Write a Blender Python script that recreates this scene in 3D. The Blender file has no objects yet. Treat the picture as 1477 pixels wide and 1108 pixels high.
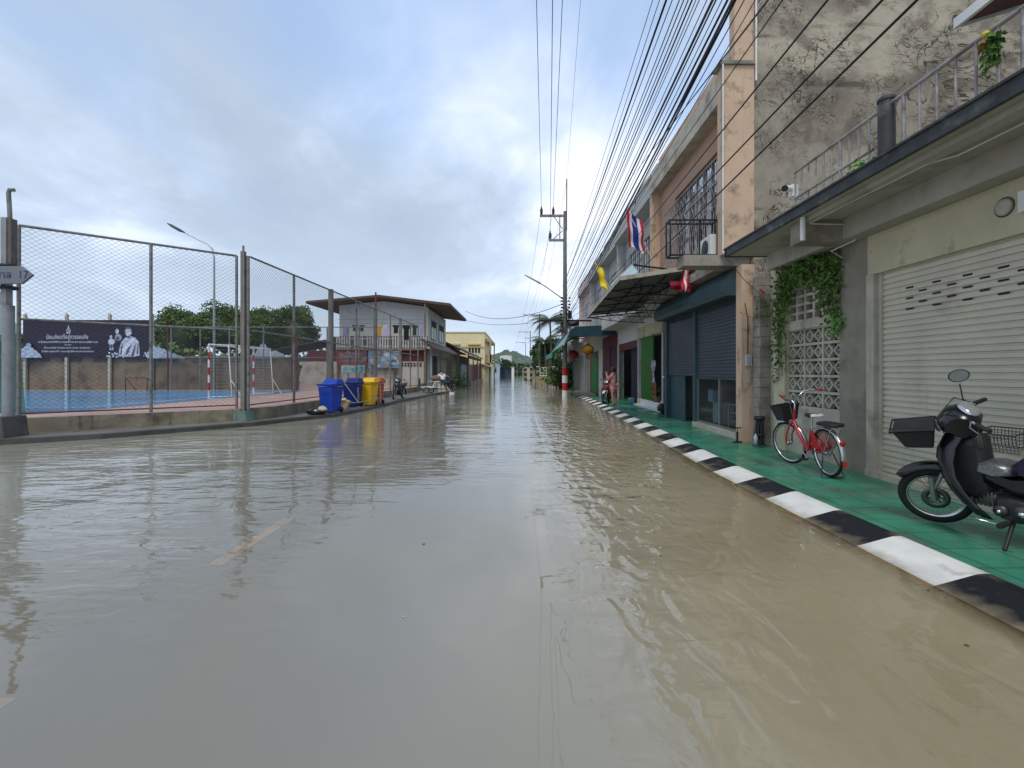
import bpy, math, random
from mathutils import Vector, Matrix
random.seed(7)
SC = bpy.context.scene
R = math.radians
COL = SC.collection
F = 680.0                      # focal length in photo pixels; vanishing point at (750, 537)
EYE = 1.5
# ------------------------------------------------------------------ camera
cam = bpy.data.cameras.new('camera'); camo = bpy.data.objects.new('camera', cam); COL.objects.link(camo)
cam.sensor_width = 36; cam.lens = F / 1477 * 36
cam.shift_x = -11.5 / 1477; cam.shift_y = -17.0 / 1477
cam.clip_start = 0.05; cam.clip_end = 3000
camo.location = (0, 0, EYE); camo.rotation_euler = (R(90), 0, 0)
SC.camera = camo
# ------------------------------------------------------------------ world
SUN_EL, SUN_AZ = 58, 200       # degrees; the sun is behind the camera behind the cloud layer
w = bpy.data.worlds.new('World'); SC.world = w; w.use_nodes = True
nt = w.node_tree; N = nt.nodes; L = nt.links
bg = N['Background']; bg.inputs[1].default_value = 0.1
sky = N.new('ShaderNodeTexSky'); sky.sky_type = 'NISHITA'; sky.sun_disc = False
sky.sun_elevation = R(SUN_EL); sky.sun_rotation = R(SUN_AZ); sky.air_density = 1.0; sky.dust_density = 1.5
tc = N.new('ShaderNodeTexCoord'); sep = N.new('ShaderNodeSeparateXYZ'); L.new(tc.outputs['Generated'], sep.inputs[0])
def wmath(op, a, b=None, clamp=False):
    m = N.new('ShaderNodeMath'); m.operation = op; m.use_clamp = clamp
    for i, v in enumerate((a, b)):
        if v is None: continue
        if isinstance(v, (int, float)): m.inputs[i].default_value = v
        else: L.new(v, m.inputs[i])
    return m.outputs[0]
zc = wmath('MAXIMUM', sep.outputs[2], 0.0); zd = wmath('ADD', zc, 0.22)
uu = wmath('DIVIDE', sep.outputs[0], zd); vv = wmath('DIVIDE', sep.outputs[1], zd)
cmb = N.new('ShaderNodeCombineXYZ'); L.new(uu, cmb.inputs[0]); L.new(vv, cmb.inputs[1])
def wnoise(scale, detail, rough, off, dist=0.0):
    mp = N.new('ShaderNodeMapping'); mp.inputs['Location'].default_value = off; L.new(cmb.outputs[0], mp.inputs[0])
    mp.inputs['Rotation'].default_value = (0, 0, 0.5); mp.inputs['Scale'].default_value = (1.0, 0.72, 1)
    n = N.new('ShaderNodeTexNoise'); n.inputs['Scale'].default_value = scale; n.inputs['Detail'].default_value = detail
    n.inputs['Roughness'].default_value = rough; n.inputs['Distortion'].default_value = dist; L.new(mp.outputs[0], n.inputs[0]); return n.outputs[0]
n1 = wnoise(0.9, 5, 0.52, SKY_OFF1 if 'SKY_OFF1' in globals() else (3.1, 0.4, 0), 0.35)
n2 = wnoise(1.5, 6, 0.55, (7.7, 2.2, 3), 0.5)
mixn = wmath('ADD', wmath('MULTIPLY', n1, 0.62), wmath('MULTIPLY', n2, 0.38))
def bank(direction, sharp, gain):      # a brighter or darker bank of cloud standing in one part of the sky
    v = N.new('ShaderNodeVectorMath'); v.operation = 'DOT_PRODUCT'; L.new(tc.outputs['Generated'], v.inputs[0]); v.inputs[1].default_value = Vector(direction).normalized()
    return wmath('MULTIPLY', wmath('POWER', wmath('MAXIMUM', v.outputs['Value'], 0.0), sharp), gain)
n4 = wnoise(4.2, 6, 0.6, (2.7, 8.2, 5), 0.9)
mixn = wmath('ADD', mixn, wmath('MULTIPLY', wmath('SUBTRACT', n4, 0.5), 0.16))
for dr, sh, ga in (((-.13, 1, .68), 40, .13), ((-.42, 1, .60), 60, .08), ((.35, 1, .35), 30, .10), ((-.25, 1, .36), 30, -.07), ((-.95, 1, .75), 14, -.05), ((-.45, 1, .78), 70, -.06)):
    mixn = wmath('ADD', mixn, bank(dr, sh, ga))
cr = N.new('ShaderNodeValToRGB'); L.new(mixn, cr.inputs[0]); e = cr.color_ramp.elements
e[0].position = 0.38; e[0].color = (3.9, 4.8, 6.1, 1)
e[1].position = 0.645; e[1].color = (9.6, 9.9, 10.4, 1)
for p, c in ((0.45, (4.3, 5.2, 6.5, 1)), (0.52, (5.2, 6.2, 7.8, 1)), (0.585, (7.2, 8.0, 9.4, 1))):
    x = e.new(p); x.color = c
# thin places where the blue shows
n3 = wnoise(1.15, 4, 0.5, (1.2, 5.9, 9), 0.3)
thin = N.new('ShaderNodeMapRange'); thin.inputs[1].default_value = 0.50; thin.inputs[2].default_value = 0.68
thin.inputs[3].default_value = 0.0; thin.inputs[4].default_value = 0.6; L.new(n3, thin.inputs[0])
hi = N.new('ShaderNodeMapRange'); hi.inputs[1].default_value = 0.12; hi.inputs[2].default_value = 0.45; L.new(zc, hi.inputs[0])
tf = wmath('MULTIPLY', thin.outputs[0], hi.outputs[0])
blue = N.new('ShaderNodeMix'); blue.data_type = 'RGBA'; blue.blend_type = 'ADD'; blue.inputs[0].default_value = 1.0
L.new(sky.outputs[0], blue.inputs[6]); blue.inputs[7].default_value = (1.9, 2.9, 4.6, 1)
mx = N.new('ShaderNodeMix'); mx.data_type = 'RGBA'; L.new(tf, mx.inputs[0]); L.new(cr.outputs[0], mx.inputs[6]); L.new(blue.outputs[2], mx.inputs[7])
# brighter pale air at the horizon
hz = N.new('ShaderNodeMapRange'); hz.inputs[1].default_value = 0.0; hz.inputs[2].default_value = 0.3
hz.inputs[3].default_value = 0.75; hz.inputs[4].default_value = 0.0; L.new(zc, hz.inputs[0])
mh = N.new('ShaderNodeMix'); mh.data_type = 'RGBA'; L.new(hz.outputs[0], mh.inputs[0]); L.new(mx.outputs[2], mh.inputs[6])
mh.inputs[7].default_value = (5.7, 7.0, 8.5, 1)
L.new(mh.outputs[2], bg.inputs[0])
# ------------------------------------------------------------------ sun
sl = bpy.data.lights.new('sun', 'SUN'); sl.energy = 1.5; sl.angle = R(20); sl.color = (1.0, 0.92, 0.80)
so = bpy.data.objects.new('sun', sl); COL.objects.link(so)
az = R(SUN_AZ)
d = Vector((math.sin(az) * math.cos(R(SUN_EL)), math.cos(az) * math.cos(R(SUN_EL)), math.sin(R(SUN_EL))))
so.rotation_euler = (-d).to_track_quat('-Z', 'Y').to_euler(); so.location = (0, -5, 30)
SC.view_settings.view_transform = 'Standard'; SC.view_settings.look = 'None'; SC.view_settings.gamma = 1
SC.view_settings.exposure = 0.30
SC.cycles.max_bounces = 8

# ------------------------------------------------------------------ helpers
def W(px, py, Y):               # photo pixel at depth Y -> world point
    return Vector(((px - 750) * Y / F, Y, EYE - (py - 537) * Y / F))
def tag(o, label=None, cat=None, group=None, kind=None):
    if label: o['label'] = label
    if cat: o['category'] = cat
    if group: o['group'] = group
    if kind: o['kind'] = kind
    return o
def thing(name, label, cat, loc=(0, 0, 0), rz=0, group=None):
    o = bpy.data.objects.new(name, None); o.empty_display_size = 0.2; COL.objects.link(o)
    o.location = loc; o.rotation_euler = (0, 0, rz); return tag(o, label, cat, group)
def copy_tree(o, parent=None):
    c = o.copy(); COL.objects.link(c)
    if parent: c.parent = parent
    for ch in list(o.children): copy_tree(ch, c)
    return c
class MB:
    def __init__(s): s.v = []; s.f = []; s.m = []; s.mi = 0; s.sm = False; s.s = []; s.T = None
    def add(s, vs, fs, smooth=None):
        b = len(s.v)
        for p in vs:
            p = Vector(p); s.v.append(s.T @ p if s.T else p)
        for f in fs: s.f.append(tuple(b + i for i in f)); s.m.append(s.mi); s.s.append(s.sm if smooth is None else smooth)
        return s
    def box(s, a, b):
        x0, x1 = sorted((a[0], b[0])); y0, y1 = sorted((a[1], b[1])); z0, z1 = sorted((a[2], b[2]))
        v = [(x, y, z) for z in (z0, z1) for x, y in ((x0, y0), (x1, y0), (x1, y1), (x0, y1))]
        return s.add(v, [(0, 3, 2, 1), (4, 5, 6, 7), (0, 1, 5, 4), (1, 2, 6, 5), (2, 3, 7, 6), (3, 0, 4, 7)], False)
    def cbox(s, c, d, rz=0, M=None):   # centre, size
        v = []
        for z in (-.5, .5):
            for x, y in ((-.5, -.5), (.5, -.5), (.5, .5), (-.5, .5)):
                p = Vector((x * d[0], y * d[1], z * d[2]))
                p = (M @ p) if M else Matrix.Rotation(rz, 3, 'Z') @ p
                v.append(p + Vector(c))
        return s.add(v, [(0, 3, 2, 1), (4, 5, 6, 7), (0, 1, 5, 4), (1, 2, 6, 5), (2, 3, 7, 6), (3, 0, 4, 7)], False)
    def quad(s, *p): return s.add(p, [tuple(range(len(p)))], False)
    def tube(s, pts, r, n=8, cap=True, closed=False, flat=1.0):
        pts = [Vector(p) for p in pts]; k = len(pts)
        rr = r if isinstance(r, (list, tuple)) else [r] * k
        b = []; prev = None
        for i, p in enumerate(pts):
            if closed: t = pts[(i + 1) % k] - pts[i - 1]
            else: t = pts[min(i + 1, k - 1)] - pts[max(i - 1, 0)]
            if t.length < 1e-9: t = Vector((0, 0, 1))
            t.normalize()
            if prev is None:
                a = Vector((0, 0, 1)) if abs(t.z) < 0.95 else Vector((1, 0, 0)); u = t.cross(a).normalized()
            else:
                u = prev - t * prev.dot(t)
                u = u.normalized() if u.length > 1e-6 else t.orthogonal().normalized()
            prev = u; q = t.cross(u)
            for j in range(n):
                an = 2 * math.pi * j / n + (math.pi / 4 if n == 4 else 0)
                b.append(p + (u * math.cos(an) + q * math.sin(an) * flat) * rr[i])
        f = []
        for i in range(k if closed else k - 1):
            for j in range(n):
                a0 = i * n + j; a1 = i * n + (j + 1) % n; c0 = ((i + 1) % k) * n + j; c1 = ((i + 1) % k) * n + (j + 1) % n
                f.append((a0, a1, c1, c0))
        s.add(b, f, n > 4)
        if cap and not closed:
            s.add(b[:n], [tuple(range(n))[::-1]], False); s.add(b[-n:], [tuple(range(n))], False)
        return s
    def lathe(s, prof, c=(0, 0, 0), n=16, axis='Z', smooth=True):
        v = []
        for r, h in prof:
            for j in range(n):
                a = 2 * math.pi * j / n; x, y = r * math.cos(a), r * math.sin(a)
                p = (x, y, h) if axis == 'Z' else ((x, h, y) if axis == 'Y' else (h, x, y))
                v.append(Vector(p) + Vector(c))
        f = []
        for i in range(len(prof) - 1):
            for j in range(n): f.append((i * n + j, i * n + (j + 1) % n, (i + 1) * n + (j + 1) % n, (i + 1) * n + j))
        return s.add(v, f, smooth)
    def pillow(s, outline, w, bulge=0.35, y0=0.0, layers=(-1, -.86, -.5, 0, .5, .86, 1)):
        """side outline (x, z) thickened along y with rounded edges"""
        n = len(outline); cx = sum(p[0] for p in outline) / n; cz = sum(p[1] for p in outline) / n; v = []
        for t in layers:
            k = 1 - bulge * (1 - math.sqrt(max(0, 1 - t * t * 0.92)))
            for x, z in outline: v.append((cx + (x - cx) * k, y0 + t * w, cz + (z - cz) * k))
        f = []
        for i in range(len(layers) - 1):
            for j in range(n): f.append((i * n + j, i * n + (j + 1) % n, (i + 1) * n + (j + 1) % n, (i + 1) * n + j))
        s.add(v, f, True); s.add(v[:n], [tuple(range(n))[::-1]], False); s.add(v[-n:], [tuple(range(n))], False); return s
    def prism(s, outline, a, b, axis='X'):
        """2-D outline extruded along an axis between a and b"""
        n = len(outline); v = []
        for t in (a, b):
            for p, q in outline: v.append((t, p, q) if axis == 'X' else ((p, t, q) if axis == 'Y' else (p, q, t)))
        f = [tuple(range(n))[::-1], tuple(range(n, 2 * n))]
        for j in range(n): f.append((j, (j + 1) % n, n + (j + 1) % n, n + j))
        return s.add(v, f, False)
    def build(s, name, mat, parent=None, local=False, bevel=0):
        me = bpy.data.meshes.new(name); off = Vector((0, 0, 0))
        if parent is not None and not local:
            p = parent
            while p is not None: off += p.location; p = p.parent
        me.from_pydata([tuple(p - off) for p in s.v], [], s.f)
        for m in (mat if isinstance(mat, (list, tuple)) else [mat]): me.materials.append(m)
        me.polygons.foreach_set('material_index', s.m); me.polygons.foreach_set('use_smooth', s.s)
        me.update(); o = bpy.data.objects.new(name, me); COL.objects.link(o)
        if parent is not None: o.parent = parent
        if bevel:
            bv = o.modifiers.new('bevel', 'BEVEL'); bv.width = bevel; bv.segments = 2; bv.limit_method = 'ANGLE'
        return o
def fixn(o):
    import bmesh
    bm = bmesh.new(); bm.from_mesh(o.data); bmesh.ops.recalc_face_normals(bm, faces=bm.faces); bm.to_mesh(o.data); bm.free(); return o

def mat(name, col, rough=0.7, metal=0.0, var=0.15, scale=3.0, bump=0.0, bscale=30.0, dirt=0.0, dcol=(0.05, 0.045, 0.035), dscale=2.0,
        streak=0.0, scol=(0.03, 0.028, 0.025), spec=0.3, alpha=1.0, trans=0.0, twoside=None):
    m = bpy.data.materials.new(name); m.use_nodes = True; nt = m.node_tree; N = nt.nodes; L = nt.links
    b = N['Principled BSDF']; b.inputs['Roughness'].default_value = rough; b.inputs['Metallic'].default_value = metal
    b.inputs['Specular IOR Level'].default_value = spec; b.inputs['Alpha'].default_value = alpha
    if trans: b.inputs['Transmission Weight'].default_value = trans
    tc = N.new('ShaderNodeTexCoord')
    def noise(sc, det=5, vec=None):
        n = N.new('ShaderNodeTexNoise'); n.inputs['Scale'].default_value = sc; n.inputs['Detail'].default_value = det
        n.inputs['Roughness'].default_value = 0.62; L.new(vec or tc.outputs['Object'], n.inputs[0]); return n.outputs[0]
    def ramp(x, a, c, lo=0.0, hi=1.0):
        r = N.new('ShaderNodeMapRange'); r.inputs[1].default_value = a; r.inputs[2].default_value = c
        r.inputs[3].default_value = lo; r.inputs[4].default_value = hi; L.new(x, r.inputs[0]); return r.outputs[0]
    def mix(f, a, c):
        x = N.new('ShaderNodeMix'); x.data_type = 'RGBA'
        L.new(f, x.inputs[0])
        for i, v in ((6, a), (7, c)):
            if isinstance(v, tuple): x.inputs[i].default_value = (*v[:3], 1)
            else: L.new(v, x.inputs[i])
        return x.outputs[2]
    lo = tuple(c * (1 - var) for c in col[:3]); hi = tuple(min(1, c * (1 + var)) for c in col[:3])
    c = mix(ramp(noise(scale), 0.3, 0.7), lo, hi)
    if dirt: c = mix(ramp(noise(dscale, 8), 0.62 - dirt * 0.25, 0.74 - dirt * 0.1, 0, 0.85), c, tuple(dcol))
    if streak:
        mp = N.new('ShaderNodeMapping'); mp.inputs['Scale'].default_value = (7, 7, 0.45); L.new(tc.outputs['Object'], mp.inputs[0])
        s1 = ramp(noise(1.0, 6, mp.outputs[0]), 0.56, 0.72, 0, 1.0); s2 = ramp(noise(0.8, 3), 0.4, 0.6, 0, streak)
        mm = N.new('ShaderNodeMath'); mm.operation = 'MULTIPLY'; L.new(s1, mm.inputs[0]); L.new(s2, mm.inputs[1])
        c = mix(mm.outputs[0], c, tuple(scol))
    L.new(c, b.inputs['Base Color'])
    if bump:
        bp = N.new('ShaderNodeBump'); bp.inputs['Strength'].default_value = bump; bp.inputs['Distance'].default_value = 0.01
        L.new(noise(bscale, 6), bp.inputs['Height']); L.new(bp.outputs[0], b.inputs['Normal'])
    return m
M = {}
M['steel'] = mat('galvanised_steel', (0.20, 0.20, 0.19), 0.55, 0.3, 0.25, 6, dirt=0.5, dcol=(0.10, 0.06, 0.04), dscale=5)
M['wire'] = mat('fence_wire', (0.10, 0.10, 0.11), 0.6, 0.3, 0.1)
M['concrete'] = mat('concrete', (0.28, 0.255, 0.21), 0.85, 0, 0.25, 2.5, 0.4, 40, dirt=0.6, dcol=(0.09, 0.085, 0.07), dscale=2.2)
M['concrete_lt'] = mat('pale_concrete', (0.42, 0.385, 0.31), 0.8, 0, 0.18, 3, 0.3, 50, dirt=0.35, dcol=(0.17, 0.15, 0.12), dscale=1.6, streak=0.4)
M['pillar'] = mat('grey_render', (0.25, 0.225, 0.175), 0.8, 0, 0.2, 2.0, 0.3, 60, dirt=0.3, dcol=(0.12, 0.10, 0.08), dscale=1.4)
M['soffit'] = mat('soffit_render', (0.37, 0.345, 0.29), 0.85, 0, 0.14, 1.5, 0.15, 40, dirt=0.25, dcol=(0.2, 0.19, 0.16), dscale=1.2)
M['fascia'] = mat('black_stained_fascia', (0.045, 0.048, 0.05), 0.6, 0, 0.4, 4, 0.3, 40, dirt=0.3, dcol=(0.16, 0.16, 0.15), dscale=3)
M['cream'] = mat('cream_render', (0.46, 0.42, 0.29), 0.75, 0, 0.10, 2.0, 0.2, 60, dirt=0.12, dcol=(0.25, 0.2, 0.12), dscale=3)
M['shutter'] = mat('beige_shutter_paint', (0.52, 0.475, 0.375), 0.45, 0, 0.08, 1.5, dirt=0.25, dcol=(0.36, 0.31, 0.23), dscale=1.3, streak=0.35, scol=(0.22, 0.18, 0.13))
M['blueshut'] = mat('blue_grey_shutter_paint', (0.048, 0.062, 0.078), 0.45, 0.1, 0.12, 1.5, dirt=0.1, dcol=(0.1, 0.1, 0.1))
M['bluepaint'] = mat('blue_grey_frame_paint', (0.028, 0.060, 0.073), 0.5, 0, 0.15, 2)
M['orange'] = mat('salmon_render', (0.52, 0.375, 0.265), 0.8, 0, 0.12, 1.2, 0.2, 60, dirt=0.32, dcol=(0.17, 0.13, 0.09), dscale=3.4, streak=0.95)
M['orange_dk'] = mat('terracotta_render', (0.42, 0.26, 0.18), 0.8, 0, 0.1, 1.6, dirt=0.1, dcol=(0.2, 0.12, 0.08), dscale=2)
M['greywall'] = mat('grey_painted_wall', (0.42, 0.42, 0.41), 0.8, 0, 0.12, 1.6, 0.2, 40, dirt=0.25, dcol=(0.17, 0.16, 0.14), dscale=1.6, streak=0.6)
M['white'] = mat('white_paint', (0.66, 0.66, 0.63), 0.6, 0, 0.08, 3, dirt=0.15, dcol=(0.3, 0.28, 0.24), dscale=2)
M['whitewall'] = mat('whitewashed_wall', (0.49, 0.51, 0.49), 0.8, 0, 0.08, 2, dirt=0.2, dcol=(0.32, 0.30, 0.25), dscale=0.9, streak=0.5, scol=(0.2, 0.19, 0.16))
M['black'] = mat('black_paint', (0.012, 0.012, 0.013), 0.5, 0, 0.3, 4)
M['rubber'] = mat('tyre_rubber', (0.014, 0.014, 0.014), 0.75, 0, 0.3, 8)
M['blackgloss'] = mat('black_gloss_plastic', (0.006, 0.006, 0.008), 0.22, 0, 0.3, 3, spec=0.6)
M['blackplastic'] = mat('black_matt_plastic', (0.022, 0.022, 0.024), 0.5, 0, 0.3, 5)
M['chrome'] = mat('chrome', (0.62, 0.62, 0.62), 0.18, 1.0, 0.05)
M['alu'] = mat('cast_aluminium', (0.34, 0.34, 0.33), 0.4, 0.9, 0.15, 6)
M['glass'] = mat('dark_shop_glass', (0.03, 0.04, 0.042), 0.06, 0, 0.1, spec=0.9, alpha=0.28)
M['lens'] = mat('clear_lens', (0.5, 0.52, 0.54), 0.08, 0.6, 0.1, spec=0.9)
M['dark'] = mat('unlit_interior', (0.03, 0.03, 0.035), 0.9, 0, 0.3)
M['red'] = mat('red_bicycle_paint', (0.36, 0.012, 0.022), 0.28, 0, 0.08, spec=0.6)
M['redplain'] = mat('red_paint', (0.42, 0.02, 0.025), 0.5, 0, 0.15, 5, dirt=0.1)
M['greendoor'] = mat('green_door_paint', (0.015, 0.20, 0.04), 0.5, 0, 0.12, 2)
M['darkgreen'] = mat('deep_green_door_paint', (0.018, 0.11, 0.008), 0.5, 0, 0.12, 2)
M['magenta'] = mat('plum_paint', (0.10, 0.008, 0.035), 0.6, 0, 0.2, 2)
M['purple'] = mat('purple_paint', (0.05, 0.015, 0.055), 0.6, 0, 0.2, 2)
M['navy'] = mat('navy_paint', (0.010, 0.010, 0.028), 0.6, 0, 0.2, 2)
M['rooftin'] = mat('rusty_roof_sheet', (0.07, 0.055, 0.05), 0.6, 0.2, 0.3, 3, dirt=0.4, dcol=(0.10, 0.05, 0.035))
M['awn'] = mat('galvanised_awning_sheet', (0.17, 0.17, 0.165), 0.6, 0.2, 0.2, 2, dirt=0.5, dcol=(0.1, 0.09, 0.08))
M['teal'] = mat('dark_teal_canvas', (0.012, 0.045, 0.06), 0.65, 0, 0.2, 2)
M['tealbright'] = mat('teal_canvas', (0.03, 0.30, 0.24), 0.6, 0, 0.2, 2)
M['tealpale'] = mat('pale_teal_canvas', (0.22, 0.36, 0.32), 0.6, 0, 0.2, 2)
M['yellowwall'] = mat('yellow_render', (0.70, 0.62, 0.38), 0.8, 0, 0.07, 1.2, dirt=0.1, dcol=(0.4, 0.33, 0.18), dscale=0.6)
M['binblue'] = mat('blue_bin_plastic', (0.012, 0.05, 0.36), 0.42, 0, 0.12, 2, dirt=0.35, dcol=(0.05, 0.07, 0.20), dscale=3)
M['binnavy'] = mat('dark_blue_bin_plastic', (0.010, 0.025, 0.16), 0.4, 0, 0.1, 2)
M['binyel'] = mat('yellow_bin_plastic', (0.70, 0.43, 0.012), 0.45, 0, 0.1, 2, dirt=0.3, dcol=(0.4, 0.25, 0.02), dscale=3)
M['binred'] = mat('orange_bin_plastic', (0.42, 0.08, 0.03), 0.45, 0, 0.1, 2)
M['wood'] = mat('weathered_wood', (0.18, 0.12, 0.08), 0.8, 0, 0.3, 4, streak=0.5)
M['maroon'] = mat('maroon_sheet', (0.10, 0.025, 0.025), 0.7, 0, 0.2, 2, streak=0.4)
M['leaf'] = mat('tree_leaves', (0.09, 0.15, 0.036), 0.55, 0, 0.55, 1.6, spec=0.3)
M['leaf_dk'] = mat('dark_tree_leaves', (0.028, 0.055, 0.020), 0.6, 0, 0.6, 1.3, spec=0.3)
M['leaf_vine'] = mat('vine_leaves', (0.075, 0.15, 0.025), 0.5, 0, 0.6, 9, spec=0.35)
M['leaf_fg'] = mat('fresh_leaves', (0.10, 0.26, 0.04), 0.5, 0, 0.4, 9, spec=0.35)
M['palm'] = mat('palm_fronds', (0.05, 0.085, 0.035), 0.5, 0, 0.5, 1, spec=0.3)
M['bark'] = mat('bark', (0.09, 0.07, 0.05), 0.9, 0, 0.3, 5)
M['skin'] = mat('skin', (0.36, 0.20, 0.13), 0.55, 0, 0.06, 5)
M['hair'] = mat('black_hair', (0.012, 0.010, 0.010), 0.5, 0, 0.2, 9)
M['netgreen'] = mat('green_shade_net', (0.01, 0.12, 0.09), 0.8, 0, 0.2, alpha=0.75)
M['nylon'] = mat('goal_net_cord', (0.50, 0.50, 0.48), 0.7)
M['rust'] = mat('rusty_iron', (0.12, 0.05, 0.035), 0.8, 0.1, 0.3, 5)
M['pole'] = mat('concrete_pole', (0.17, 0.165, 0.15), 0.85, 0, 0.2, 3, dirt=0.3, dcol=(0.07, 0.065, 0.06))
M['cable'] = mat('cable_sheath', (0.015, 0.015, 0.017), 0.6)
M['cablegrey'] = mat('grey_cable_sheath', (0.10, 0.10, 0.11), 0.6)
M['blueflag'] = mat('flag_blue', (0.02, 0.03, 0.22), 0.7, 0, 0.15, 4)
M['redflag'] = mat('flag_red', (0.50, 0.015, 0.03), 0.7, 0, 0.15, 4)
M['whiteflag'] = mat('flag_white', (0.70, 0.68, 0.70), 0.7, 0, 0.1, 4)
M['yellowflag'] = mat('flag_yellow', (0.85, 0.60, 0.01), 0.7, 0, 0.1, 4)
M['gold'] = mat('gold_lantern_cloth', (0.26, 0.12, 0.012), 0.6, 0, 0.3, 9)
M['redlan'] = mat('red_lantern_cloth', (0.20, 0.02, 0.02), 0.6, 0, 0.3, 9)
def ground(px, py, z=0.0):
    Y = F * (EYE - z) / (py - 537); return Vector(((px - 750) * Y / F, Y, z))
def text_mesh(body, size, name, m, parent, matrix, local=False, depth=0.002, align='CENTER'):
    c = bpy.data.curves.new(name, 'FONT'); c.body = body; c.size = size; c.align_x = align; c.align_y = 'CENTER'; c.extrude = depth
    o = bpy.data.objects.new(name, c); COL.objects.link(o); bpy.context.view_layer.update()
    me = bpy.data.meshes.new_from_object(o.evaluated_get(bpy.context.evaluated_depsgraph_get()))
    bpy.data.objects.remove(o); me.name = name; me.materials.clear(); me.materials.append(m)
    r = bpy.data.objects.new(name, me); COL.objects.link(r)
    mt = matrix.copy()
    off = Vector((0, 0, 0)); p = parent
    if not local:
        while p is not None: off += p.location; p = p.parent
    mt.translation = mt.translation - off
    me.transform(mt); r.parent = parent; return r
def skinned(name, pts, edges, radii, m, parent=None, sub=2):
    me = bpy.data.meshes.new(name); me.from_pydata([tuple(p) for p in pts], edges, [])
    o = bpy.data.objects.new(name, me); COL.objects.link(o)
    sk = o.modifiers.new('s', 'SKIN'); sk.use_smooth_shade = True
    ss = o.modifiers.new('b', 'SUBSURF'); ss.levels = sub; ss.render_levels = sub
    for i, v in enumerate(me.skin_vertices[0].data):
        r = radii[i]; v.radius = (r, r) if isinstance(r, (int, float)) else r
        v.use_root = (i == 0)
    bpy.context.view_layer.update()
    nm = bpy.data.meshes.new_from_object(o.evaluated_get(bpy.context.evaluated_depsgraph_get()))
    bpy.data.objects.remove(o); nm.name = name; nm.materials.clear()
    for q in (m if isinstance(m, list) else [m]): nm.materials.append(q)
    for p in nm.polygons: p.use_smooth = True
    r = bpy.data.objects.new(name, nm); COL.objects.link(r)
    if parent: r.parent = parent
    return r
# ================================================================== GROUND, WATER, PAVEMENTS
KY = [(-6, 3.31), (7.2, 3.31), (12.8, 3.55), (17.4, 3.69), (27.8, 3.92), (60, 4.3), (900, 9)]
def kx(y):
    for (a, b), (c, d_) in zip(KY, KY[1:]):
        if y <= c: return b + (d_ - b) * max(0, (y - a)) / (c - a)
    return KY[-1][1]
def poly_x(tab, y):
    for (a, b), (c, d_) in zip(tab, tab[1:]):
        if y <= c: return b + (d_ - b) * (y - a) / (c - a)
    return tab[-1][1]
LAND = -0.16
# ground far beyond the flood and under everything
g = MB(); g.quad((-1500, -60, -0.6), (1500, -60, -0.6), (1500, 2500, -0.6), (-1500, 2500, -0.6))
tag(g.build('ground', M['concrete']), kind='structure')
# flooded road bed with a low crown, and worn painted lines
M['asphalt'] = mat('drowned_asphalt', (0.15, 0.135, 0.10), 0.85, 0, 0.2, 1.5, 0.2, 50)
M['linepaint'] = mat('worn_yellow_road_paint', (0.66, 0.50, 0.26), 0.8, 0, 0.2, 6, dirt=0.55, dcol=(0.22, 0.19, 0.14), dscale=8)
def bed(x):      # depth of the water over the road
    t = (x + 2.4) / 5.2
    return 0.030 + 0.12 * min(1.0, t * t) if x > -2.4 else 0.030 + 0.05 * min(1, ((x + 2.4) / 4) ** 2)
rb = MB(); xs = [-60, -16, -9, -6.4, -5.2, -4.2, -3.3, -2.4, -1.5, -0.6, 0.4, 1.3, 2.1, 2.6, 60]
ys = [-20, 0, 10, 25, 60, 300]
vs = [(x, y, -bed(x)) for y in ys for x in xs]; n = len(xs)
rb.add(vs, [(j * n + i, j * n + i + 1, (j + 1) * n + i + 1, (j + 1) * n + i) for j in range(len(ys) - 1) for i in range(n - 1)], True)
tag(rb.build('road', M['asphalt']), kind='structure')
ln = MB()
for k in range(12):
    y0 = 0.35 + k * 3.25
    if k == 0: y0 = 1.95; y1 = 2.2
    elif k == 1: y0, y1 = 3.72, 4.92
    else: y0 = 4.92 + 3.2 * (k - 1) - 1.2; y1 = y0 + 1.2
    if y0 > 30: break
    ln.add([(-2.47, y0, -0.020), (-2.35, y0, -0.020), (-2.35, y1, -0.020), (-2.47, y1, -0.020)], [(0, 1, 2, 3)])
for xc in (1.16, 2.16):
    z = -bed(xc) + 0.012
    ln.add([(xc - .07, -4, z), (xc + .07, -4, z), (xc + .12, 26, z), (xc - .02, 26, z)], [(0, 1, 2, 3)])
tag(ln.build('road_markings', M['linepaint']), kind='structure')

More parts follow.
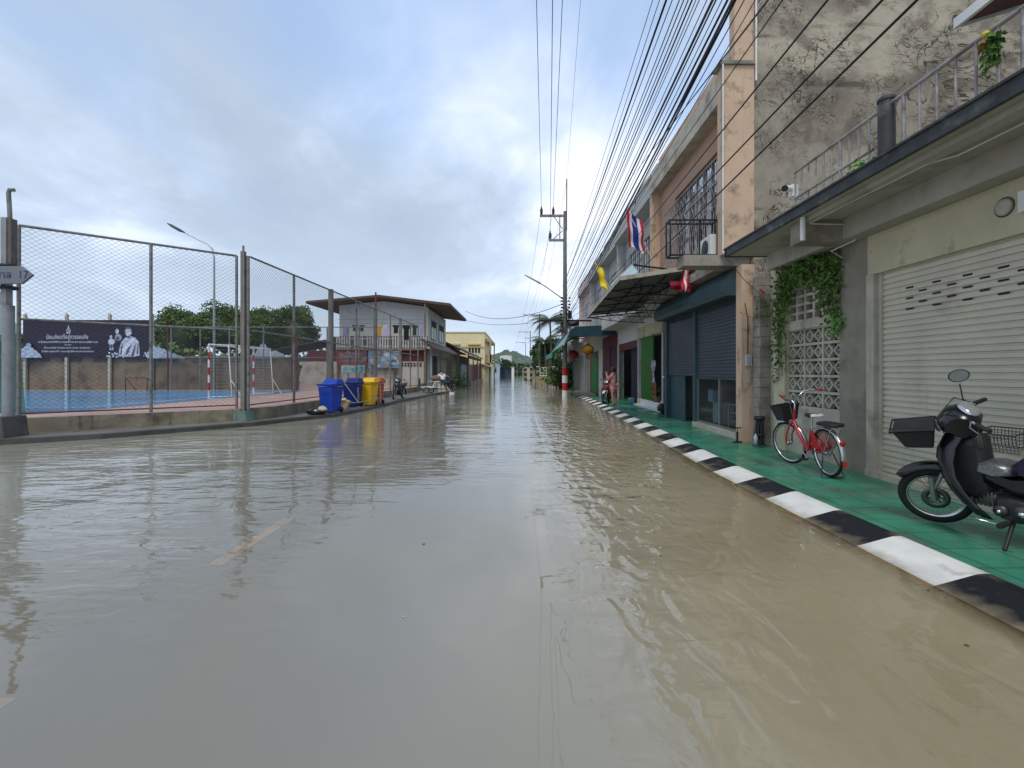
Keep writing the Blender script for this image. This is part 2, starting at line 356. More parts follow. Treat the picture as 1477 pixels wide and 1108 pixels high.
# the kerb, sloping into the water, painted black and white in turn
PROF = [(0.0, 0.080), (-0.035, 0.088), (-0.10, 0.082), (-0.40, 0.0), (-0.56, -0.06), (-0.66, -0.16)]
def kerb_paint(name, col, wear, wcol):
    m = mat(name, col, 0.6, 0, 0.10, 3, 0.45, 40, dirt=wear, dcol=wcol, dscale=3.4)
    # silt left by the flood on the lower face, with an uneven upper edge
    nt = m.node_tree; N = nt.nodes; L = nt.links; b = N['Principled BSDF']; old = b.inputs['Base Color'].links[0].from_socket
    g_ = N.new('ShaderNodeNewGeometry'); s_ = N.new('ShaderNodeSeparateXYZ'); L.new(g_.outputs['Position'], s_.inputs[0])
    n = N.new('ShaderNodeTexNoise'); n.inputs['Scale'].default_value = 7; n.inputs['Detail'].default_value = 6; L.new(g_.outputs['Position'], n.inputs[0])
    a_ = N.new('ShaderNodeMath'); a_.operation = 'MULTIPLY_ADD'; L.new(n.outputs[0], a_.inputs[0]); a_.inputs[1].default_value = -.06; L.new(s_.outputs[2], a_.inputs[2])
    r = N.new('ShaderNodeMapRange'); r.inputs[1].default_value = -.035; r.inputs[2].default_value = .0; r.inputs[3].default_value = .65; r.inputs[4].default_value = 0; L.new(a_.outputs[0], r.inputs[0])
    x = N.new('ShaderNodeMix'); x.data_type = 'RGBA'; L.new(r.outputs[0], x.inputs[0]); L.new(old, x.inputs[6]); x.inputs[7].default_value = (.30, .25, .16, 1); L.new(x.outputs[2], b.inputs['Base Color'])
    return m
kw = kerb_paint('white_kerb_paint', (0.74, 0.73, 0.68), 0.10, (0.35, 0.31, 0.24)); kb = kerb_paint('black_kerb_paint', (0.012, 0.013, 0.015), 0.28, (0.16, 0.13, 0.08))
ke = MB(); y = 3.31 - 0.76 * 10; k = -10
random.seed(4)
while y < 28.5:
    ke.mi = 0 if k % 2 == 0 else 1
    r0 = random.uniform(-.015, .015)
    for s_ in range(4):
        a, b = y + .76 * s_ / 4, y + .76 * (s_ + 1) / 4
        vs = [(kx(a) + px, a, pz) for px, pz in PROF] + [(kx(b) + px, b, pz) for px, pz in PROF]
        m_ = len(PROF); ke.add(vs, [(i, m_ + i, m_ + i + 1, i + 1) for i in range(m_ - 1)], False)
    y += .76; k += 1
tag(fixn(ke.build('kerb', [kw, kb])), kind='structure')

# green tiled pavement
def tile_mat():
    m = mat('green_pavement_tiles', (0.042, 0.235, 0.145), 0.3, 0, 0.25, 2.2, dirt=0.55, dcol=(0.085, 0.13, 0.09), dscale=1.7)
    nt = m.node_tree; N = nt.nodes; L = nt.links; b = N['Principled BSDF']
    tc = N.new('ShaderNodeTexCoord'); br = N.new('ShaderNodeTexBrick'); L.new(tc.outputs['Object'], br.inputs[0])
    br.offset = 0.0; br.inputs['Scale'].default_value = 1.0; br.inputs['Brick Width'].default_value = 0.38; br.inputs['Row Height'].default_value = 0.38
    br.inputs['Mortar Size'].default_value = 0.006; br.inputs['Mortar Smooth'].default_value = 0.3
    old = b.inputs['Base Color'].links[0].from_socket
    mx = N.new('ShaderNodeMix'); mx.data_type = 'RGBA'; L.new(br.outputs['Fac'], mx.inputs[0]); L.new(old, mx.inputs[6]); mx.inputs[7].default_value = (0.02, 0.06, 0.04, 1)
    L.new(mx.outputs[2], b.inputs['Base Color'])
    n = N.new('ShaderNodeTexNoise'); n.inputs['Scale'].default_value = 1.6; n.inputs['Detail'].default_value = 5; L.new(tc.outputs['Object'], n.inputs[0])
    r = N.new('ShaderNodeMapRange'); r.inputs[1].default_value = .35; r.inputs[2].default_value = .65; r.inputs[3].default_value = .12; r.inputs[4].default_value = .5
    L.new(n.outputs[0], r.inputs[0]); L.new(r.outputs[0], b.inputs['Roughness'])
    bp = N.new('ShaderNodeBump'); bp.inputs['Strength'].default_value = 0.4; bp.inputs['Distance'].default_value = 0.004; bp.invert = True
    L.new(br.outputs['Fac'], bp.inputs['Height']); L.new(bp.outputs[0], b.inputs['Normal'])
    return m
M['tiles'] = tile_mat()
pv = MB(); ys = [-6 + i * 1.0 for i in range(35)]
for a, b in zip(ys, ys[1:]):
    pv.quad((kx(a), a, .080), (8, a, .080), (8, b, .080), (kx(b), b, .080))
pv.quad((kx(28), 28, .08), (8, 28, .08), (8, 28, -.2), (kx(28), 28, -.2))
tag(pv.build('pavement', M['tiles']), kind='structure')
# pale step slab where the green pavement drowns
sb = MB(); sb.box((3.6, 31, -.2), (5.0, 35.5, .10)); tag(sb.build('pavement_slab', M['concrete_lt']), kind='structure')

# left pavement: kerb edge follows the corner
LE = [(-18, 4.2), (-12.6, 8.3), (-10.7, 9.71), (-9.4, 10.6), (-8.5, 11.7), (-7.36, 13.15), (-6.9, 14.4), (-6.2, 15.7), (-6.0, 18), (-5.95, 23.5), (-5.55, 31), (-5.1, 35), (-5.6, 39.5), (-6.4, 47), (-7, 70), (-7.4, 100)]
lp = MB()
top = [(x, y, .10) for x, y in LE]
for (a, b) in zip(top, top[1:]):
    lp.quad(a, b, (-60, b[1], .10), (-60, a[1], .10))
    i = top.index(a)
    lp.quad((a[0], a[1], -.3), (b[0], b[1], -.3), b, a)
M['wetpave'] = mat('wet_grey_pavement', (0.17, 0.165, 0.15), 0.4, 0, 0.25, 1.2, 0.3, 40, dirt=0.4, dcol=(0.08, 0.075, 0.065), dscale=1.0)
tag(fixn(lp.build('left_pavement', M['wetpave'])), kind='structure')
lk = MB()    # kerb stones: darker band along the edge
for (a, b) in zip(LE, LE[1:]):
    dx, dy = b[0] - a[0], b[1] - a[1]; l = math.hypot(dx, dy); nx, ny = dy / l, -dx / l
    lk.add([(a[0] - nx * .22, a[1] - ny * .22, .112), (b[0] - nx * .22, b[1] - ny * .22, .112), (b[0] + nx * .012, b[1] + ny * .012, .108), (a[0] + nx * .012, a[1] + ny * .012, .108),
            (b[0] + nx * .03, b[1] + ny * .03, -.3), (a[0] + nx * .03, a[1] + ny * .03, -.3)], [(0, 3, 2, 1), (3, 5, 4, 2)])
M['dkkerb'] = mat('dark_wet_kerb', (0.06, 0.06, 0.055), 0.5, 0, 0.3, 3, 0.3, 40)
tag(lk.build('left_kerb', M['dkkerb']), kind='structure')

# water sheet: columns follow the kerb, the attribute carries the true depth below each point
cols = [(-260, None), (-60, None), (-16, None), (-12, None), (-9, None), (-7, None), (-6, None), (-5, None), (-4, None), (-3.2, None), (-2.8, None), (-2.4, None), (-2, None), (-1.5, None), (-.8, None), (0, None), (.7, None),
        (1.2, None), (1.7, None), (2.1, None)]
offs = [-.9, -.72, -.64, -.56, -.50, -.45, -.40, -.37, -.2, 0, 1.5, 60, 250]
def kerb_depth(o):
    P = PROF
    if o >= 0: return 0
    for (a, za), (b, zb) in zip(P, P[1:]):
        if b <= o <= a: return max(0, -(za + (zb - za) * (a - o) / (a - b)))
    return .16
ys = [-30, -5] + [-4 + i * .5 for i in range(80)] + [40, 50, 65, 90, 140, 260, 700, 1400]
vs = []; dep = []
for y in ys:
    for x, _ in cols: vs.append((x, y, 0)); dep.append(bed(x))
    for o in offs:
        vs.append((kx(y) + o, y, 0)); dd = kerb_depth(o); dep.append(dd if y < 28.5 else .16)
n = len(cols) + len(offs)
wm = MB(); wm.add(vs, [(j * n + i, j * n + i + 1, (j + 1) * n + i + 1, (j + 1) * n + i) for j in range(len(ys) - 1) for i in range(n - 1)], True)
def water_mat():
    m = bpy.data.materials.new('flood_water'); m.use_nodes = True; nt = m.node_tree; N = nt.nodes; L = nt.links
    for x in list(N): N.remove(x)
    out = N.new('ShaderNodeOutputMaterial'); geo = N.new('ShaderNodeNewGeometry')
    at = N.new('ShaderNodeAttribute'); at.attribute_name = 'depth'
    def mth(op, a, b=None, c=None, clamp=False):
        x = N.new('ShaderNodeMath'); x.operation = op; x.use_clamp = clamp
        for i, v in enumerate((a, b, c)):
            if v is None: continue
            if isinstance(v, (int, float)): x.inputs[i].default_value = v
            else: L.new(v, x.inputs[i])
        return x.outputs[0]
    def noise(sc, loc, s=1, det=3, rot=0, dist=0.0, rg=.5):
        mp = N.new('ShaderNodeMapping'); mp.inputs['Scale'].default_value = sc; mp.inputs['Location'].default_value = loc; mp.inputs['Rotation'].default_value = (0, 0, rot)
        L.new(geo.outputs['Position'], mp.inputs[0]); n = N.new('ShaderNodeTexNoise'); n.inputs['Scale'].default_value = s
        n.inputs['Detail'].default_value = det; n.inputs['Distortion'].default_value = dist; n.inputs['Roughness'].default_value = rg; L.new(mp.outputs[0], n.inputs[0]); return n.outputs[0]
    def mr(x, a, b, lo, hi, smooth=True):
        r = N.new('ShaderNodeMapRange'); r.interpolation_type = 'SMOOTHSTEP' if smooth else 'LINEAR'
        for i, v in enumerate((a, b, lo, hi)): r.inputs[i + 1].default_value = v
        L.new(x, r.inputs[0]); return r.outputs[0]
    sp = N.new('ShaderNodeSeparateXYZ'); L.new(geo.outputs['Position'], sp.inputs[0]); X, Y = sp.outputs[0], sp.outputs[1]
    # silt colour drifting in big soft clouds
    silt = noise((.45, .3, 1), (2, 1, 0), 1, 5, .4, .6)
    mx = N.new('ShaderNodeMix'); mx.data_type = 'RGBA'; L.new(mr(silt, .35, .65, 0, 1), mx.inputs[0])
    mx.inputs[6].default_value = WATER_A; mx.inputs[7].default_value = WATER_B
    tcl = mr(X, -.9, 2.2, 0, 1)
    m2 = N.new('ShaderNodeMix'); m2.data_type = 'RGBA'; L.new(tcl, m2.inputs[0]); m2.inputs[6].default_value = WATER_L; L.new(mx.outputs[2], m2.inputs[7])
    df = N.new('ShaderNodeBsdfDiffuse'); L.new(m2.outputs[2], df.inputs[0])
    tr = N.new('ShaderNodeBsdfTransparent'); tr.inputs[0].default_value = (.92, .78, .52, 1)
    T = mth('POWER', 2.718, mth('MULTIPLY', at.outputs['Fac'], -20.0))
    b1 = N.new('ShaderNodeMixShader'); L.new(T, b1.inputs[0]); L.new(df.outputs[0], b1.inputs[1]); L.new(tr.outputs[0], b1.inputs[2])
    # ripples
    big = noise((.55, 1.5, 1), (0, 0, 0), 1, 2, 0.35, .3)
    mid = noise((2.2, 6.0, 1), (3, 1, 0), 1, 2, .25, .7, .4)
    midr = noise((5.5, 2.4, 1), (1, 4, 0), 1, 1.5, .45, 1.0, .35)
    fine = noise((9, 22, 1), (5, 5, 0), 1, 3, .1, .4)
    patch = noise((.22, .12, 1), (4.0, 2.5, 0), 1, 3, .5, .4)
    # calm sheet in the near middle, livelier on the left and along the right-hand kerb
    calm = mth('MULTIPLY', mr(mth('ABSOLUTE', mth('SUBTRACT', X, mth('MULTIPLY', Y, -.18))), .7, 1.7, .0, 1), 1.0)
    far = mr(Y, 5.0, 8.5, 0, 1); live = mth('MAXIMUM', calm, far)
    nearcut = mr(Y, 2.2, 3.6, 0.0, 1)
    left = mth('MULTIPLY', mr(X, -1.0, -2.2, 0, 1), nearcut)
    right = mth('MULTIPLY', mr(X, .2, .7, 0, 1.7), mr(X, 1.2, 2.5, 1, .2))
    amp = mth('MAXIMUM', mth('MAXIMUM', left, right), far)
    amp = mth('ADD', mth('MULTIPLY', amp, mr(patch, .36, .62, .4, 1.0)), .055)
    h = mth('ADD', mth('MULTIPLY', mid, .42), mth('MULTIPLY', fine, .05))
    h = mth('ADD', h, mth('MULTIPLY', big, 1.2)); h = mth('ADD', h, mth('MULTIPLY', midr, mr(X, 0, 1, .12, 1.15)))
    h = mth('MULTIPLY', h, amp)
    bp = N.new('ShaderNodeBump'); bp.inputs['Strength'].default_value = 1.0; bp.inputs['Distance'].default_value = RIPPLE; L.new(h, bp.inputs['Height'])
    gl = N.new('ShaderNodeBsdfGlossy'); gl.inputs['Roughness'].default_value = 0.0; gl.inputs[0].default_value = (.95, .97, 1, 1); L.new(bp.outputs[0], gl.inputs['Normal'])
    fr = N.new('ShaderNodeFresnel'); fr.inputs[0].default_value = 1.68; L.new(bp.outputs[0], fr.inputs[1])
    o = N.new('ShaderNodeMixShader'); L.new(fr.outputs[0], o.inputs[0]); L.new(b1.outputs[0], o.inputs[1]); L.new(gl.outputs[0], o.inputs[2])
    L.new(o.outputs[0], out.inputs[0]); return m
WATER_A = (0.315, 0.265, 0.16, 1); WATER_B = (0.375, 0.32, 0.20, 1); WATER_L = (0.36, 0.345, 0.275, 1); RIPPLE = 0.028
wo = wm.build('flood_water', water_mat()); tag(wo, kind='structure')
a_ = wo.data.attributes.new('depth', 'FLOAT', 'POINT'); a_.data.foreach_set('value', dep)
# ================================================================== RIGHT SIDE: the near grey house with the long canopy
def roller(mb, y0, y1, z0, z1, X, pitch, depth, inset=0.0):
    """corrugated shutter curtain facing -X"""
    n = int(round((z1 - z0) / pitch)); p = (z1 - z0) / n; prof = []
    for i in range(n):
        z = z0 + i * p
        for t, d_ in ((0.0, 0), (.10, 0), (.2, -depth), (.80, -depth), (.9, 0)): prof.append((X + d_, z + t * p))
    prof.append((X, z1)); k = len(prof)
    vs = [(x, y0, z) for x, z in prof] + [(x, y1, z) for x, z in prof]
    mb.add(vs, [(i, i + 1, k + i + 1, k + i) for i in range(k - 1)], False); return mb
FX = 4.8
nh = thing('grey_house', 'grey concrete house with long canopy over the pavement and a wide beige roller shutter', 'house', (FX, 4.0, 0.08))
b = MB(); b.box((FX, 6.5, -.3), (FX + .35, 7.08, 3.62)); b.build('pillar', M['pillar'], nh)          # beside the shutter
b = MB(); b.box((FX - .045, -4, .03), (FX + .2, 6.5, .17)); b.build('door_sill', M['concrete_lt'], nh)
b = MB(); b.box((FX - .006, -4, 2.83), (FX + .24, 6.5, 3.37)); b.build('lintel', M['cream'], nh)
b = MB(); b.box((FX - .03, 6.36, .17), (FX + .03, 6.497, 2.83)); b.box((FX + .031, 6.30, .17), (FX + .09, 6.36, 2.83)); b.build('shutter_guide', M['concrete_lt'], nh)
b = MB(); roller(b, -3.9, 6.36, .17, 2.95, FX + .075, .0735, .020)
sh = fixn(b.build('roller_shutter', M['shutter'], nh))
b = MB()
for r in range(5):
    for k in range(16):
        if (k + r) % 2 or (r == 3 and k > 11) or (r == 4 and k > 6): continue
        yy = 5.87 - .19 * k; zz = 2.556 - .0665 * r; X_ = FX + .051
        pts = [(X_, yy - .052, zz - .011), (X_, yy + .052, zz - .011), (X_, yy + .06, zz), (X_, yy + .052, zz + .011), (X_, yy - .052, zz + .011), (X_, yy - .06, zz)]
        b.add(pts, [(0, 1, 2, 3, 4, 5)], False)
b.build('vent_slots', M['black'], nh)
# canopy slab with its beams
CX = 3.85
b = MB(); b.box((CX + .02, -5, 3.655), (FX + .3, 8.75, 3.76)); b.box((CX, -5, 3.56), (CX + .0, 8.0, 3.6)) if False else None
b.build('canopy_slab', M['soffit'], nh)
b = MB(); b.box((CX - .03, -5, 3.645), (CX + .018, 8.8, 3.775)); b.box((CX - .05, -5, 3.776), (CX + .10, 8.82, 3.80)); b.box((CX - .03, 8.753, 3.645), (FX + .2, 8.80, 3.775))
b.build('fascia', M['fascia'], nh)
b = MB(); b.box((3.98, -5, 3.595), (4.12, 6.62, 3.653)); b.build('drip_moulding', M['soffit'], nh)
b = MB(); b.box((FX - .24, -5, 3.375), (FX + .26, 8.7, 3.652)); b.build('wall_beam', M['soffit'], nh)
b = MB(); b.box((CX + .12, 6.66, 3.345), (FX - .242, 6.92, 3.652)); b.build('cross_beam', M['pillar'], nh)
b = MB(); b.tube([(CX + .08, 6.55, 3.65), (CX + .08, 6.55, 3.33)], .035, 8); b.build('drain_spout', M['white'], nh)
# conduit clipped under the slab
b = MB(); b.tube([(4.30, -4, 3.62), (4.28, 4.6, 3.62), (4.10, 4.75, 3.60), (4.06, 6.62, 3.60), (4.10, 6.64, 3.59), (4.72, 6.63, 3.58), (4.72, 6.64, 3.36), (4.62, 7.0, 3.30), (4.785, 7.0, 3.2)], .010, 6)
b.build('conduit', M['white'], nh)
# side walls, breeze-block screen
b = MB(); b.box((FX, 8.55, -.3), (FX + .3, 8.92, 3.62)); b.build('pillar', M['cream'], nh)
b = MB(); b.box((FX + .06, 7.08, -.3), (FX + .22, 8.55, .90)); b.box((FX + .03, 7.08, 2.24), (FX + .22, 8.55, 2.36)); b.box((FX + .12, 8.92, -.3), (FX + .3, 9.25, 3.6))
b.build('plain_wall', M['concrete_lt'], nh)
b = MB(); bw = 1.47 / 3; bh = 1.34 / 5
x0, x1 = FX + .06, FX + .17
for i in range(3):
    for j in range(5):
        y0 = 7.08 + i * bw; z0 = .90 + j * bh; t = .022
        b.box((x0, y0, z0), (x1, y0 + t, z0 + bh)); b.box((x0, y0 + bw - t, z0), (x1, y0 + bw, z0 + bh))
        b.box((x0, y0 + t, z0), (x1, y0 + bw - t, z0 + t)); b.box((x0, y0 + t, z0 + bh - t), (x1, y0 + bw - t, z0 + bh))
        for q in (0, 1):
            cy = y0 + t + (bw - 2 * t) * (.25 + .5 * q); cz = z0 + bh / 2; ry = (bw - 2 * t) / 4; rz = bh / 2 - t; th = .30
            o = [(ry, 0), (0, rz), (-ry, 0), (0, -rz)]
            for k in range(4):
                a, c = o[k], o[(k + 1) % 4]
                pa = [(a[0], a[1]), (c[0], c[1]), (c[0] * (1 - th), c[1] * (1 - th)), (a[0] * (1 - th), a[1] * (1 - th))]
                vs = [(x, cy + p, cz + r_) for x in (x0 + .012, x1 - .012) for p, r_ in pa]
                b.add(vs, [(3, 2, 1, 0), (4, 5, 6, 7), (0, 1, 5, 4), (1, 2, 6, 5), (2, 3, 7, 6), (3, 0, 4, 7)], False)
            b.cbox((x0 + .05, cy, cz), (.02, .022, .12)); b.cbox((x0 + .05, cy, cz), (.02, .13, .022))
fixn(b.build('breeze_block_screen', M['concrete_lt'], nh))
b = MB(); bh = 1.0 / 7
for j in range(7):
    z0 = 2.36 + j * bh
    b.box((x0, 7.08, z0), (x1, 8.55, z0 + .045))
    for i in range(7):
        y0 = 7.08 + i * .235 + (0 if j % 2 else .0); b.box((x0 + .003, y0, z0 + .045), (x1 - .003, y0 + .05, z0 + bh))
b.box((x1 + .001, 7.08, 3.36), (x1 + .04, 8.55, 3.62)); b.build('slotted_vent_blocks', M['concrete_lt'], nh)
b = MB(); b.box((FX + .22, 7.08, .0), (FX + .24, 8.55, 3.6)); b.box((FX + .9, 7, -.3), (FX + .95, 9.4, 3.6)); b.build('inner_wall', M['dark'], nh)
# stacked block column between the houses
b = MB()
for k in range(17):
    z0 = .0 + k * .2; dx = random.uniform(-.012, .012)
    b.box((4.70 + dx, 9.24, z0), (4.98, 9.50 + dx, z0 + .196))
b.build('block_column', M['concrete'], nh, bevel=.006)
b = MB(); b.lathe([(0, -.02), (.10, -.02), (.115, -.01), (.115, .012), (.095, .028), (.06, .036), (0, .038)], (0, 0, 0), 20, 'X')
for v in b.v: v.x *= -1; v.y *= .72; v.z *= .72; v += Vector((FX - .012, 4.66, 3.13))
fixn(b.build('round_wall_light', M['concrete_lt'], nh))
b = MB(); b.lathe([(.086, 0.0), (.097, 0), (.097, -.006), (.086, -.006)], (FX - .01, 4.66, 3.13), 20, 'X'); b.build('light_rim', M['rust'], nh)
b = MB(); b.box((FX - .05, 3.3, 3.02), (FX - .008, 4.5, 3.22)); b.build('white_trunking', M['white'], nh)
# terrace railing
b = MB(); RX = 4.2; RZ = 4.545
b.tube([(RX, -4, RZ), (RX, 7.2, RZ)], .022, 8); b.tube([(RX, -4, 3.80), (RX, 7.2, 3.80)], .016, 6)
b.tube([(RX, 5.6, 4.15), (RX, 7.2, 4.15)], .018, 6)
y = 7.2; k = 0
while y > -1:
    if not 5.25 < y < 5.5: b.tube([(RX, y, 3.76), (RX, y, RZ)], .0125 if k % 6 else .02, 6)
    y -= .17 if y > 5.3 else .205; k += 1
b.build('terrace_railing', mat('worn_railing_paint', (0.30, 0.29, 0.28), .5, .3, .3, 5, dirt=.5, dcol=(.08, .05, .04), dscale=6), nh)
b = MB(); b.tube([(RX, 5.40, 3.76), (RX, 5.40, 4.62)], .085, 14); b.lathe([(.0, 4.66), (.07, 4.655), (.095, 4.63), (.095, 4.60)], (RX, 5.40, 0), 14)
b.build('terrace_post', M['fascia'], nh)
# upper floor with a red timber eave, set back
b = MB(); b.prism([(4.7, 6.05), (9.5, 7.6), (9.5, 7.7), (4.7, 6.15)], -6, 4.42, 'Y') if False else None
b.add([(4.88, 5.15, 5.33), (9.5, 5.15, 6.8), (9.5, -6, 6.8), (4.88, -6, 5.33)], [(0, 1, 2, 3)]); b.build('eave_boards', mat('dark_red_boards', (.10, .03, .03), .7, streak=.3), nh)
b = MB(); b.add([(4.82, 5.20, 5.40), (9.5, 5.20, 6.88), (9.5, -6, 6.88), (4.82, -6, 5.40)], [(0, 3, 2, 1)])
b.box((4.80, -6, 5.30), (4.84, 5.22, 5.41)); b.add([(4.84, 5.18, 5.29), (4.84, 5.18, 5.40), (9.5, 5.18, 6.87), (9.5, 5.18, 6.74)], [(0, 1, 2, 3)])
b.build('roof', M['white'], nh)
b = MB(); b.box((6.5, -6, 3.7), (6.7, 4.3, 6.0)); b.build('upper_wall', M['greywall'], nh)
# things on the near house
cc = thing('security_camera', 'white bullet security camera on the end of the terrace railing', 'camera', (4.15, 7.25, 4.28))
c0 = Vector((4.15, 7.25, 4.28)); b = MB()
b.cbox((4.20, 7.24, 4.28), (.10, .10, .19)); b.build('mount_box', M['white'], cc, bevel=.01)
b = MB(); b.tube([(4.13, 7.2, 4.30), (3.98, 7.08, 4.26)], .045, 12); b.build('camera_body', M['white'], cc)
b = MB(); b.tube([(3.985, 7.085, 4.262), (3.965, 7.068, 4.256)], .046, 12); b.build('lens', M['black'], cc)
def leaves(n, gen, size, m, name, parent=None, local=False, tri=False, flat=0.0, droop=0.0, aspect=.55):
    b = MB()
    for i in range(n):
        p = Vector(gen()); s_ = size * random.uniform(.6, 1.35)
        u = Vector((random.gauss(0, 1), random.gauss(0, 1), random.gauss(0, 1) * (1 - flat) - droop)).normalized()
        q = u.cross(Vector((random.gauss(0, 1), random.gauss(0, 1), random.gauss(0, 1)))).normalized()
        wv = q * s_ * aspect * .5; l_ = u * s_
        k = u.cross(q) * s_ * .12
        b.add([p, p + l_ * .45 + wv + k, p + l_, p + l_ * .45 - wv + k], [(0, 1, 2), (0, 2, 3)], False)
    return b.build(name, m, parent, local)
# climbing vine over the breeze blocks: hanging curtains of leaves
vn = thing('climbing_vine', 'green leafy vine hanging over the breeze block screen beside the red bicycle', 'vine', (FX, 7.8, 3.3))
strands = []
for k in range(46):
    t = random.random()
    y0 = 7.02 + 1.75 * t
    ln_ = random.uniform(.35, .9) if .25 < t < .8 else (random.uniform(1.0, 2.05) if t >= .8 else random.uniform(.4, 1.15))
    if .25 < t < .7: ln_ = random.uniform(.12, .5)
    strands.append((y0, 3.45 - random.random() * .15, ln_))
def vg():
    y0, z0, l_ = random.choice(strands); t = random.random() ** .8
    return (FX - .03 - abs(random.gauss(0, .07)), y0 + random.gauss(0, .05), z0 - l_ * t)
leaves(1900, vg, .08, M['leaf_vine'], 'foliage', vn, droop=.7)
b = MB()
for y0, z0, l_ in strands: b.tube([(FX - .01, y0, z0), (FX - .03, y0 + .02, z0 - l_ * .5), (FX - .02, y0 - .01, z0 - l_)], .004, 4, False)
b.build('stem', M['bark'], vn)
v2 = thing('terrace_creeper', 'small bright green creeper at the foot of the dark terrace post', 'plant', (4.2, 5.6, 3.8))
leaves(130, lambda: (4.12 + random.gauss(0, .04), 5.72 + random.gauss(0, .10), 3.86 + abs(random.gauss(0, .07))), .07, M['leaf_fg'], 'foliage', v2)
b = MB(); b.tube([(4.15, 5.6, 3.8), (4.12, 5.7, 3.9), (4.12, 5.85, 3.95)], .004, 4); b.build('stem', M['bark'], v2)
v4 = thing('creeper_sprig', 'light green sprig of creeper on the corner of the grey pillar', 'plant', (FX, 7.1, 2.3))
leaves(110, lambda: (FX - .04 + random.gauss(0, .03), 7.12 + random.gauss(0, .09), 2.24 + random.gauss(0, .09)), .08, M['leaf_fg'], 'foliage', v4)
b = MB(); b.tube([(FX - .01, 7.15, 2.6), (FX - .02, 7.1, 2.2)], .004, 4); b.build('stem', M['bark'], v4)
v3 = thing('hanging_garland', 'bunch of green leaves with yellow fruit tied to the terrace railing', 'garland', (RX, 4.14, 4.5))
leaves(150, lambda: (RX - .05 + random.gauss(0, .02), 4.14 + random.gauss(0, .03), 4.47 - abs(random.gauss(0, .13))), .075, M['leaf_vine'], 'foliage', v3, droop=1.6)
b = MB(); b.lathe([(0, -.032), (.024, -.022), (.034, 0), (.024, .022), (0, .032)], (RX - .06, 4.19, 4.50), 12); b.build('fruit', mat('yellow_fruit', (.55, .38, .03), .5), v3)
b = MB(); b.lathe([(0, -.05), (.035, -.035), (.045, 0), (.03, .035), (0, .045)], (RX - .07, 4.20, 4.41), 12); b.build('fruit', mat('ripe_fruit', (.20, .08, .02), .5), v3)

# ================================================================== the salmon shophouse and the row behind it
PM = mat('weathered_plaster', (0.31, 0.275, 0.215), 0.9, 0, 0.16, 0.9, 0.5, 30, dirt=0.8, dcol=(0.12, 0.10, 0.078), dscale=0.7)
def plaster_extra(m):
    nt = m.node_tree; N = nt.nodes; L = nt.links; b = N['Principled BSDF']; tc = N.new('ShaderNodeTexCoord')
    old = b.inputs['Base Color'].links[0].from_socket
    def nz(sc, loc=(0, 0, 0), det=5, s=(1, 1, 1), dist=0):
        mp = N.new('ShaderNodeMapping'); mp.inputs['Location'].default_value = loc; mp.inputs['Scale'].default_value = s; L.new(tc.outputs['Object'], mp.inputs[0])
        n = N.new('ShaderNodeTexNoise'); n.inputs['Scale'].default_value = sc; n.inputs['Detail'].default_value = det; n.inputs['Distortion'].default_value = dist; n.inputs['Roughness'].default_value = .6; L.new(mp.outputs[0], n.inputs[0]); return n
    def mr(x, a, b_, lo, hi):
        r = N.new('ShaderNodeMapRange'); r.inputs[1].default_value = a; r.inputs[2].default_value = b_; r.inputs[3].default_value = lo; r.inputs[4].default_value = hi; L.new(x, r.inputs[0]); return r.outputs[0]
    def mul(a, b_):
        x = N.new('ShaderNodeMath'); x.operation = 'MULTIPLY'; L.new(a, x.inputs[0]); L.new(b_, x.inputs[1]); return x.outputs[0]
    def mix(f, a, c):
        x = N.new('ShaderNodeMix'); x.data_type = 'RGBA'; L.new(f, x.inputs[0]); L.new(a, x.inputs[6]); x.inputs[7].default_value = (*c, 1); return x.outputs[2]
    # pale scoured patches
    c = mix(mr(nz(.55, (4, 0, 2), 8, (1, 1, 1.5)).outputs[0], .48, .60, 0, .75), old, (.45, .40, .31))
    c = mix(mr(nz(1.0, (6, 1, 9), 9, (1, 1, 1.2), .6).outputs[0], .52, .62, 0, .7), c, (.13, .11, .085))
    c = mix(mr(nz(5.0, (6, 1, 9), 6).outputs[0], .55, .75, 0, .5), c, (.12, .10, .08))
    # branching dark root marks of a vanished climber: thin bands of a warped noise
    def marks(sc, loc, width, s=(1, 1, 1), dist=2.2):
        n = nz(sc, loc, 3, s, dist); sb = N.new('ShaderNodeMath'); sb.operation = 'SUBTRACT'; L.new(n.outputs[0], sb.inputs[0]); sb.inputs[1].default_value = .5
        ab = N.new('ShaderNodeMath'); ab.operation = 'ABSOLUTE'; L.new(sb.outputs[0], ab.inputs[0]); return mr(ab.outputs[0], width * .4, width, 1, 0)
    g1 = mr(nz(.7, (9, 3, 1), 4).outputs[0], .44, .54, 0, 1.0); g2 = mr(nz(1.1, (1, 8, 5), 4).outputs[0], .47, .57, 0, 1.0)
    c = mix(mul(marks(1.1, (0, 0, 0), .020), g1), c, (.055, .045, .035))
    c = mix(mul(marks(2.0, (5, 2, 7), .022, (1, 1, 1.3), 3), g2), c, (.07, .055, .042))
    c = mix(mul(marks(1.2, (2, 6, 3), .014, (.5, 1, 2.4), 1.2), g2), c, (.10, .085, .065))
    # black mould along horizontal courses
    band = mr(nz(1.0, (0, 0, 3), 5, (.35, 1, 3.0)).outputs[0], .56, .68, 0, 1); g3 = mr(nz(1.7, (3, 3, 3), 6).outputs[0], .45, .6, 0, .85)
    c = mix(mul(band, g3), c, (.05, .045, .038))
    L.new(c, b.inputs['Base Color'])
plaster_extra(PM)
ZT = 9.25
sp = thing('salmon_shophouse', 'salmon painted two storey shophouse with stained bare plaster side wall and blue grey roller shutters', 'shophouse', (4.6, 12, 0.08))
Y1, Y2 = 9.62, 14.95
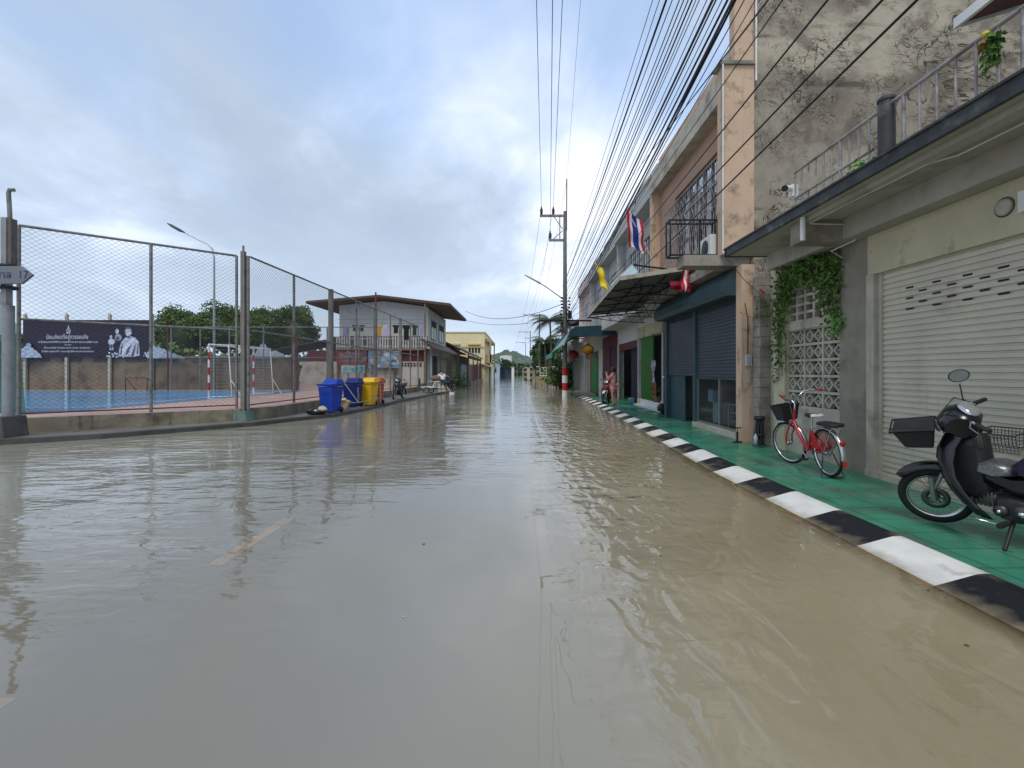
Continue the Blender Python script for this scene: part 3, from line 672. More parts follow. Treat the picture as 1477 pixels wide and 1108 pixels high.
b = MB(); b.box((4.76, Y1 - .02, -.3), (14.5, Y1 + .2, ZT)); b.build('side_wall', PM, sp)
b = MB(); b.box((4.72, Y1 - .06, ZT), (14.5, Y1 + .3, ZT + .09)); b.build('coping', M['concrete'], sp)
b = MB(); b.box((4.12, Y1 - .04, 3.90), (4.758, Y1 + .22, 7.74)); b.box((4.5, Y1 - .05, -.3), (4.757, Y1 + .2, 3.69)); b.build('corner_pilaster', M['orange'], sp)
b = MB(); b.box((4.04, Y1 - .09, 7.741), (4.757, Y1 + .28, 7.81)); b.build('pilaster_cap', M['concrete'], sp)
b = MB(); b.box((4.36, Y1 - .03, 7.812), (4.757, Y1 + .2, 9.20)); b.box((4.40, Y1 + .2, 7.66), (4.60, Y2, 8.25)); b.build('parapet', M['orange'], sp)
b = MB(); b.tube([(4.10, Y1 - .10, 3.9), (4.10, Y1 - .10, 7.72)], .016, 6); b.tube([(4.78, Y1 - .08, 7.4), (4.78, Y1 - .08, 9.2)], .02, 6); b.build('conduit', M['white'], sp)
b = MB(); b.box((4.12, Y1 + .22, 7.10), (4.58, Y2, 7.40)); b.box((4.14, Y1 + .22, 7.401), (4.20, Y2, 7.66)); b.build('cornice_band', M['concrete_lt'], sp)
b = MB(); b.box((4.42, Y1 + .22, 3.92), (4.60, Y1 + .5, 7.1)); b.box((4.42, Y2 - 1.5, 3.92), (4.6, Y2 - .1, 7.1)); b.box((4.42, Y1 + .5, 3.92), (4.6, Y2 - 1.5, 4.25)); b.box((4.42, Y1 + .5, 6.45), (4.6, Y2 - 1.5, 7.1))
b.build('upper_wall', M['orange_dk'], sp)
b = MB(); b.box((4.14, Y2 - .1, 3.9), (4.6, Y2 + .1, 7.1)); b.build('pilaster', M['orange'], sp)
# big window: dark glass, frames and a wrought iron grille
wd = MB(); wd.box((4.57, Y1 + .5, 4.25), (4.60, Y2 - 1.5, 6.45)); wo_ = wd.build('window', M['glass'], sp)
b = MB(); ya, yb = Y1 + .5, Y2 - 1.5
for k in range(8):
    yy = ya + (yb - ya) * k / 7; b.box((4.50, yy - .03, 4.25), (4.568, yy + .03, 6.45))
for z in (4.25, 5.05, 5.85, 6.39): b.box((4.502, ya, z), (4.566, yb, z + .06))
b.build('window_frame', mat('brown_window_frame', (.12, .055, .035), .5), wo_)
b = MB(); gy0, gy1 = ya - .1, yb + .9
for k in range(34):
    yy = gy0 + (gy1 - gy0) * k / 33
    b.tube([(4.40, yy, 4.3), (4.38, yy, 5.1), (4.34, yy, 5.3), (4.40, yy, 5.45), (4.40, yy, 6.35)], .007, 4, False)
for k in range(17):
    yy = gy0 + (gy1 - gy0) * (k + .5) / 17; s_ = (gy1 - gy0) / 17 * .5
    b.tube([(4.385, yy - s_, 4.35), (4.385, yy + s_, 4.8), (4.385, yy - s_, 5.25), (4.385, yy + s_, 5.7), (4.385, yy - s_, 6.15)], .006, 4, False)
    b.tube([(4.385, yy + s_, 5.25), (4.385, yy - s_, 5.7), (4.385, yy + s_, 6.15)], .006, 4, False)
for z in (4.35, 5.25, 5.75, 6.3): b.tube([(4.39, gy0 - .1, z), (4.39, gy1 + .1, z)], .012, 5)
b.build('window_grille', mat('grey_grille_paint', (.42, .43, .44), .5, .2, .3, 6, dirt=.4, dcol=(.12, .06, .05), dscale=7), wo_)
b = MB()
for k, yy in enumerate((10.6, 11.15, 11.9, 12.6)):
    b.add([(4.545, yy, 4.4), (4.53, yy + .08, 4.4), (4.55, yy + .2, 4.4), (4.54, yy + .32, 4.4), (4.545, yy, 6.2), (4.53, yy + .1, 6.2), (4.55, yy + .2, 6.2), (4.54, yy + .3, 6.2)], [(0, 1, 5, 4), (1, 2, 6, 5), (2, 3, 7, 6)], True)
b.build('curtain', mat('pale_curtain', (.5, .52, .56), .9), wo_)
# ledge over the pavement with the black steel cage
b = MB(); b.box((3.38, Y1 + .1, 3.70), (4.75, Y1 + .55, 3.92)); b.box((4.2, Y1 + .55, 3.70), (4.75, Y2, 3.90)); b.build('ledge', M['concrete'], sp)
b = MB(); X0, X1_, z0, z1, yA, yB = 3.14, 4.12, 3.95, 4.68, 9.85, 10.12
for yy in (yA, yB):
    b.tube([(X0, yy, z0), (X1_, yy, z0), (X1_, yy, z1), (X0, yy, z1), (X0, yy, z0)], .024, 4)
for x, z in ((X0, z0), (X0, z1), (X1_, z0), (X1_, z1)): b.tube([(x, yA, z), (x, yB, z)], .024, 4)
b.tube([(3.75, yA, z0), (3.75, yA, z1)], .022, 4)
b.build('steel_cage', M['black'], sp)
# ground floor: blue frame, two roller shutters, glass shopfront
GX = 4.60
for ya_, yb_ in ((Y1 + .2, Y1 + .37), (12.38, 12.56), (14.8, 14.95)): b = MB(); b.box((GX, ya_, -.2), (GX + .14, yb_, 3.10)); b.build('door_frame', M['bluepaint'], sp)
b = MB(); b.prism([(4.74, 3.101), (4.30, 3.101), (4.24, 3.20), (4.24, 3.38), (4.46, 3.66), (4.74, 3.66)], Y1 + .2, Y2, 'Y'); fixn(b.build('shutter_box', M['bluepaint'], sp))
b = MB(); roller(b, Y1 + .37, 12.38, 1.37, 3.12, GX + .07, .078, .014); fixn(b.build('roller_shutter', M['blueshut'], sp))
b = MB(); roller(b, 12.56, 14.8, 1.40, 3.12, GX + .07, .078, .014); fixn(b.build('roller_shutter', M['blueshut'], sp))
b = MB(); b.box((GX + .03, Y1 + .37, 1.33), (GX + .08, 12.38, 1.375)); b.build('shutter_rail', M['bluepaint'], sp)
b = MB(); b.box((GX - .04, Y1 + .3, -.1), (GX + .16, 12.5, .20)); b.build('shop_sill', M['concrete_lt'], sp)
b = MB(); b.box((GX + .06, Y1 + .37, .20), (GX + .075, 12.3, 1.34)); sf = b.build('shop_window', M['glass'], sp)
b = MB()
for yy in (Y1 + .40, 11.0, 12.34): b.box((GX + .04, yy - .035, .2), (GX + .1, yy + .035, 1.34))
b.box((GX + .045, Y1 + .4, .2), (GX + .095, 12.34, .26)); b.build('window_frame', M['alu'], sf)
b = MB(); b.box((GX + .12, 13.5, -.1), (GX + .16, 14.8, 1.5)); b.build('side_door', M['bluepaint'], sp)
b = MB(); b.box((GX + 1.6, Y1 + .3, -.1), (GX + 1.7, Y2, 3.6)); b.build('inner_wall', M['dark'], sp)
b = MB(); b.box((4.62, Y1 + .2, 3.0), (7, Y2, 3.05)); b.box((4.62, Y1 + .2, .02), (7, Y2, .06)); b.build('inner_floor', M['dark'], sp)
b = MB(); b.box((6.9, Y1 + .2, 7.4), (14, Y2 - .2, 7.5)); b.build('flat_roof', M['concrete'], sp)
b = MB(); b.cbox((4.50, 9.72, 1.75), (.05, .08, .26)); b.cbox((4.5, 9.70, 1.45), (.04, .05, .34)); b.build('meter_box', M['greywall'], sp) if False else None
mbx = thing('meter_box', 'small grey electric meter box on the salmon corner pilaster', 'meter box', (4.62, Y1 - .07, 1.7))
b = MB(); b.box((4.56, Y1 - .12, 1.62), (4.68, Y1 - .052, 1.86)); b.build('case', M['greywall'], mbx, bevel=.01)
b = MB(); b.box((4.60, Y1 - .10, 1.28), (4.66, Y1 - .052, 1.56)); b.build('switch', M['concrete_lt'], mbx)
b = MB(); b.tube([(4.62, Y1 - .06, 1.86), (4.62, Y1 - .06, 2.6), (4.56, Y1 - .06, 2.9)], .008, 5); b.build('cable', M['black'], mbx)
# display inside the shop
dk = thing('display_rack', 'wire rack with boxes inside the dark shop window', 'rack', (GX + .5, 11, .2))
b = MB()
for x in (GX + .35, GX + .75):
    for yy in (10.4, 11.2): b.tube([(x, yy, .2), (x, yy, .75)], .01, 4)
for z in (.35, .55, .74):
    b.tube([(GX + .35, 10.4, z), (GX + .35, 11.2, z), (GX + .75, 11.2, z), (GX + .75, 10.4, z), (GX + .35, 10.4, z)], .008, 4)
b.build('rack_frame', M['white'], dk)
b = MB(); b.cbox((GX + .5, 10.6, .93), (.3, .25, .36)); b.cbox((GX + .4, 11.6, .5), (.3, .5, .5)); b.cbox((GX + .35, 12.0, .9), (.2, .3, .3)); b.build('carton', mat('pale_blue_carton', (.25, .4, .5), .7), dk)
# AC unit on ledge
ac = thing('air_conditioner', 'white outdoor air conditioner unit below the barred window', 'air conditioner', (4.2, 10.1, 3.93))
b = MB(); b.box((4.02, 9.95, 3.93), (4.36, 10.65, 4.42)); b.build('case', M['white'], ac, bevel=.015)
b = MB(); b.lathe([(.0, -.006), (.17, -.006), (.19, 0)], (4.015, 10.25, 4.17), 16, 'X'); b.build('fan_grille', M['blackplastic'], ac)

# row of grey / white units further along
def flagw(): pass
ROW = [  # y0, y1, upper material, x ground, x upper, label
    (14.98, 20.7, M['greywall'], 5.20, 4.26, 'grey shophouse with open green door and tall curtained window above a tin awning'),
    (20.72, 25.0, M['greywall'], 5.20, 4.33, 'narrow grey shophouse with a dark navy doorway'),
    (25.02, 29.6, M['greywall'], 5.22, 4.40, 'grey shophouse with plum coloured doorway beside the woman'),
    (29.62, 35.5, mat('pink_white_wall', (.60, .50, .48), .8, dirt=.2, dcol=(.3, .25, .22)), 5.25, 4.46, 'white shophouse with a bright green door and hanging lanterns')]
units = []
for i, (y0, y1, um, gx, ux, lab) in enumerate(ROW):
    t = thing('shophouse', lab, 'shophouse', (5.2, (y0 + y1) / 2, .08)); units.append(t)
    b = MB(); b.box((ux + .35, y0, 3.9), (ux + .5, y1, 4.6)); b.box((ux + .35, y0, 6.4), (ux + .5, y1, 7.1)); b.box((ux + .352, y0, 4.6), (ux + .5, y0 + .9, 6.4)); b.box((ux + .352, y1 - .8, 4.6), (ux + .5, y1, 6.4)); b.build('upper_wall', um, t)
    b = MB(); b.box((ux + .0, y1 - .12, 3.9), (ux + .348, y1 + .08, 7.1)); b.box((ux, y0 + .02, 3.72), (gx + .3, y1, 3.9)); b.build('ledge_and_fin', um, t)
    b = MB(); b.box((ux - .12, y0, 7.1), (ux + .45, y1, 7.40)); b.box((ux - .10, y0, 7.4), (ux - .04, y1, 7.55)); b.box((ux + .1, y0, 7.66), (ux + .3, y1, 8.15)); b.build('parapet', M['greywall'] if i < 3 else um, t)
    b = MB()
    for k in range(4): yy = y0 + .5 + k * (y1 - y0 - .8) / 3; b.tube([(ux - .07, yy, 7.4), (ux - .07, yy, 7.72)], .03, 5)
    b.tube([(ux - .07, y0, 7.74), (ux - .07, y1, 7.74)], .03, 6)
    b.build('roof_rail', M['concrete'], t)
    b = MB(); b.box((ux + .44, y0 + .9, 4.6), (ux + .46, y1 - .8, 6.4)); wn = b.build('window', M['glass'], t)
    b = MB(); n_ = 12
    for k in range(n_ + 1):
        yy = y0 + .9 + (y1 - y0 - 1.7) * k / n_; b.box((ux + .40, yy - .03 - (.05 if k % 2 else 0), 4.6), (ux + .43, yy + .03, 6.4))
    b.build('window_bars', M['white'], wn)
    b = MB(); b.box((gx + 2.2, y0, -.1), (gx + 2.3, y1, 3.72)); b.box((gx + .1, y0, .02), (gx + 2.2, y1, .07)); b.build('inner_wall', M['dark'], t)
    b = MB(); b.box((gx, y0, -.2), (gx + .3, y0 + .14, 3.719)); b.box((gx, y0 + .14, 2.95), (gx + .2, y1, 3.719)); b.build('front_wall', M['whitewall'] if i in (0, 3) else M['greywall'], t)
    b = MB(); b.box((ux + .5, y0 + .2, 7.2), (13, y1, 7.3)); b.box((13, y0, -.3), (13.2, y1, 7.3)); b.build('flat_roof', M['concrete'], t)
b = MB(); b.box((4.62, 14.97, -.2), (5.2, 15.1, 3.7)); b.build('return_wall', M['bluepaint'], units[0])
# unit 2: white steps, green leaf door, glass
b = MB(); b.box((4.95, 16.4, .0), (5.6, 20.7, .13)); b.box((5.15, 16.6, .13), (5.7, 20.7, .36)); b.build('front_step', M['white'], units[0])
b = MB(); b.box((5.24, 18.6, .36), (5.30, 20.4, 2.95)); b.build('green_door', M['darkgreen'], units[0])
b = MB(); b.box((5.26, 15.2, .36), (5.28, 17.3, 2.95)); b.build('shop_glass', M['glass'], units[0])
b = MB()
for yy in (15.2, 16.2, 17.3): b.box((5.22, yy, .36), (5.27, yy + .06, 2.95))
b.box((5.22, 15.2, 1.3), (5.265, 17.3, 1.35)); b.build('glass_frame', M['white'], units[0])
b = MB(); b.box((5.12, 17.0, 2.95), (5.197, 20.6, 3.4)); b.build('sign_board', mat('faded_yellow_board', (.35, .32, .2), .7, dirt=.3), units[0])
# unit 3: dark doorway with navy shutters
b = MB(); b.box((5.4, 21.5, .08), (5.44, 22.9, 2.6)); b.build('navy_door', M['navy'], units[1])
b = MB(); b.box((5.21, 20.9, 2.6), (5.35, 25, 2.948)); b.build('maroon_valance', M['maroon'], units[1])
b = MB(); b.box((5.15, 24.7, .0), (5.21, 24.95, 2.95)); b.build('door_post', M['concrete_lt'], units[1])
# unit 4: plum shutters
b = MB(); b.box((5.23, 25.3, .08), (5.3, 27.2, 2.95)); b.build('plum_shutter', M['purple'], units[2])
b = MB(); b.box((5.20, 27.2, .08), (5.3, 29.6, 2.95)); b.box((5.16, 25.2, 2.951), (5.218, 29.5, 3.6)); b.build('plum_wall', M['magenta'], units[2])
# unit 5: white wall, green door
b = MB(); b.box((5.2, 29.8, .0), (5.35, 31.2, 2.95)); b.build('white_wall', M['white'], units[3])
b = MB(); b.box((5.15, 31.3, .08), (5.22, 32.6, 2.5)); b.box((5.16, 32.7, .08), (5.22, 33.9, 2.5)); b.build('green_door', M['greendoor'], units[3])
b = MB(); b.box((5.1, 34.4, -.1), (5.25, 34.7, 3.0)); b.build('wooden_post', mat('pale_wood', (.45, .33, .2), .7), units[3])
# unit 6: grey folding doors
t6 = thing('row_house', 'low house with grey folding doors beyond the green door', 'house', (5.3, 40, .08))
b = MB()
for k in range(22):
    yy = 35.6 + k * .55; b.add([(5.25, yy, -.1), (5.13, yy + .27, -.1), (5.25, yy + .55, -.1), (5.25, yy, 2.9), (5.13, yy + .27, 2.9), (5.25, yy + .55, 2.9)], [(0, 1, 4, 3), (1, 2, 5, 4)], False)
b.build('folding_door', mat('dull_grey_paint', (.22, .22, .21), .6, dirt=.2), t6)
b = MB(); b.box((5.15, 35.55, 2.9), (10, 47.7, 4.6)); b.box((5.3, 35.55, -.3), (10, 47.7, 2.9)); b.build('wall', M['greywall'], t6)
b = MB(); b.prism([(4.5, 4.6), (7.5, 5.6), (10.5, 4.6), (10.5, 4.5), (7.5, 5.48), (4.5, 4.5)], 35.6, 47.9, 'Y'); b.build('roof', M['rooftin'], t6)
t7 = thing('row_house', 'far two storey grey house behind the palms on the right', 'house', (6, 54, 0))
b = MB(); b.box((4.9, 48.2, -.3), (10, 56, 6.2)); b.build('wall', M['greywall'], t7)
b = MB(); b.prism([(4.4, 6.2), (7.5, 7.4), (10.5, 6.2), (10.5, 6.05), (7.5, 7.25), (4.4, 6.05)], 48, 56.3, 'Y'); b.build('roof', M['rooftin'], t7)
b = MB()
for yy in (49.5, 52, 54): b.box((4.87, yy, 3.8), (4.9, yy + 1.1, 5.2))
b.build('window', M['dark'], t7)
# tin awning with steel trusses over the green door
aw = thing('tin_awning', 'corrugated tin awning on a black truss under the Thai flags', 'awning', (4.4, 14, 3.8))
NI, NO, FI, FO = Vector((4.45, 11.9, 4.12)), Vector((2.50, 11.9, 3.82)), Vector((4.6, 17.3, 3.74)), Vector((2.48, 17.3, 3.52))
def aw_pt(u, v, dz=0): return (NO * (1 - v) + FO * v) * (1 - u) + (NI * (1 - v) + FI * v) * u + Vector((0, 0, dz))
b = MB(); nv = 72
vs = []; 
for k in range(nv + 1):
    for u in (0, .5, 1): vs.append(aw_pt(u, k / nv, .05 + (.018 if k % 2 else -.006)))
b.add(vs, [(k * 3 + i, k * 3 + i + 1, k * 3 + i + 4, k * 3 + i + 3) for k in range(nv) for i in (0, 1)], False)
o = b.build('corrugated_sheet', M['awn'], aw)
b = MB(); b.add([aw_pt(0, 0, .10), aw_pt(1, 0, .10), aw_pt(1, 0, -.06), aw_pt(0, 0, -.04)], [(0, 1, 2, 3)]); b.add([aw_pt(0, 0, .09) + Vector((0, .01, 0)), aw_pt(0, 0, -.02) + Vector((0, .01, 0)), aw_pt(0, 1, -.02), aw_pt(0, 1, .09)], [(0, 1, 2, 3)])
o = b.build('edge_flashing', M['concrete_lt'], aw)
b = MB()
for u in (.02, .33, .66, .98): b.tube([aw_pt(u, 0, -.0), aw_pt(u, 1, -.0)], .022, 4)
for k in range(6):
    v = k / 5; b.tube([aw_pt(0, v, -.03), aw_pt(1, v, -.03)], .025, 4); b.tube([aw_pt(0.05, v, -.04), aw_pt(.55, v, -.28), aw_pt(1, v, -.42)], .018, 4)
    for q in range(5):
        u0 = .15 + q * .18; dd = -.05 - .37 * u0
        b.tube([aw_pt(u0, v, -.03), aw_pt(u0 + .07, v, dd - .01)], .010, 4); b.tube([aw_pt(u0 + .07, v, dd - .01), aw_pt(u0 + .17, v, -.03)], .010, 4)
b.build('truss', M['black'], aw)
aw2 = thing('clear_sheet_awning', 'small pale blue clear plastic sheet standing above the tin awning', 'awning', (3.5, 15, 4.2))
b = MB(); p0 = W(880, 412, 15.2); p1 = W(912, 382, 14.2); p2 = W(925, 398, 13.0); p3 = W(893, 414, 13.6)
b.add([p0, p1, p2, p3] + [p + Vector((0, 0, .02)) for p in (p0, p1, p2, p3)], [(3, 2, 1, 0), (4, 5, 6, 7), (0, 1, 5, 4), (1, 2, 6, 5), (2, 3, 7, 6), (3, 0, 4, 7)], False)
b.build('sheet', mat('pale_clear_sheet', (.45, .58, .60), .3, alpha=.75), aw2)
b = MB(); b.tube([p1, p1 + Vector((1.2, 0, -.15))], .03, 4); b.tube([p2, p2 + Vector((0, 0, -.4))], .03, 4); b.tube([p0, p2], .02, 4); b.build('frame', M['black'], aw2)
# dark teal canvas awning
ta = thing('canvas_awning', 'dark teal canvas awning over the plum doorway and lanterns', 'awning', (4.5, 27, 3.5))
sec = [(5.15, 4.05), (2.95, 3.95), (2.70, 3.75), (2.28, 2.98)]
b = MB()
for (xa, za), (xb, zb) in zip(sec, sec[1:]): b.add([(xa, 25.3, za), (xb, 25.3, zb), (xb, 33.5, zb), (xa, 33.5, za), (xa, 25.3, za - .03), (xb, 25.3, zb - .03), (xb, 33.5, zb - .03), (xa, 33.5, za - .03)], [(0, 1, 2, 3), (7, 6, 5, 4)])
b.build('canvas_top', M['teal'], ta)
b = MB(); b.add([(5.15, 25.28, 4.05), (2.95, 25.28, 3.95), (2.70, 25.28, 3.75), (2.55, 25.28, 3.42), (5.15, 25.28, 3.48)], [(0, 1, 2, 3, 4)]); b.build('front_valance', M['teal'], ta)
b = MB(); b.add([(2.69, 25.26, 3.73), (2.26, 25.26, 2.96), (2.26, 33.5, 2.94), (2.69, 33.5, 3.73)], [(0, 1, 2, 3)]); b.add([(2.70, 25.27, 3.75), (2.27, 25.27, 2.97), (2.36, 25.27, 2.92), (2.56, 25.27, 3.40)], [(0, 1, 2, 3)]); b.build('side_valance', M['tealpale'], ta)
b = MB()
for yy in (25.4, 29.4, 33.4): b.tube([(5.1, yy, 3.9), (2.95, yy, 3.88), (2.3, yy, 2.98)], .03, 5)
b.build('awning_frame', M['black'], ta)
tb = thing('canvas_awning', 'bright teal canvas awning further down the street behind the utility pole', 'awning', (4, 42, 3.5))
b = MB(); b.add([(4.9, 38, 4.6), (2.62, 38, 3.1), (2.62, 47, 3.1), (4.9, 47, 4.6)], [(0, 1, 2, 3)]); b.add([(2.6, 38, 3.12), (2.6, 38, 2.72), (2.6, 47, 2.72), (2.6, 47, 3.12)], [(0, 1, 2, 3)]); b.build('canvas_top', M['tealbright'], tb)
b = MB(); b.tube([(2.7, 46.8, 0), (2.7, 46.8, 3.1)], .04, 5); b.tube([(2.7, 38.2, 2.8), (4.9, 38.2, 2.8)], .03, 5); b.build('awning_frame', M['bluepaint'], tb)
# lanterns
def lantern(p, r, m, label, ribs):
    t = thing('paper_lantern', label, 'lantern', p, group='paper lanterns under the teal awning'); b = MB()
    prof = []
    for k in range(13):
        a = math.pi * (k / 12); prof.append((max(.25 * r, r * (math.sin(a) ** .7)) * (1 if k % 2 else .96), -r * .72 * math.cos(a)))
    b.lathe(prof, (0, 0, 0), 16); b.build('lantern_body', m, t, True)
    b = MB(); b.lathe([(0, r * .72), (.3 * r, r * .72), (.3 * r, r * .85), (0, r * .86)], (0, 0, 0), 12); b.build('lantern_cap', ribs, t, True); b = MB(); b.lathe([(0, -r * .86), (.3 * r, -r * .85), (.3 * r, -r * .72), (0, -r * .72)], (0, 0, 0), 12); b.build('lantern_cap', ribs, t, True); b = MB(); b.tube([(0, 0, r * .8), (0, 0, r * 1.6)], .01, 4); b.build('cord', M['black'], t, True)
    b = MB()
    for k in range(9):
        a = k * .7; b.tube([(r * .22 * math.cos(a), r * .22 * math.sin(a), -r * .85), (r * .26 * math.cos(a), r * .26 * math.sin(a), -r * 1.5)], .012, 4)
    b.build('tassel', M['redlan'], t, True)
lantern((3.72, 25.9, 2.75), .36, M['gold'], 'gold round lantern with red tassels below the teal awning edge', M['redplain'])
lantern((3.42, 30.0, 2.62), .34, M['redlan'], 'red round lantern behind the gold lantern', M['gold'])
# ================================================================== POLES AND WIRES
def utility_pole(name, label, x, y, h, arms, group=None, painted=False, r=.16):
    if painted: r = .125
    t = thing(name, label, 'utility pole', (x, y, 0), group=group)
    b = MB(); b.box((x - r, y - r, -.3), (x + r, y + r, 0)); 
    b.v = []; b.f = []; b.m = []; b.s = []
    b.tube([(x, y, -.3), (x, y, h)], [r * 1.35, r * .8], 4 if not painted else 8); b.build('post', M['pole'], t)
    for k, (z, xl, xr) in enumerate(arms):
        b = MB(); b.box((x + xl, y - .05, z - .06), (x + xr, y + .05, z + .06)); b.tube([(x + xl * .45, y, z - .05), (x, y, z - 1.0)], .03, 4); arm = b.build('crossarm', M['steel'] if not painted else M['concrete_lt'], t)
    return t
PY = 29.0
pa = utility_pole('utility_pole', 'tall concrete utility pole with red and white bands at the water edge', 2.77, PY, 11.4, [], painted=True)
x, y = 2.77, PY
b = MB(); b.box((1.22, y - .05, 11.05), (2.66, y + .05, 11.19)); b.box((1.78, y - .05, 9.55), (2.66, y + .05, 9.69)); b.tube([(2.45, y, 11.1), (2.45, y, 9.6)], .04, 4); b.tube([(2.1, y, 11.06), (2.62, y, 10.3)], .03, 4); b.tube([(2.0, y, 9.65), (2.62, y, 10.2)], .03, 4)
b.build('crossarm', M['steel'], pa)
for ix, iz in ((1.32, 11.19), (2.05, 11.19), (1.86, 9.69)):
    b = MB(); b.lathe([(.03, 0), (.09, .05), (.06, .1), (.11, .17), (.07, .22), (.10, .30), (.05, .38), (.03, .5), (0, .52)], (ix, y, iz), 10); b.build('insulator', M['blackplastic'], pa)
b = MB(); b.tube([(2.87, y, 10.2), (2.88, y, 13.4)], .035, 5); b.build('lightning_rod', M['rust'], pa)
b = MB()
for k, m in enumerate(('redplain', 'white', 'redplain', 'white')): b.mi = k % 2; b.tube([(x, y, 1.76 - (k + 1) * .46), (x, y, 1.76 - k * .46)], .18, 12, False)
b.build('painted_bands', [M['redplain'], M['white']], pa)
b = MB(); b.tube([(2.65, y, 6.0), (1.6, y, 6.75), (1.2, y - .0, 7.0)], .035, 6); b.build('lamp_arm', M['alu'], pa)
b = MB(); b.tube([(1.25, y, 6.97), (.30, y, 7.48)], [.07, .035], 6); b.build('lamp_head', M['alu'], pa)
b = MB(); b.box((1.2, y - .06, 4.62), (4.4, y + .06, 4.72)); b.build('cable_bracket', M['black'], pa)
b = MB(); random.seed(3)
for k in range(9):
    zz = 4.4 + k * .2; b.lathe([(0, 0), (.07, .01), (.09, .06), (.05, .10), (0, .11)], (2.55 + random.uniform(-.03, .03), y - .14, zz), 8); b.lathe([(0, 0), (.06, .01), (.08, .05), (.04, .09), (0, .1)], (3.02 + random.uniform(-.03, .03), y - .14, zz), 8)
for k in range(16):
    a = Vector((2.7 + random.uniform(-.35, .35), y - .25, random.uniform(3.7, 5.6))); c = a + Vector((random.uniform(-.3, .4), random.uniform(-.1, .1), random.uniform(-.6, .2)))
    b.tube([a, (a + c) / 2 + Vector((.1, -.1, -.2)), c], .022, 4, False)
for z in (5.1, 4.9): b.cbox((3.05, y - .2, z), (.22, .16, .26))
b.build('cable_clutter', M['black'], pa)
far_poles = [(3.25, 79, 11.3, [(11.1, -2.7, .15)], 'concrete utility pole with one long crossarm, second from the camera'),
             (2.55, 116, 11.6, [(11.4, -2.9, .15), (9.9, -1.4, .8)], 'utility pole with two crossarms, third along the street'),
             (1.9, 158, 11.6, [(11.5, -3.3, .2)], 'utility pole with one crossarm, fourth along the street'),
             (-1.3, 215, 11.2, [(11.0, -2.0, .3)], 'small far utility pole in front of the hill')]
for q in far_poles: utility_pole('utility_pole', q[4], q[0], q[1], q[2], q[3], 'far utility poles')
def wire(p, q, sag, r, name, label, group, m, n=14):
    p, q = Vector(p), Vector(q); pts = []
    for i in range(n + 1):
        t = i / n; v = p.lerp(q, t); v.z -= sag * 4 * t * (1 - t); pts.append(v)
    b = MB(); b.tube(pts, r, 5, False); o = b.build(name, m); me = o.data
    return tag(o, label, 'cable', group)
def through(P, px, py, Y, Yend):     # from P on the pole, through the sight line at depth Y, on to depth Yend
    Q = W(px, py, Y); t = (Yend - P[1]) / (Q.y - P[1]); return Vector(P) + (Q - Vector(P)) * t
G1 = 'high voltage wires above the street'
for P, px, Yk in (((1.32, PY, 11.7), 774, 13.5), ((1.86, PY, 10.2), 797, 11.5), ((2.05, PY, 11.7), 811, 13.5), ((2.88, PY, 13.4), 837, 15.3)):
    thin = px == 837
    wire(P, through(P, px, 0, Yk, -10), .12, .011 if not thin else .006, 'power_line', 'thin lightning wire running from the top of the pole' if thin else {774: 'leftmost of the three wires on top of the tall pole', 797: 'middle wire of the three on top of the tall pole', 811: 'right wire of the three on top of the tall pole'}[px], G1, M['cable'])
for P, Q in (((1.32, PY, 11.7), (.65, 79, 11.4)), ((1.86, PY, 10.2), (1.5, 79, 11.4)), ((2.05, PY, 11.7), (2.4, 79, 11.4)), ((2.88, PY, 13.3), (3.25, 79, 12.4))):
    wire(P, Q, .9, .010, 'power_line', 'thin wire running from the tall pole to the next pole', 'wires from pole to pole', M['cable'])
for P, Q in (((.65, 79, 11.4), (-.2, 116, 11.7)), ((1.6, 79, 11.4), (1.0, 116, 11.7)), ((2.4, 79, 11.4), (2.3, 116, 11.7)), ((-.2, 116, 11.7), (-1.3, 158, 11.8)), ((1.6, 116, 11.7), (1.2, 158, 11.8)), ((-1.3, 158, 11.7), (-3, 215, 11.2)), ((1.2, 158, 11.7), (-1.5, 215, 11.2))):
    wire(P, Q, 1.1, .016, 'power_line', 'thin wire strung between two far poles', 'wires from pole to pole', M['cable'], 8)
# thick bundle on the street side of the shophouses
random.seed(11)
G2 = 'bundle of black cables above the pavement'
tops = [928, 939, 951, 957, 964, 970, 977, 984, 990, 996, 1001, 1007, 1013, 1019, 1024, 1029, 1034, 1039]
for k, px in enumerate(tops):
    zz = 7.2 - 2.4 * k / (len(tops) - 1) + random.uniform(-.12, .12) if k > 1 else 7.3 - k * .5
    P = (2.62 + random.uniform(-.08, .1) + .015 * k, PY, zz)
    th = random.choice([.005, .006, .008, .009, .012]) if k > 1 else .004
    if px in (1013, 1034): th = .015
    wire(P, through(P, px, 0, 5.0 + random.uniform(-.15, .15), -8), .22 + random.uniform(0, .14), th, 'overhead_cable', 'black cable in the thick bundle running overhead along the shophouses', G2, M['cable'] if k % 4 else M['cablegrey'], 24)
for k, (px, top_) in enumerate(((1048, .009), (1060, .006), (1075, .005))):
    P = (2.9, PY, 5.0 - .1 * k); wire(P, through(P, px, 0, 5.0, -8), .2, top_, 'overhead_cable', 'black cable in the thick bundle running overhead along the shophouses', G2, M['cable'], 24)
G3 = 'service cables passing in front of the salmon wall'
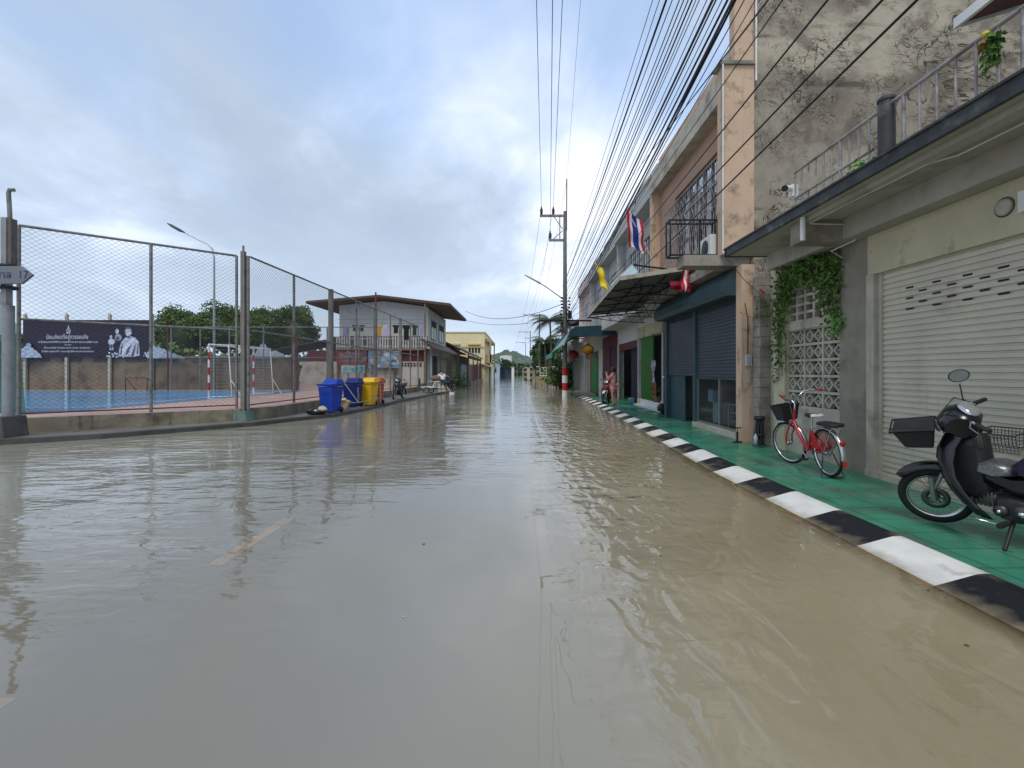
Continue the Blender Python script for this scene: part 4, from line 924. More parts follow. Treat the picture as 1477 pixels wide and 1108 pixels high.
for k, (px, py) in enumerate(((1108, 0), (1129, 0), (1194, 0), (1273, 0), (1323, 0))):
    ends = [(940, 218), (940, 268), (940, 315), (940, 347), (940, 374)][k]; r = (.007, .005, .008, .009, .010)[k]
    ya = 3.0; a = W(px, py, ya); yb = 16.0
    # second sight line, placed so the cable runs almost level
    c = W(ends[0], ends[1], 11.0); d_ = (c - a); far = a + d_ * ((24 - a.y) / d_.y); near = a - d_ * (9 / d_.y)
    wire(near, far, 0, r, 'service_cable', ['highest', 'second highest', 'middle', 'second lowest', 'lowest'][k] + ' of the five cables crossing the salmon wall', G3, M['cable'] if k != 3 else M['cable'], 4)
wire((2.75, PY, 5.75), W(672, 449, 52), .9, .02, 'service_cable', 'upper cable crossing the street toward the yellow building', 'cables crossing the street', M['cable'])
wire((2.75, PY, 4.9), W(672, 462, 52), .5, .016, 'service_cable', 'lower cable crossing the street toward the yellow building', 'cables crossing the street', M['cable'])
for k in range(3):
    wire((2.85, PY, 5.0 - .25 * k), (4.3, 15.5 + k, 6.0 - .5 * k), .25, .009, 'service_cable', 'thin cable dropping from the pole to the shophouse fronts', 'drop wires to the shophouses', M['cable'])
# ================================================================== FLAGS
def flag_cloth(name, origin, ex, ey, w_, h_, mats, amp, parent, bands, seed=0):
    random.seed(seed); b = MB(); nu, nv = 18, len(bands) * 2 if len(bands) > 1 else 8
    tot = sum(bands); acc = 0; rows = [0]
    for q in bands: rows += [(acc + q / 2) / tot, (acc + q) / tot]; acc += q
    if len(bands) == 1: rows = [i / 8 for i in range(9)]
    ex, ey = Vector(ex).normalized(), Vector(ey).normalized(); nn = ex.cross(ey).normalized(); vs = []
    for i in range(nu + 1):
        for v in rows:
            u = i / nu; dn = amp * math.sin(u * 9 + v * 3 + seed) * (0.2 + u) + amp * .5 * math.sin(v * 7 + u * 4)
            vs.append(Vector(origin) + ex * w_ * u * (1 - .08 * abs(math.sin(v * 5))) + ey * h_ * v + nn * dn + ey * (-.12 * h_ * u * math.sin(u * 3)))
    k = len(rows)
    for i in range(nu):
        for j in range(k - 1):
            b.mi = min(j // 2, len(bands) - 1) if len(bands) > 1 else 0
            a = i * k + j; b.f.append((a, a + 1, a + k + 1, a + k)); b.m.append(b.mi); b.s.append(True)
    b.v = vs; return b.build(name, mats, parent)
t = thing('national_flag', 'red white and blue striped flag hanging from a slanted pole above the tin awning', 'flag', (3.2, 14, 5.5))
p0 = W(903, 300, 14.0); p1 = W(940, 372, 14.3)
b = MB(); b.tube([p1 + Vector((.5, .1, -.9)), p0], .014, 6); b.build('flag_pole', M['white'], t)
TH = [M['redflag'], M['whiteflag'], M['blueflag'], M['whiteflag'], M['redflag']]
flag_cloth('flag_cloth', p0 + Vector((0, 0, -.04)), (.12, .0, -1), (1, .25, -.62), 1.12, .62, TH, .045, t, [1, 1, 2, 1, 1], 2)
t = thing('national_flag', 'folded red striped flag draped over the near end of the tin awning', 'flag', (3.9, 11.7, 4.2))
p0 = W(985, 377, 11.7); b = MB(); b.tube([p0 + Vector((.1, 0, .05)), W(990, 420, 11.75)], .012, 5); b.build('flag_pole', M['white'], t)
flag_cloth('flag_cloth', p0, (-.05, 0, -1), (.62, .1, -.4), .74, .20, [M['redflag'], M['whiteflag'], M['redflag']], .05, t, [2, 1, 1.5], 5)
flag_cloth('flag_tail', W(966, 404, 11.72), (.85, 0, -.18), (.1, .05, -1), .62, .22, [mat('dark_red_cloth', (.2, .01, .03), .8)], .05, t, [1], 8)
t = thing('yellow_flag', 'bright yellow flag on a short pole beyond the tin awning', 'flag', (3.2, 19.5, 5.2))
p0 = W(858, 378, 19.5); b = MB(); b.tube([p0, W(884, 424, 19.6)], .016, 5); b.build('flag_pole', M['white'], t)
flag_cloth('flag_cloth', p0, (.28, 0, -1), (.9, .1, -.75), 1.05, .42, [M['yellowflag']], .06, t, [1], 3)
# ================================================================== LEFT: sports court and its fence
random.seed(21)
CT = 0.45
court = MB(); poly = [(-22, 3.2), (-11.9, 10.32), (-8.0, 13.50), (-7.55, 14.6), (-7.4, 36), (-40, 36), (-40, 3.2)]
court.add([(x, y, CT) for x, y in poly], [tuple(range(len(poly)))], False)
M['court_pink'] = mat('faded_pink_court_paint', (0.44, 0.27, 0.22), 0.5, 0, 0.2, 1.0, dirt=0.45, dcol=(0.24, 0.19, 0.17), dscale=.8)
M['court_blue'] = mat('blue_court_paint', (0.09, 0.33, 0.62), 0.12, 0, 0.15, 0.5, dirt=0.35, dcol=(0.05, 0.15, 0.28), dscale=.35)
M['plinth'] = mat('stained_concrete_plinth', (0.24, 0.21, 0.15), 0.85, 0, 0.25, 2, .4, 30, dirt=0.5, dcol=(0.07, 0.06, 0.04), dscale=1.6, streak=.9)
M['plinth_b'] = M['plinth']
sd = MB()
for i in range(4):
    a, b_ = poly[i], poly[i + 1]; sd.quad((a[0], a[1], -.2), (b_[0], b_[1], -.2), (b_[0], b_[1], CT), (a[0], a[1], CT))
tag(court.build('court_surface', M['court_pink']), kind='structure'); tag(sd.build('court_edge', M['plinth']), kind='structure')
g = MB(); g.quad((-40, 12.3, CT + .005), (-11.9, 12.3, CT + .005), (-11.9, 27.4, CT + .005), (-40, 27.4, CT + .005)); tag(g.build('blue_court_area', M['court_blue']), kind='structure')
g = MB(); z = CT + .010
g.quad((-40, 14.0, z), (-13, 14.0, z), (-13, 14.07, z), (-40, 14.07, z)); g.quad((-13, 14.07, z), (-12.93, 14.07, z), (-12.93, 26.5, z), (-13, 26.5, z)); g.quad((-40, 26.5, z), (-12.93, 26.5, z), (-12.93, 26.57, z), (-40, 26.57, z))
tag(g.build('court_lines', M['white']), kind='structure')
def chain_mesh(b, A, B, z0, z1, pitch_h=.14, pitch_v=.105, r=.0024):
    A, B = Vector(A), Vector(B); L_ = (B - A).length; dx = (B - A) / L_; H = z1 - z0; k = pitch_v / pitch_h
    nn = dx.cross(Vector((0, 0, 1))) * r
    def seg(s0, h0, s1, h1, o):
        p = A + dx * s0 + Vector((0, 0, z0 + h0)) ; q = A + dx * s1 + Vector((0, 0, z0 + h1)); d_ = (q - p).normalized(); u = d_.cross(nn).normalized() * r
        b.add([p + u + nn * o, p - u + nn * o, p + nn * (o + 1.7), q + u + nn * o, q - u + nn * o, q + nn * (o + 1.7)], [(0, 1, 4, 3), (1, 2, 5, 4), (2, 0, 3, 5)], False)
    s = -H / k
    while s < L_:
        a0 = max(s, 0); a1 = min(s + H / k, L_)
        if a1 > a0:
            seg(a0, (a0 - s) * k, a1, (a1 - s) * k, .3); seg(a0, H - (a0 - s) * k, a1, H - (a1 - s) * k, -.9)
        s += pitch_h
FL, FC, FR = Vector((-11.46, 10.78, 0)), Vector((-8.08, 13.68, 0)), Vector((-7.45, 36, 0))
f1 = thing('chain_link_fence', 'tall chain link fence panel facing the street corner, left of the double corner post', 'fence', (FL.x, FL.y, CT))
ZT_, ZM = 4.86, 2.72
b = MB(); b.tube([FL + Vector((0, 0, ZT_)), FC + Vector((-.1, -.07, ZT_))], .032, 8); b.build('top_rail', M['steel'], f1)
b = MB(); b.tube([FL + Vector((0, 0, ZM)), FC + Vector((-.1, -.07, ZM))], .026, 8); b.build('middle_rail', M['steel'], f1)
b = MB(); b.tube([FL + Vector((0, 0, CT + .10)), FC + Vector((-.1, -.07, CT + .10))], .02, 6); b.build('bottom_rail', M['rust'], f1)
for p in (FL, FL.lerp(FC, .535), FC + Vector((-.1, -.07, 0))):
    b = MB(); b.tube([p + Vector((0, 0, CT - .05)), p + Vector((0, 0, ZT_))], .038, 8); b.build('fence_post', M['steel'], f1)
b = MB(); chain_mesh(b, FL, FC + Vector((-.1, -.07, 0)), CT + .1, ZT_); b.build('wire_mesh', M['wire'], f1)
# double corner post
cp = thing('corner_post', 'thick concrete corner post with pale green foot between the two fence runs', 'post', (-7.98, 13.6, .1))
b = MB(); b.box((-8.03, 13.54, .1), (-7.92, 13.65, 4.98)); b.build('post', M['pole'], cp); b = MB(); b.tube([(-7.98, 13.6, 5.0), (-7.98, 13.6, 5.15)], .03, 6); b.build('post_tip', M['steel'], cp)
b = MB(); b.prism([(-8.22, .05), (-7.74, .05), (-7.82, .38), (-8.14, .38)], 13.38, 13.8, 'Y'); b.build('foot', mat('pale_green_concrete', (.13, .19, .16), .8, 0, .3, 4), cp)
f2 = thing('chain_link_fence', 'long chain link fence running along the street behind the waste bins', 'fence', (-7.9, 13.8, CT))
S0 = Vector((-7.86, 13.75, 0)); EL = (FR - S0)
def fz(y): return 4.86 - .0 * y
yend = 34.5; E1 = S0 + EL * ((yend - S0.y) / EL.y)
b = MB(); b.tube([S0 + Vector((0, 0, ZT_)), E1 + Vector((0, 0, ZT_))], .032, 8); b.build('top_rail', M['steel'], f2)
b = MB(); b.tube([S0 + Vector((0, 0, ZM)), E1 + Vector((0, 0, ZM))], .026, 8); b.build('middle_rail', M['steel'], f2)
b = MB(); b.tube([S0 + Vector((0, 0, CT + .1)), E1 + Vector((0, 0, CT + .1))], .02, 6); b.build('bottom_rail', M['rust'], f2)
def fxp(px): # where the sight line meets this fence run
    a = (px - 750) / F; t = (S0.x - a * S0.y) / (a * EL.y - EL.x); return S0 + EL * t
for px, thick in ((358, 0), (424, 0), (478, 1), (514, 0), (542, 1), (563, 0), (578, 1), (592, 0), (603, 0)):
    p = fxp(px); b = MB()
    if thick: b.box((p.x - .10, p.y - .08, CT - .1), (p.x + .06, p.y + .08, ZT_ + .05))
    else: b.tube([p + Vector((0, 0, CT - .05)), p + Vector((0, 0, ZT_))], .045, 8)
    b.build('fence_post', M['steel'] if not thick else M['pole'], f2)
b = MB(); p = fxp(542); b.tube([p + Vector((0, 0, ZT_)), p + Vector((0, 0, 5.75))], .04, 6); b.build('pipe_top', M['rust'], f2)
b = MB(); chain_mesh(b, S0, fxp(542), CT + .1, ZT_, r=.003); b.build('wire_mesh', M['wire'], f2)
# left end post with pipe and street sign
lpn = thing('steel_post', 'thick grey steel post with concrete foot and a hooked pipe on top', 'post', (-11.35, 10.45, .1))
PX0, PY0 = -11.12, 10.25
b = MB(); b.tube([(PX0, PY0, .3), (PX0, PY0, 2.95)], .105, 12); b.box((PX0 - .10, PY0 - .07, 2.95), (PX0 + .02, PY0 + .07, 4.85)); b.build('post', mat('grey_post_paint', (.23, .245, .26), .6, .2, .15, 3, dirt=.3, dcol=(.12, .1, .09)), lpn)
b = MB(); b.box((PX0 + .021, PY0 - .05, 3.6), (PX0 + .11, PY0 + .08, 4.83)); b.build('rusty_channel', mat('dark_rusty_channel', (.12, .11, .10), .8, .2, .3, 6), lpn)
b = MB(); b.tube([(PX0 + .06, PY0, 4.2), (PX0 + .02, PY0, 5.1), (PX0 + .0, PY0, 5.40), (PX0 + .03, PY0, 5.47), (PX0 + .12, PY0, 5.46)], .04, 8); b.build('hooked_pipe', M['steel'], lpn)
b = MB(); b.prism([(PX0 - .22, .05), (PX0 + .21, .05), (PX0 + .14, .55), (PX0 - .16, .55)], PY0 - .28, PY0 + .25, 'Y'); b.build('foot', mat('dark_concrete', (.08, .08, .075), .8, 0, .3, 4, .4), lpn, bevel=.02)
sg = thing('arrow_sign', 'grey arrow shaped street name sign pointing right on the thick steel post', 'sign', (PX0, PY0 - .15, 3.6))
zc_ = 1.5 + (537 - 399.5) * PY0 / F; hh = .19; xr = W(51, 400, PY0 - .15).x
ol = [(-12.6, zc_ - hh), (xr - .24, zc_ - hh), (xr, zc_), (xr - .24, zc_ + hh), (-12.6, zc_ + hh)]
M['signm'] = mat('weathered_grey_sign', (.15, .165, .195), .5, .1, .12, 3, dirt=.2, dcol=(.15, .13, .12))
b = MB(); b.prism(ol, PY0 - .21, PY0 - .155, 'Y'); fixn(b.build('sign_plate', M['signm'], sg, bevel=.01))
b = MB(); b.tube([(PX0 - .12, PY0 - .10, zc_ + hh + .04), (PX0 - .12, PY0 - .18, zc_ + hh + .04)], .02, 6); b.build('bracket', M['blackplastic'], sg)
for z_ in (zc_ - hh - .05, zc_ + hh + .04): b = MB(); b.lathe([(.10, -.03), (.16, -.03), (.17, .03), (.10, .03)], (PX0, PY0, z_), 12); b.build('clamp', M['blackplastic'], sg)
mt_ = Matrix.Translation((xr - .62, PY0 - .216, zc_)) @ Matrix.Rotation(R(90), 4, 'X')
text_mesh('เทศบาล  17', .23, 'lettering', mat('faded_blue_lettering', (.05, .065, .13), .6), sg, mt_, align='CENTER')
# green shade net at the left edge of the court
b = MB(); vs = [(-13.6 + i * .25, 10.6 - .02 * i, z) for i in range(8) for z in (.4, 1.4, 2.5)]
gn = thing('shade_net', 'green shade net stretched behind the thick steel post', 'net', (-12.8, 10.8, .45))
b = MB(); b.quad((-14.5, 11.3, .5), (-12.05, 11.5, .5), (-12.3, 11.55, 2.6), (-12.9, 11.5, 3.9), (-14.5, 11.3, 4.2)); b.build('net_cloth', M['netgreen'], gn)
b = MB(); b.tube([(-14.5, 11.3, .5), (-14.5, 11.3, 4.3)], .03, 6); b.build('net_pole', M['steel'], gn)
# far boundary wall
WY = 28.0
bwall = thing('boundary_wall', 'stained brown concrete wall along the back of the court', 'wall', (-23, WY, CT))
BW = mat('stained_brown_wall', (.20, .15, .105), .9, 0, .2, 1.2, .4, 30, dirt=.5, dcol=(.07, .06, .05), dscale=.9, streak=.8)
b = MB(); b.box((-34, WY, 0), (-13.2, WY + .2, 2.38)); b.build('wall', BW, bwall)
b = MB()
for k in range(11): xx = -33 + k * 2.4 * .8; b.box((xx, WY - .03, 2.12), (xx + 1.2, WY - .002, 2.34))
b.build('wall_panel', mat('darker_wall_panel', (.10, .085, .07), .9, 0, .3, 2), bwall)
b = MB(); b.box((-34, WY - .04, 2.381), (-13.2, WY + .24, 2.44)); b.build('wall_cap', M['concrete'], bwall)
for k, xx in enumerate((-29.25, -26.8, -24.25, -21.75)):
    t = thing('banner_post', ['leftmost', 'second', 'third', 'rightmost'][k] + ' of the grey posts holding the black banner', 'post', (xx, WY - .1, CT), group='posts behind the black banner')
    b = MB(); b.box((xx - .07, WY - .18, CT), (xx + .07, WY - .06, 4.9)); b.add([(xx - .07, WY - .18, 4.9), (xx + .07, WY - .18, 4.9), (xx + .07, WY - .06, 4.9), (xx - .07, WY - .06, 4.9), (xx, WY - .12, 5.02)], [(0, 1, 4), (1, 2, 4), (2, 3, 4), (3, 0, 4)]); b.build('post', M['concrete_lt'], t)
# memorial banner
bn = thing('memorial_banner', 'long black banner with white Thai lettering and grey portrait figures behind the court', 'banner', (-25.5, WY - .2, 2.4))
BY = WY - .21
b = MB(); b.box((-29.3, BY, 2.40), (-21.85, BY + .02, 4.58)); b.build('banner_cloth', mat('black_violet_vinyl', (.022, .016, .03), .5, 0, .2, 1), bn)
cm0 = lambda n, c: mat(n, c, .6, 0, .3, 4)
WT = mat('white_print', (.62, .62, .66), .6); GR = mat('grey_print', (.24, .25, .30), .6, 0, .5, 3); GR2 = mat('pale_grey_print', (.46, .48, .55), .6, 0, .35, 4)
def bpt(px, py, off=0): p = W(px, py, BY); return Vector((p.x, BY - .004 - off, p.z))
def btxt(s, px, py, width, size):
    o = text_mesh(s, size, 'lettering', WT, bn, Matrix.Translation(bpt(px, py)) @ Matrix.Rotation(R(90), 4, 'X'), depth=.002)
    xs_ = [v.co.x for v in o.data.vertices]; w_ = max(xs_) - min(xs_); c_ = (max(xs_) + min(xs_)) / 2; k = width * BY / F / w_
    for v in o.data.vertices: v.co.x = c_ + (v.co.x - c_) * k
    return o
btxt('น้อมส่งเสด็จสู่สวรรคาลัย', 97, 486.5, 60, .34)
btxt('สมเด็จพระนางเจ้าสิริกิติ์ พระบรมราชินีนาถ พระบรมราชชนนีพันปีหลวง', 98, 493.5, 86, .16)
btxt('ด้วยสำนึกในพระมหากรุณาธิคุณ', 98, 497.6, 10, .08)
btxt('ด้วยเกล้าด้วยกระหม่อม ขอเดชะ', 97, 501.8, 67, .15)
btxt('ข้าพระพุทธเจ้า คณะผู้บริหารและประชาชน', 98, 507, 75, .15)
def blob(pts, m, off, name): b = MB(); b.add([bpt(x, y, off) for x, y in pts], [tuple(range(len(pts)))], False); return b.build(name, m, bn)
def ell(cx, cy, rx, ry, n=20, ph=0): return [(cx + rx * math.cos(2 * math.pi * i / n + ph), cy + ry * math.sin(2 * math.pi * i / n + ph)) for i in range(n)]
def emblem():
    b = MB()
    def e(pts): b.add([bpt(x, y, .002 * len(b.f)) for x, y in pts], [tuple(range(len(pts)))], False)
    e([(98.8, 468.5), (100.1, 474), (97.5, 474)]); e(ell(98.8, 477, 3.0, 3.6)); b.mi = 1; e(ell(98.8, 477, 2.0, 2.6)); b.mi = 0; e([(98.2, 474.5), (99.4, 474.5), (99.4, 480), (98.2, 480)])
    e([(95, 480), (98.8, 478.8), (102.6, 480), (101, 481.6), (98.8, 480.8), (96.6, 481.6)])
    b.build('emblem', [GR2, mat('banner_black', (.022, .016, .03), .6)], bn)
emblem()
blob([(171, 514), (172, 504), (175, 494), (180, 488), (184, 485.5), (189, 485), (195, 487), (199.5, 492), (201, 500), (201.5, 513), (190, 515)], GR2, .002, 'portrait_figure')
blob([(176, 505), (182, 497), (189, 491), (192, 487), (195, 488), (189, 497), (181, 506), (176, 512)], WT, .006, 'portrait_sash')
blob(ell(185.5, 478.2, 5.4, 7.0), GR, .008, 'portrait_hair'); blob(ell(185.5, 479.5, 4.1, 5.6), GR2, .011, 'portrait_face')
for ex in (183.6, 187.4): blob(ell(ex, 478.3, .9, .5, 8), GR, .014, 'portrait_eye')
blob(ell(185.5, 482.6, 1.5, .5, 8), GR, .014, 'portrait_mouth')
blob([(165.5, 490), (166.5, 483), (170, 481), (174.5, 483.5), (176, 488), (174, 491), (168, 491.5)], GR, .003, 'portrait_figure'); blob(ell(169, 478, 2.6, 3.6), GR2, .006, 'portrait_face')
blob([(156, 495), (157, 490), (160, 488), (165, 490), (166, 494), (163, 497), (164, 505), (158, 505), (158.5, 498)], GR2, .005, 'portrait_figure'); blob(ell(160.4, 486, 1.8, 2.4), GR2, .008, 'portrait_face')
DK = cm0('dark_print', (.09, .095, .125))
b = MB()
for pts in ([(174, 511), (175, 500), (178, 494), (176.4, 502), (176, 511)], [(181, 513), (184, 503), (190, 496), (187, 504), (184, 513)], [(189, 514), (193, 503), (196, 495), (195, 505), (192.5, 514)], [(197, 511), (199, 500), (197.5, 493), (200, 499), (199.3, 511)], [(182.5, 486.5), (185.5, 488.4), (189, 486.5), (187.5, 485.2), (183.5, 485.2)], [(180.3, 476), (181.2, 472.6), (185.5, 471.2), (189.8, 472.6), (190.7, 476), (188, 474.4), (183, 474.4)], [(158.5, 500), (160.5, 496), (163.5, 499), (161, 504)], [(167, 489), (170, 485), (173, 488), (170, 490.5)]):
    b.add([bpt(x, y, .016) for x, y in pts], [tuple(range(len(pts)))], False)
b.build('portrait_shading', DK, bn)
random.seed(5)
def flowers(x0, x1, y0, y1, n, name):
    b = MB()
    for k in range(n):
        b.mi = random.randint(0, 1); cx, cy = random.uniform(x0, x1), random.uniform(y0, y1); rr = random.uniform(.7, 1.6)
        b.add([bpt(x, y, .012 + .002 * k * .2) for x, y in ell(cx, cy, rr, rr * .9, 8)], [tuple(range(8))], False)
    b.build(name, [GR2, WT, GR], bn)
flowers(154, 186, 509, 515, 34, 'printed_flowers'); flowers(207, 221, 506, 515, 18, 'printed_flowers'); flowers(38, 54, 505, 515, 22, 'printed_flowers')
CL = mat('pale_blue_grey_board', (.36, .42, .50), .7, 0, .25, 2.5, dirt=.3, dcol=(.2, .24, .3), dscale=3)
def cut(label, pts, depth=.05, Yc=WY - .32):
    t = thing('cloud_cutout', label, 'cutout', (W(pts[0][0], 500, Yc).x, Yc, 2.44)); b = MB()
    b.prism([(W(x, y, Yc).x, W(x, y, Yc).z) for x, y in pts], Yc, Yc + depth, 'Y'); fixn(b.build('board', CL, t)); return t
random.seed(8)
cut('pale grey cloud shaped board at the left end of the black banner', [(24, 516), (24, 506), (26, 503), (29, 502), (32, 504), (34, 501), (37, 499), (38, 496), (41, 495), (44, 497), (44, 501), (47, 502), (49, 505), (52, 506), (54, 509), (57, 511), (60, 516)])
cut('pale grey cloud shaped board at the right end of the black banner', [(212, 517), (212, 509), (215, 506), (215, 501), (218, 497), (222, 498), (224, 502), (228, 500), (232, 503), (236, 503), (239, 506), (243, 506), (246, 509), (251, 510), (254, 512), (259, 513), (266, 517)])
cut('pale grey pointed board with cloud shapes behind the goal', [(360, 519), (361, 513), (365, 510), (369, 509), (371, 504), (374, 502), (375, 498), (379, 495), (383, 498), (385, 502), (388, 504), (389, 508), (394, 506), (399, 506), (403, 509), (408, 510), (410, 514), (409, 519)], Yc=WY + .35)
# back court fence
f3 = thing('court_back_fence', 'low steel framed mesh fence at the back of the court in front of the trees', 'fence', (-20, 27, CT))
fy = 27.2; A_, B_ = Vector((-20.9, fy, 0)), Vector((-8.0, fy, 0)); zt = 1.5 + 65 * fy / F
b = MB(); b.tube([A_ + Vector((0, 0, zt)), B_ + Vector((0, 0, zt))], .03, 6); b.tube([A_ + Vector((0, 0, 2.35)), B_ + Vector((0, 0, 2.35))], .02, 6); b.build('rail', M['steel'], f3)
for px in (242, 247, 289, 331, 380, 421, 428, 472, 502, 518):
    xx = W(px, 500, fy).x; b = MB(); b.tube([(xx, fy, CT), (xx, fy, zt)], .04, 6); b.build('fence_post', M['rust'] if px in (242, 421, 428) else M['steel'], f3)
b = MB(); chain_mesh(b, A_, B_, CT + .1, zt, .16, .12, .003); b.build('wire_mesh', M['wire'], f3)
# street lamp behind
sl_ = thing('street_lamp', 'slim curved street lamp rising behind the court fence', 'street lamp', (-17.9, 27.6, CT))
b = MB(); b.tube([(-17.9, 27.6, CT), (-17.9, 27.6, 8.2)], [.085, .05], 8); b.build('lamp_post', M['alu'], sl_)
b = MB(); b.tube([(-17.9, 27.6, 8.2), (-18.0, 27.6, 8.7), (-18.3, 27.6, 9.0), (-19.7, 27.6, 9.7)], .04, 6); b.build('lamp_arm', M['alu'], sl_)
b = MB(); b.tube([(-19.6, 27.6, 9.66), (-19.9, 27.6, 9.8), (-20.4, 27.6, 10.08), (-20.65, 27.6, 10.22)], [.05, .14, .13, .04], 8, flat=.6); b.build('lamp_head', mat('dark_lamp_head', (.06, .07, .08), .5, .3), sl_)
# futsal goals
gl_ = thing('futsal_goal', 'red and white banded futsal goal with net standing near the corner post', 'goal', (-12.75, 21, CT))
GY0, GY1, GXm, GXb, GH = 19.4, 22.65, -12.8, -11.85, 2.64
b = MB()
def banded(b, p, q, n=10):
    p, q = Vector(p), Vector(q)
    for k in range(n): b.mi = 1 if k % 2 else 0; b.tube([p.lerp(q, k / n), p.lerp(q, (k + 1) / n)], .04, 8, False)
for yy in (GY0, GY1): banded(b, (GXm, yy, CT), (GXm, yy, GH), 7)
b.mi = 0; b.tube([(GXm, GY0, GH), (GXm, GY1, GH)], .04, 8); b.build('goal_frame', [M['white'], M['redplain']], gl_)
b = MB()
for yy in (GY0, GY1): b.tube([(GXm, yy, GH), (GXb - .15, yy, GH), (GXb, yy, CT + .05), (GXm, yy, CT + .04)], .022, 6); b.tube([(GXb - .05, yy, 1.2), (GXb + .35, yy + .1, CT)], .02, 6)
b.tube([(GXb, GY0, CT + .05), (GXb, GY1, CT + .05)], .022, 6); b.tube([(GXb - .15, GY0, GH), (GXb - .15, GY1, GH)], .022, 6); b.build('back_stay', M['white'], gl_)
b = MB(); 
for k in range(27):
    yy = GY0 + (GY1 - GY0) * k / 26; b.tube([(GXm, yy, GH), (GXb - .15, yy, GH - .02), (GXb - .03, yy, 1.5), (GXb, yy, CT + .05)], .0022, 3, False)
for k in range(16):
    zz = CT + .05 + (GH - CT) * k / 16; b.tube([(GXb - .0 - .07 * k / 16, GY0, zz), (GXb - .07 * k / 16, GY1, zz)], .0022, 3, False)
    for yy in (GY0, GY1): b.tube([(GXm, yy, zz), (GXb - .07 * k / 16, yy, zz)], .0022, 3, False)
b.build('goal_net', M['nylon'], gl_)
g2 = thing('small_goal', 'small dark iron goal frame against the far court wall', 'goal', (-21.5, 26.6, CT)); b = MB()
p = W(181, 546, 26.6).x; q = W(212, 546, 26.6).x; b.tube([(p, 26.6, CT), (p, 26.6, 1.18), (q, 26.6, 1.18), (q, 26.6, CT)], .03, 6); b.tube([(p, 26.6, 1.18), (p + .2, 27.1, CT)], .02, 5); b.tube([(q, 26.6, 1.18), (q + .2, 27.1, CT)], .02, 5); b.build('frame', M['rust'], g2)
# ------------------------------------------------------------------ trees
def tree(name, label, x, y, z0, h, rx, rz, n, m, seed, group=None, size=.30, core=True):
    random.seed(seed); t = thing(name, label, 'tree', (x, y, z0), group=group)
    cz = z0 + h - rz; b = MB()
    b.tube([(x, y, z0), (x + .1, y, z0 + h * .35), (x, y, cz)], [.24, .18, .09], 8)
    lobes = []
    for k in range(26):
        a = random.uniform(0, 6.28); el = random.uniform(-.5, 1.5); rr = random.uniform(.55, .8)
        c = Vector((x + rx * rr * math.cos(a) * math.cos(el), y + rx * rr * math.sin(a) * math.cos(el), cz + rz * rr * math.sin(el))); lobes.append((c, random.uniform(.26, .42) * rx))
        if k % 3 == 0: b.tube([(x, y, cz - rz * .4), c.lerp(Vector((x, y, cz)), .5), c], [.08, .05, .02], 5, False)
    b.build('trunk', M['bark'], t)
    def gen():
        c, r = random.choice(lobes); d_ = Vector((random.gauss(0, 1), random.gauss(0, 1), random.gauss(0, 1) + .25)).normalized(); return c + d_ * r * (random.random() ** .35)
    leaves(n, gen, size, m, 'crown', t, aspect=.7)
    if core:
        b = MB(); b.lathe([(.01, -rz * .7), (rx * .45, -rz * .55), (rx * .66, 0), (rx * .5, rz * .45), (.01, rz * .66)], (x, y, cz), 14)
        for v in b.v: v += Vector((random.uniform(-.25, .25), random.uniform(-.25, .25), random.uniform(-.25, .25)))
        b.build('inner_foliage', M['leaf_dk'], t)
    return t
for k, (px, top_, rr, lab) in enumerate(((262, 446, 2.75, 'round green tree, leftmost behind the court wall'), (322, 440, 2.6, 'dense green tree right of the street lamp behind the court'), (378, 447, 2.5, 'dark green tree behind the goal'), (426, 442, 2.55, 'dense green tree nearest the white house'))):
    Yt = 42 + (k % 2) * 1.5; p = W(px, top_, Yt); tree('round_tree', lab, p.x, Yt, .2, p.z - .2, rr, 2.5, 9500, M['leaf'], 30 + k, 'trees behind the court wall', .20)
for k, (px, top_) in enumerate(((18, 486), (45, 482), (485, 488))):
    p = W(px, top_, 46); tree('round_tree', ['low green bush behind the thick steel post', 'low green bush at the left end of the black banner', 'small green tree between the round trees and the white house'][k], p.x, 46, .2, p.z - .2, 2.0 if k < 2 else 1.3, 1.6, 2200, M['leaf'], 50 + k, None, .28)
cm = lambda n, c: mat(n, c, .6, 0, .2, 4)
# ================================================================== white two storey house
H = thing('white_house', 'white two storey house with brown roof and a slatted balcony behind the court', 'house', (-11, 42, .2))
b = MB(); b.box((-14.75, 38.5, 0), (-7.5, 47.6, 6.75)); b.build('wall', M['whitewall'], H)
b = MB(); b.add([(-14.75, 38.45, 6.75), (-7.5, 38.45, 6.75), (-7.5, 38.45, 6.83), (-11.2, 38.45, 7.32), (-14.75, 38.45, 6.95)], [(0, 1, 2, 3, 4)])
b.build('gable', M['whitewall'], H)
b = MB(); b.box((-14.7, 38.40, 3.36), (-7.55, 38.48, 4.45)); b.build('painted_balcony_shade', cm('painted_balcony_shade', (.07, .07, .065)), H)  # dark sheet added on the wall, painting the balcony's shade behind the slats
RB = mat('brown_roof_fascia', (.085, .055, .045), .7, 0, .25, 3); RU = mat('dark_eave_boards', (.16, .12, .10), .8, 0, .2, 3)
b = MB(); sec = [(-16.9, 6.92), (-11.2, 7.42), (-5.5, 6.72)]
b.prism([(-16.9, 6.92), (-11.2, 7.42), (-5.5, 6.72), (-5.5, 6.94), (-11.2, 7.62), (-16.9, 7.12)], 37.2, 48.4, 'Y'); fixn(b.build('roof', RB, H))
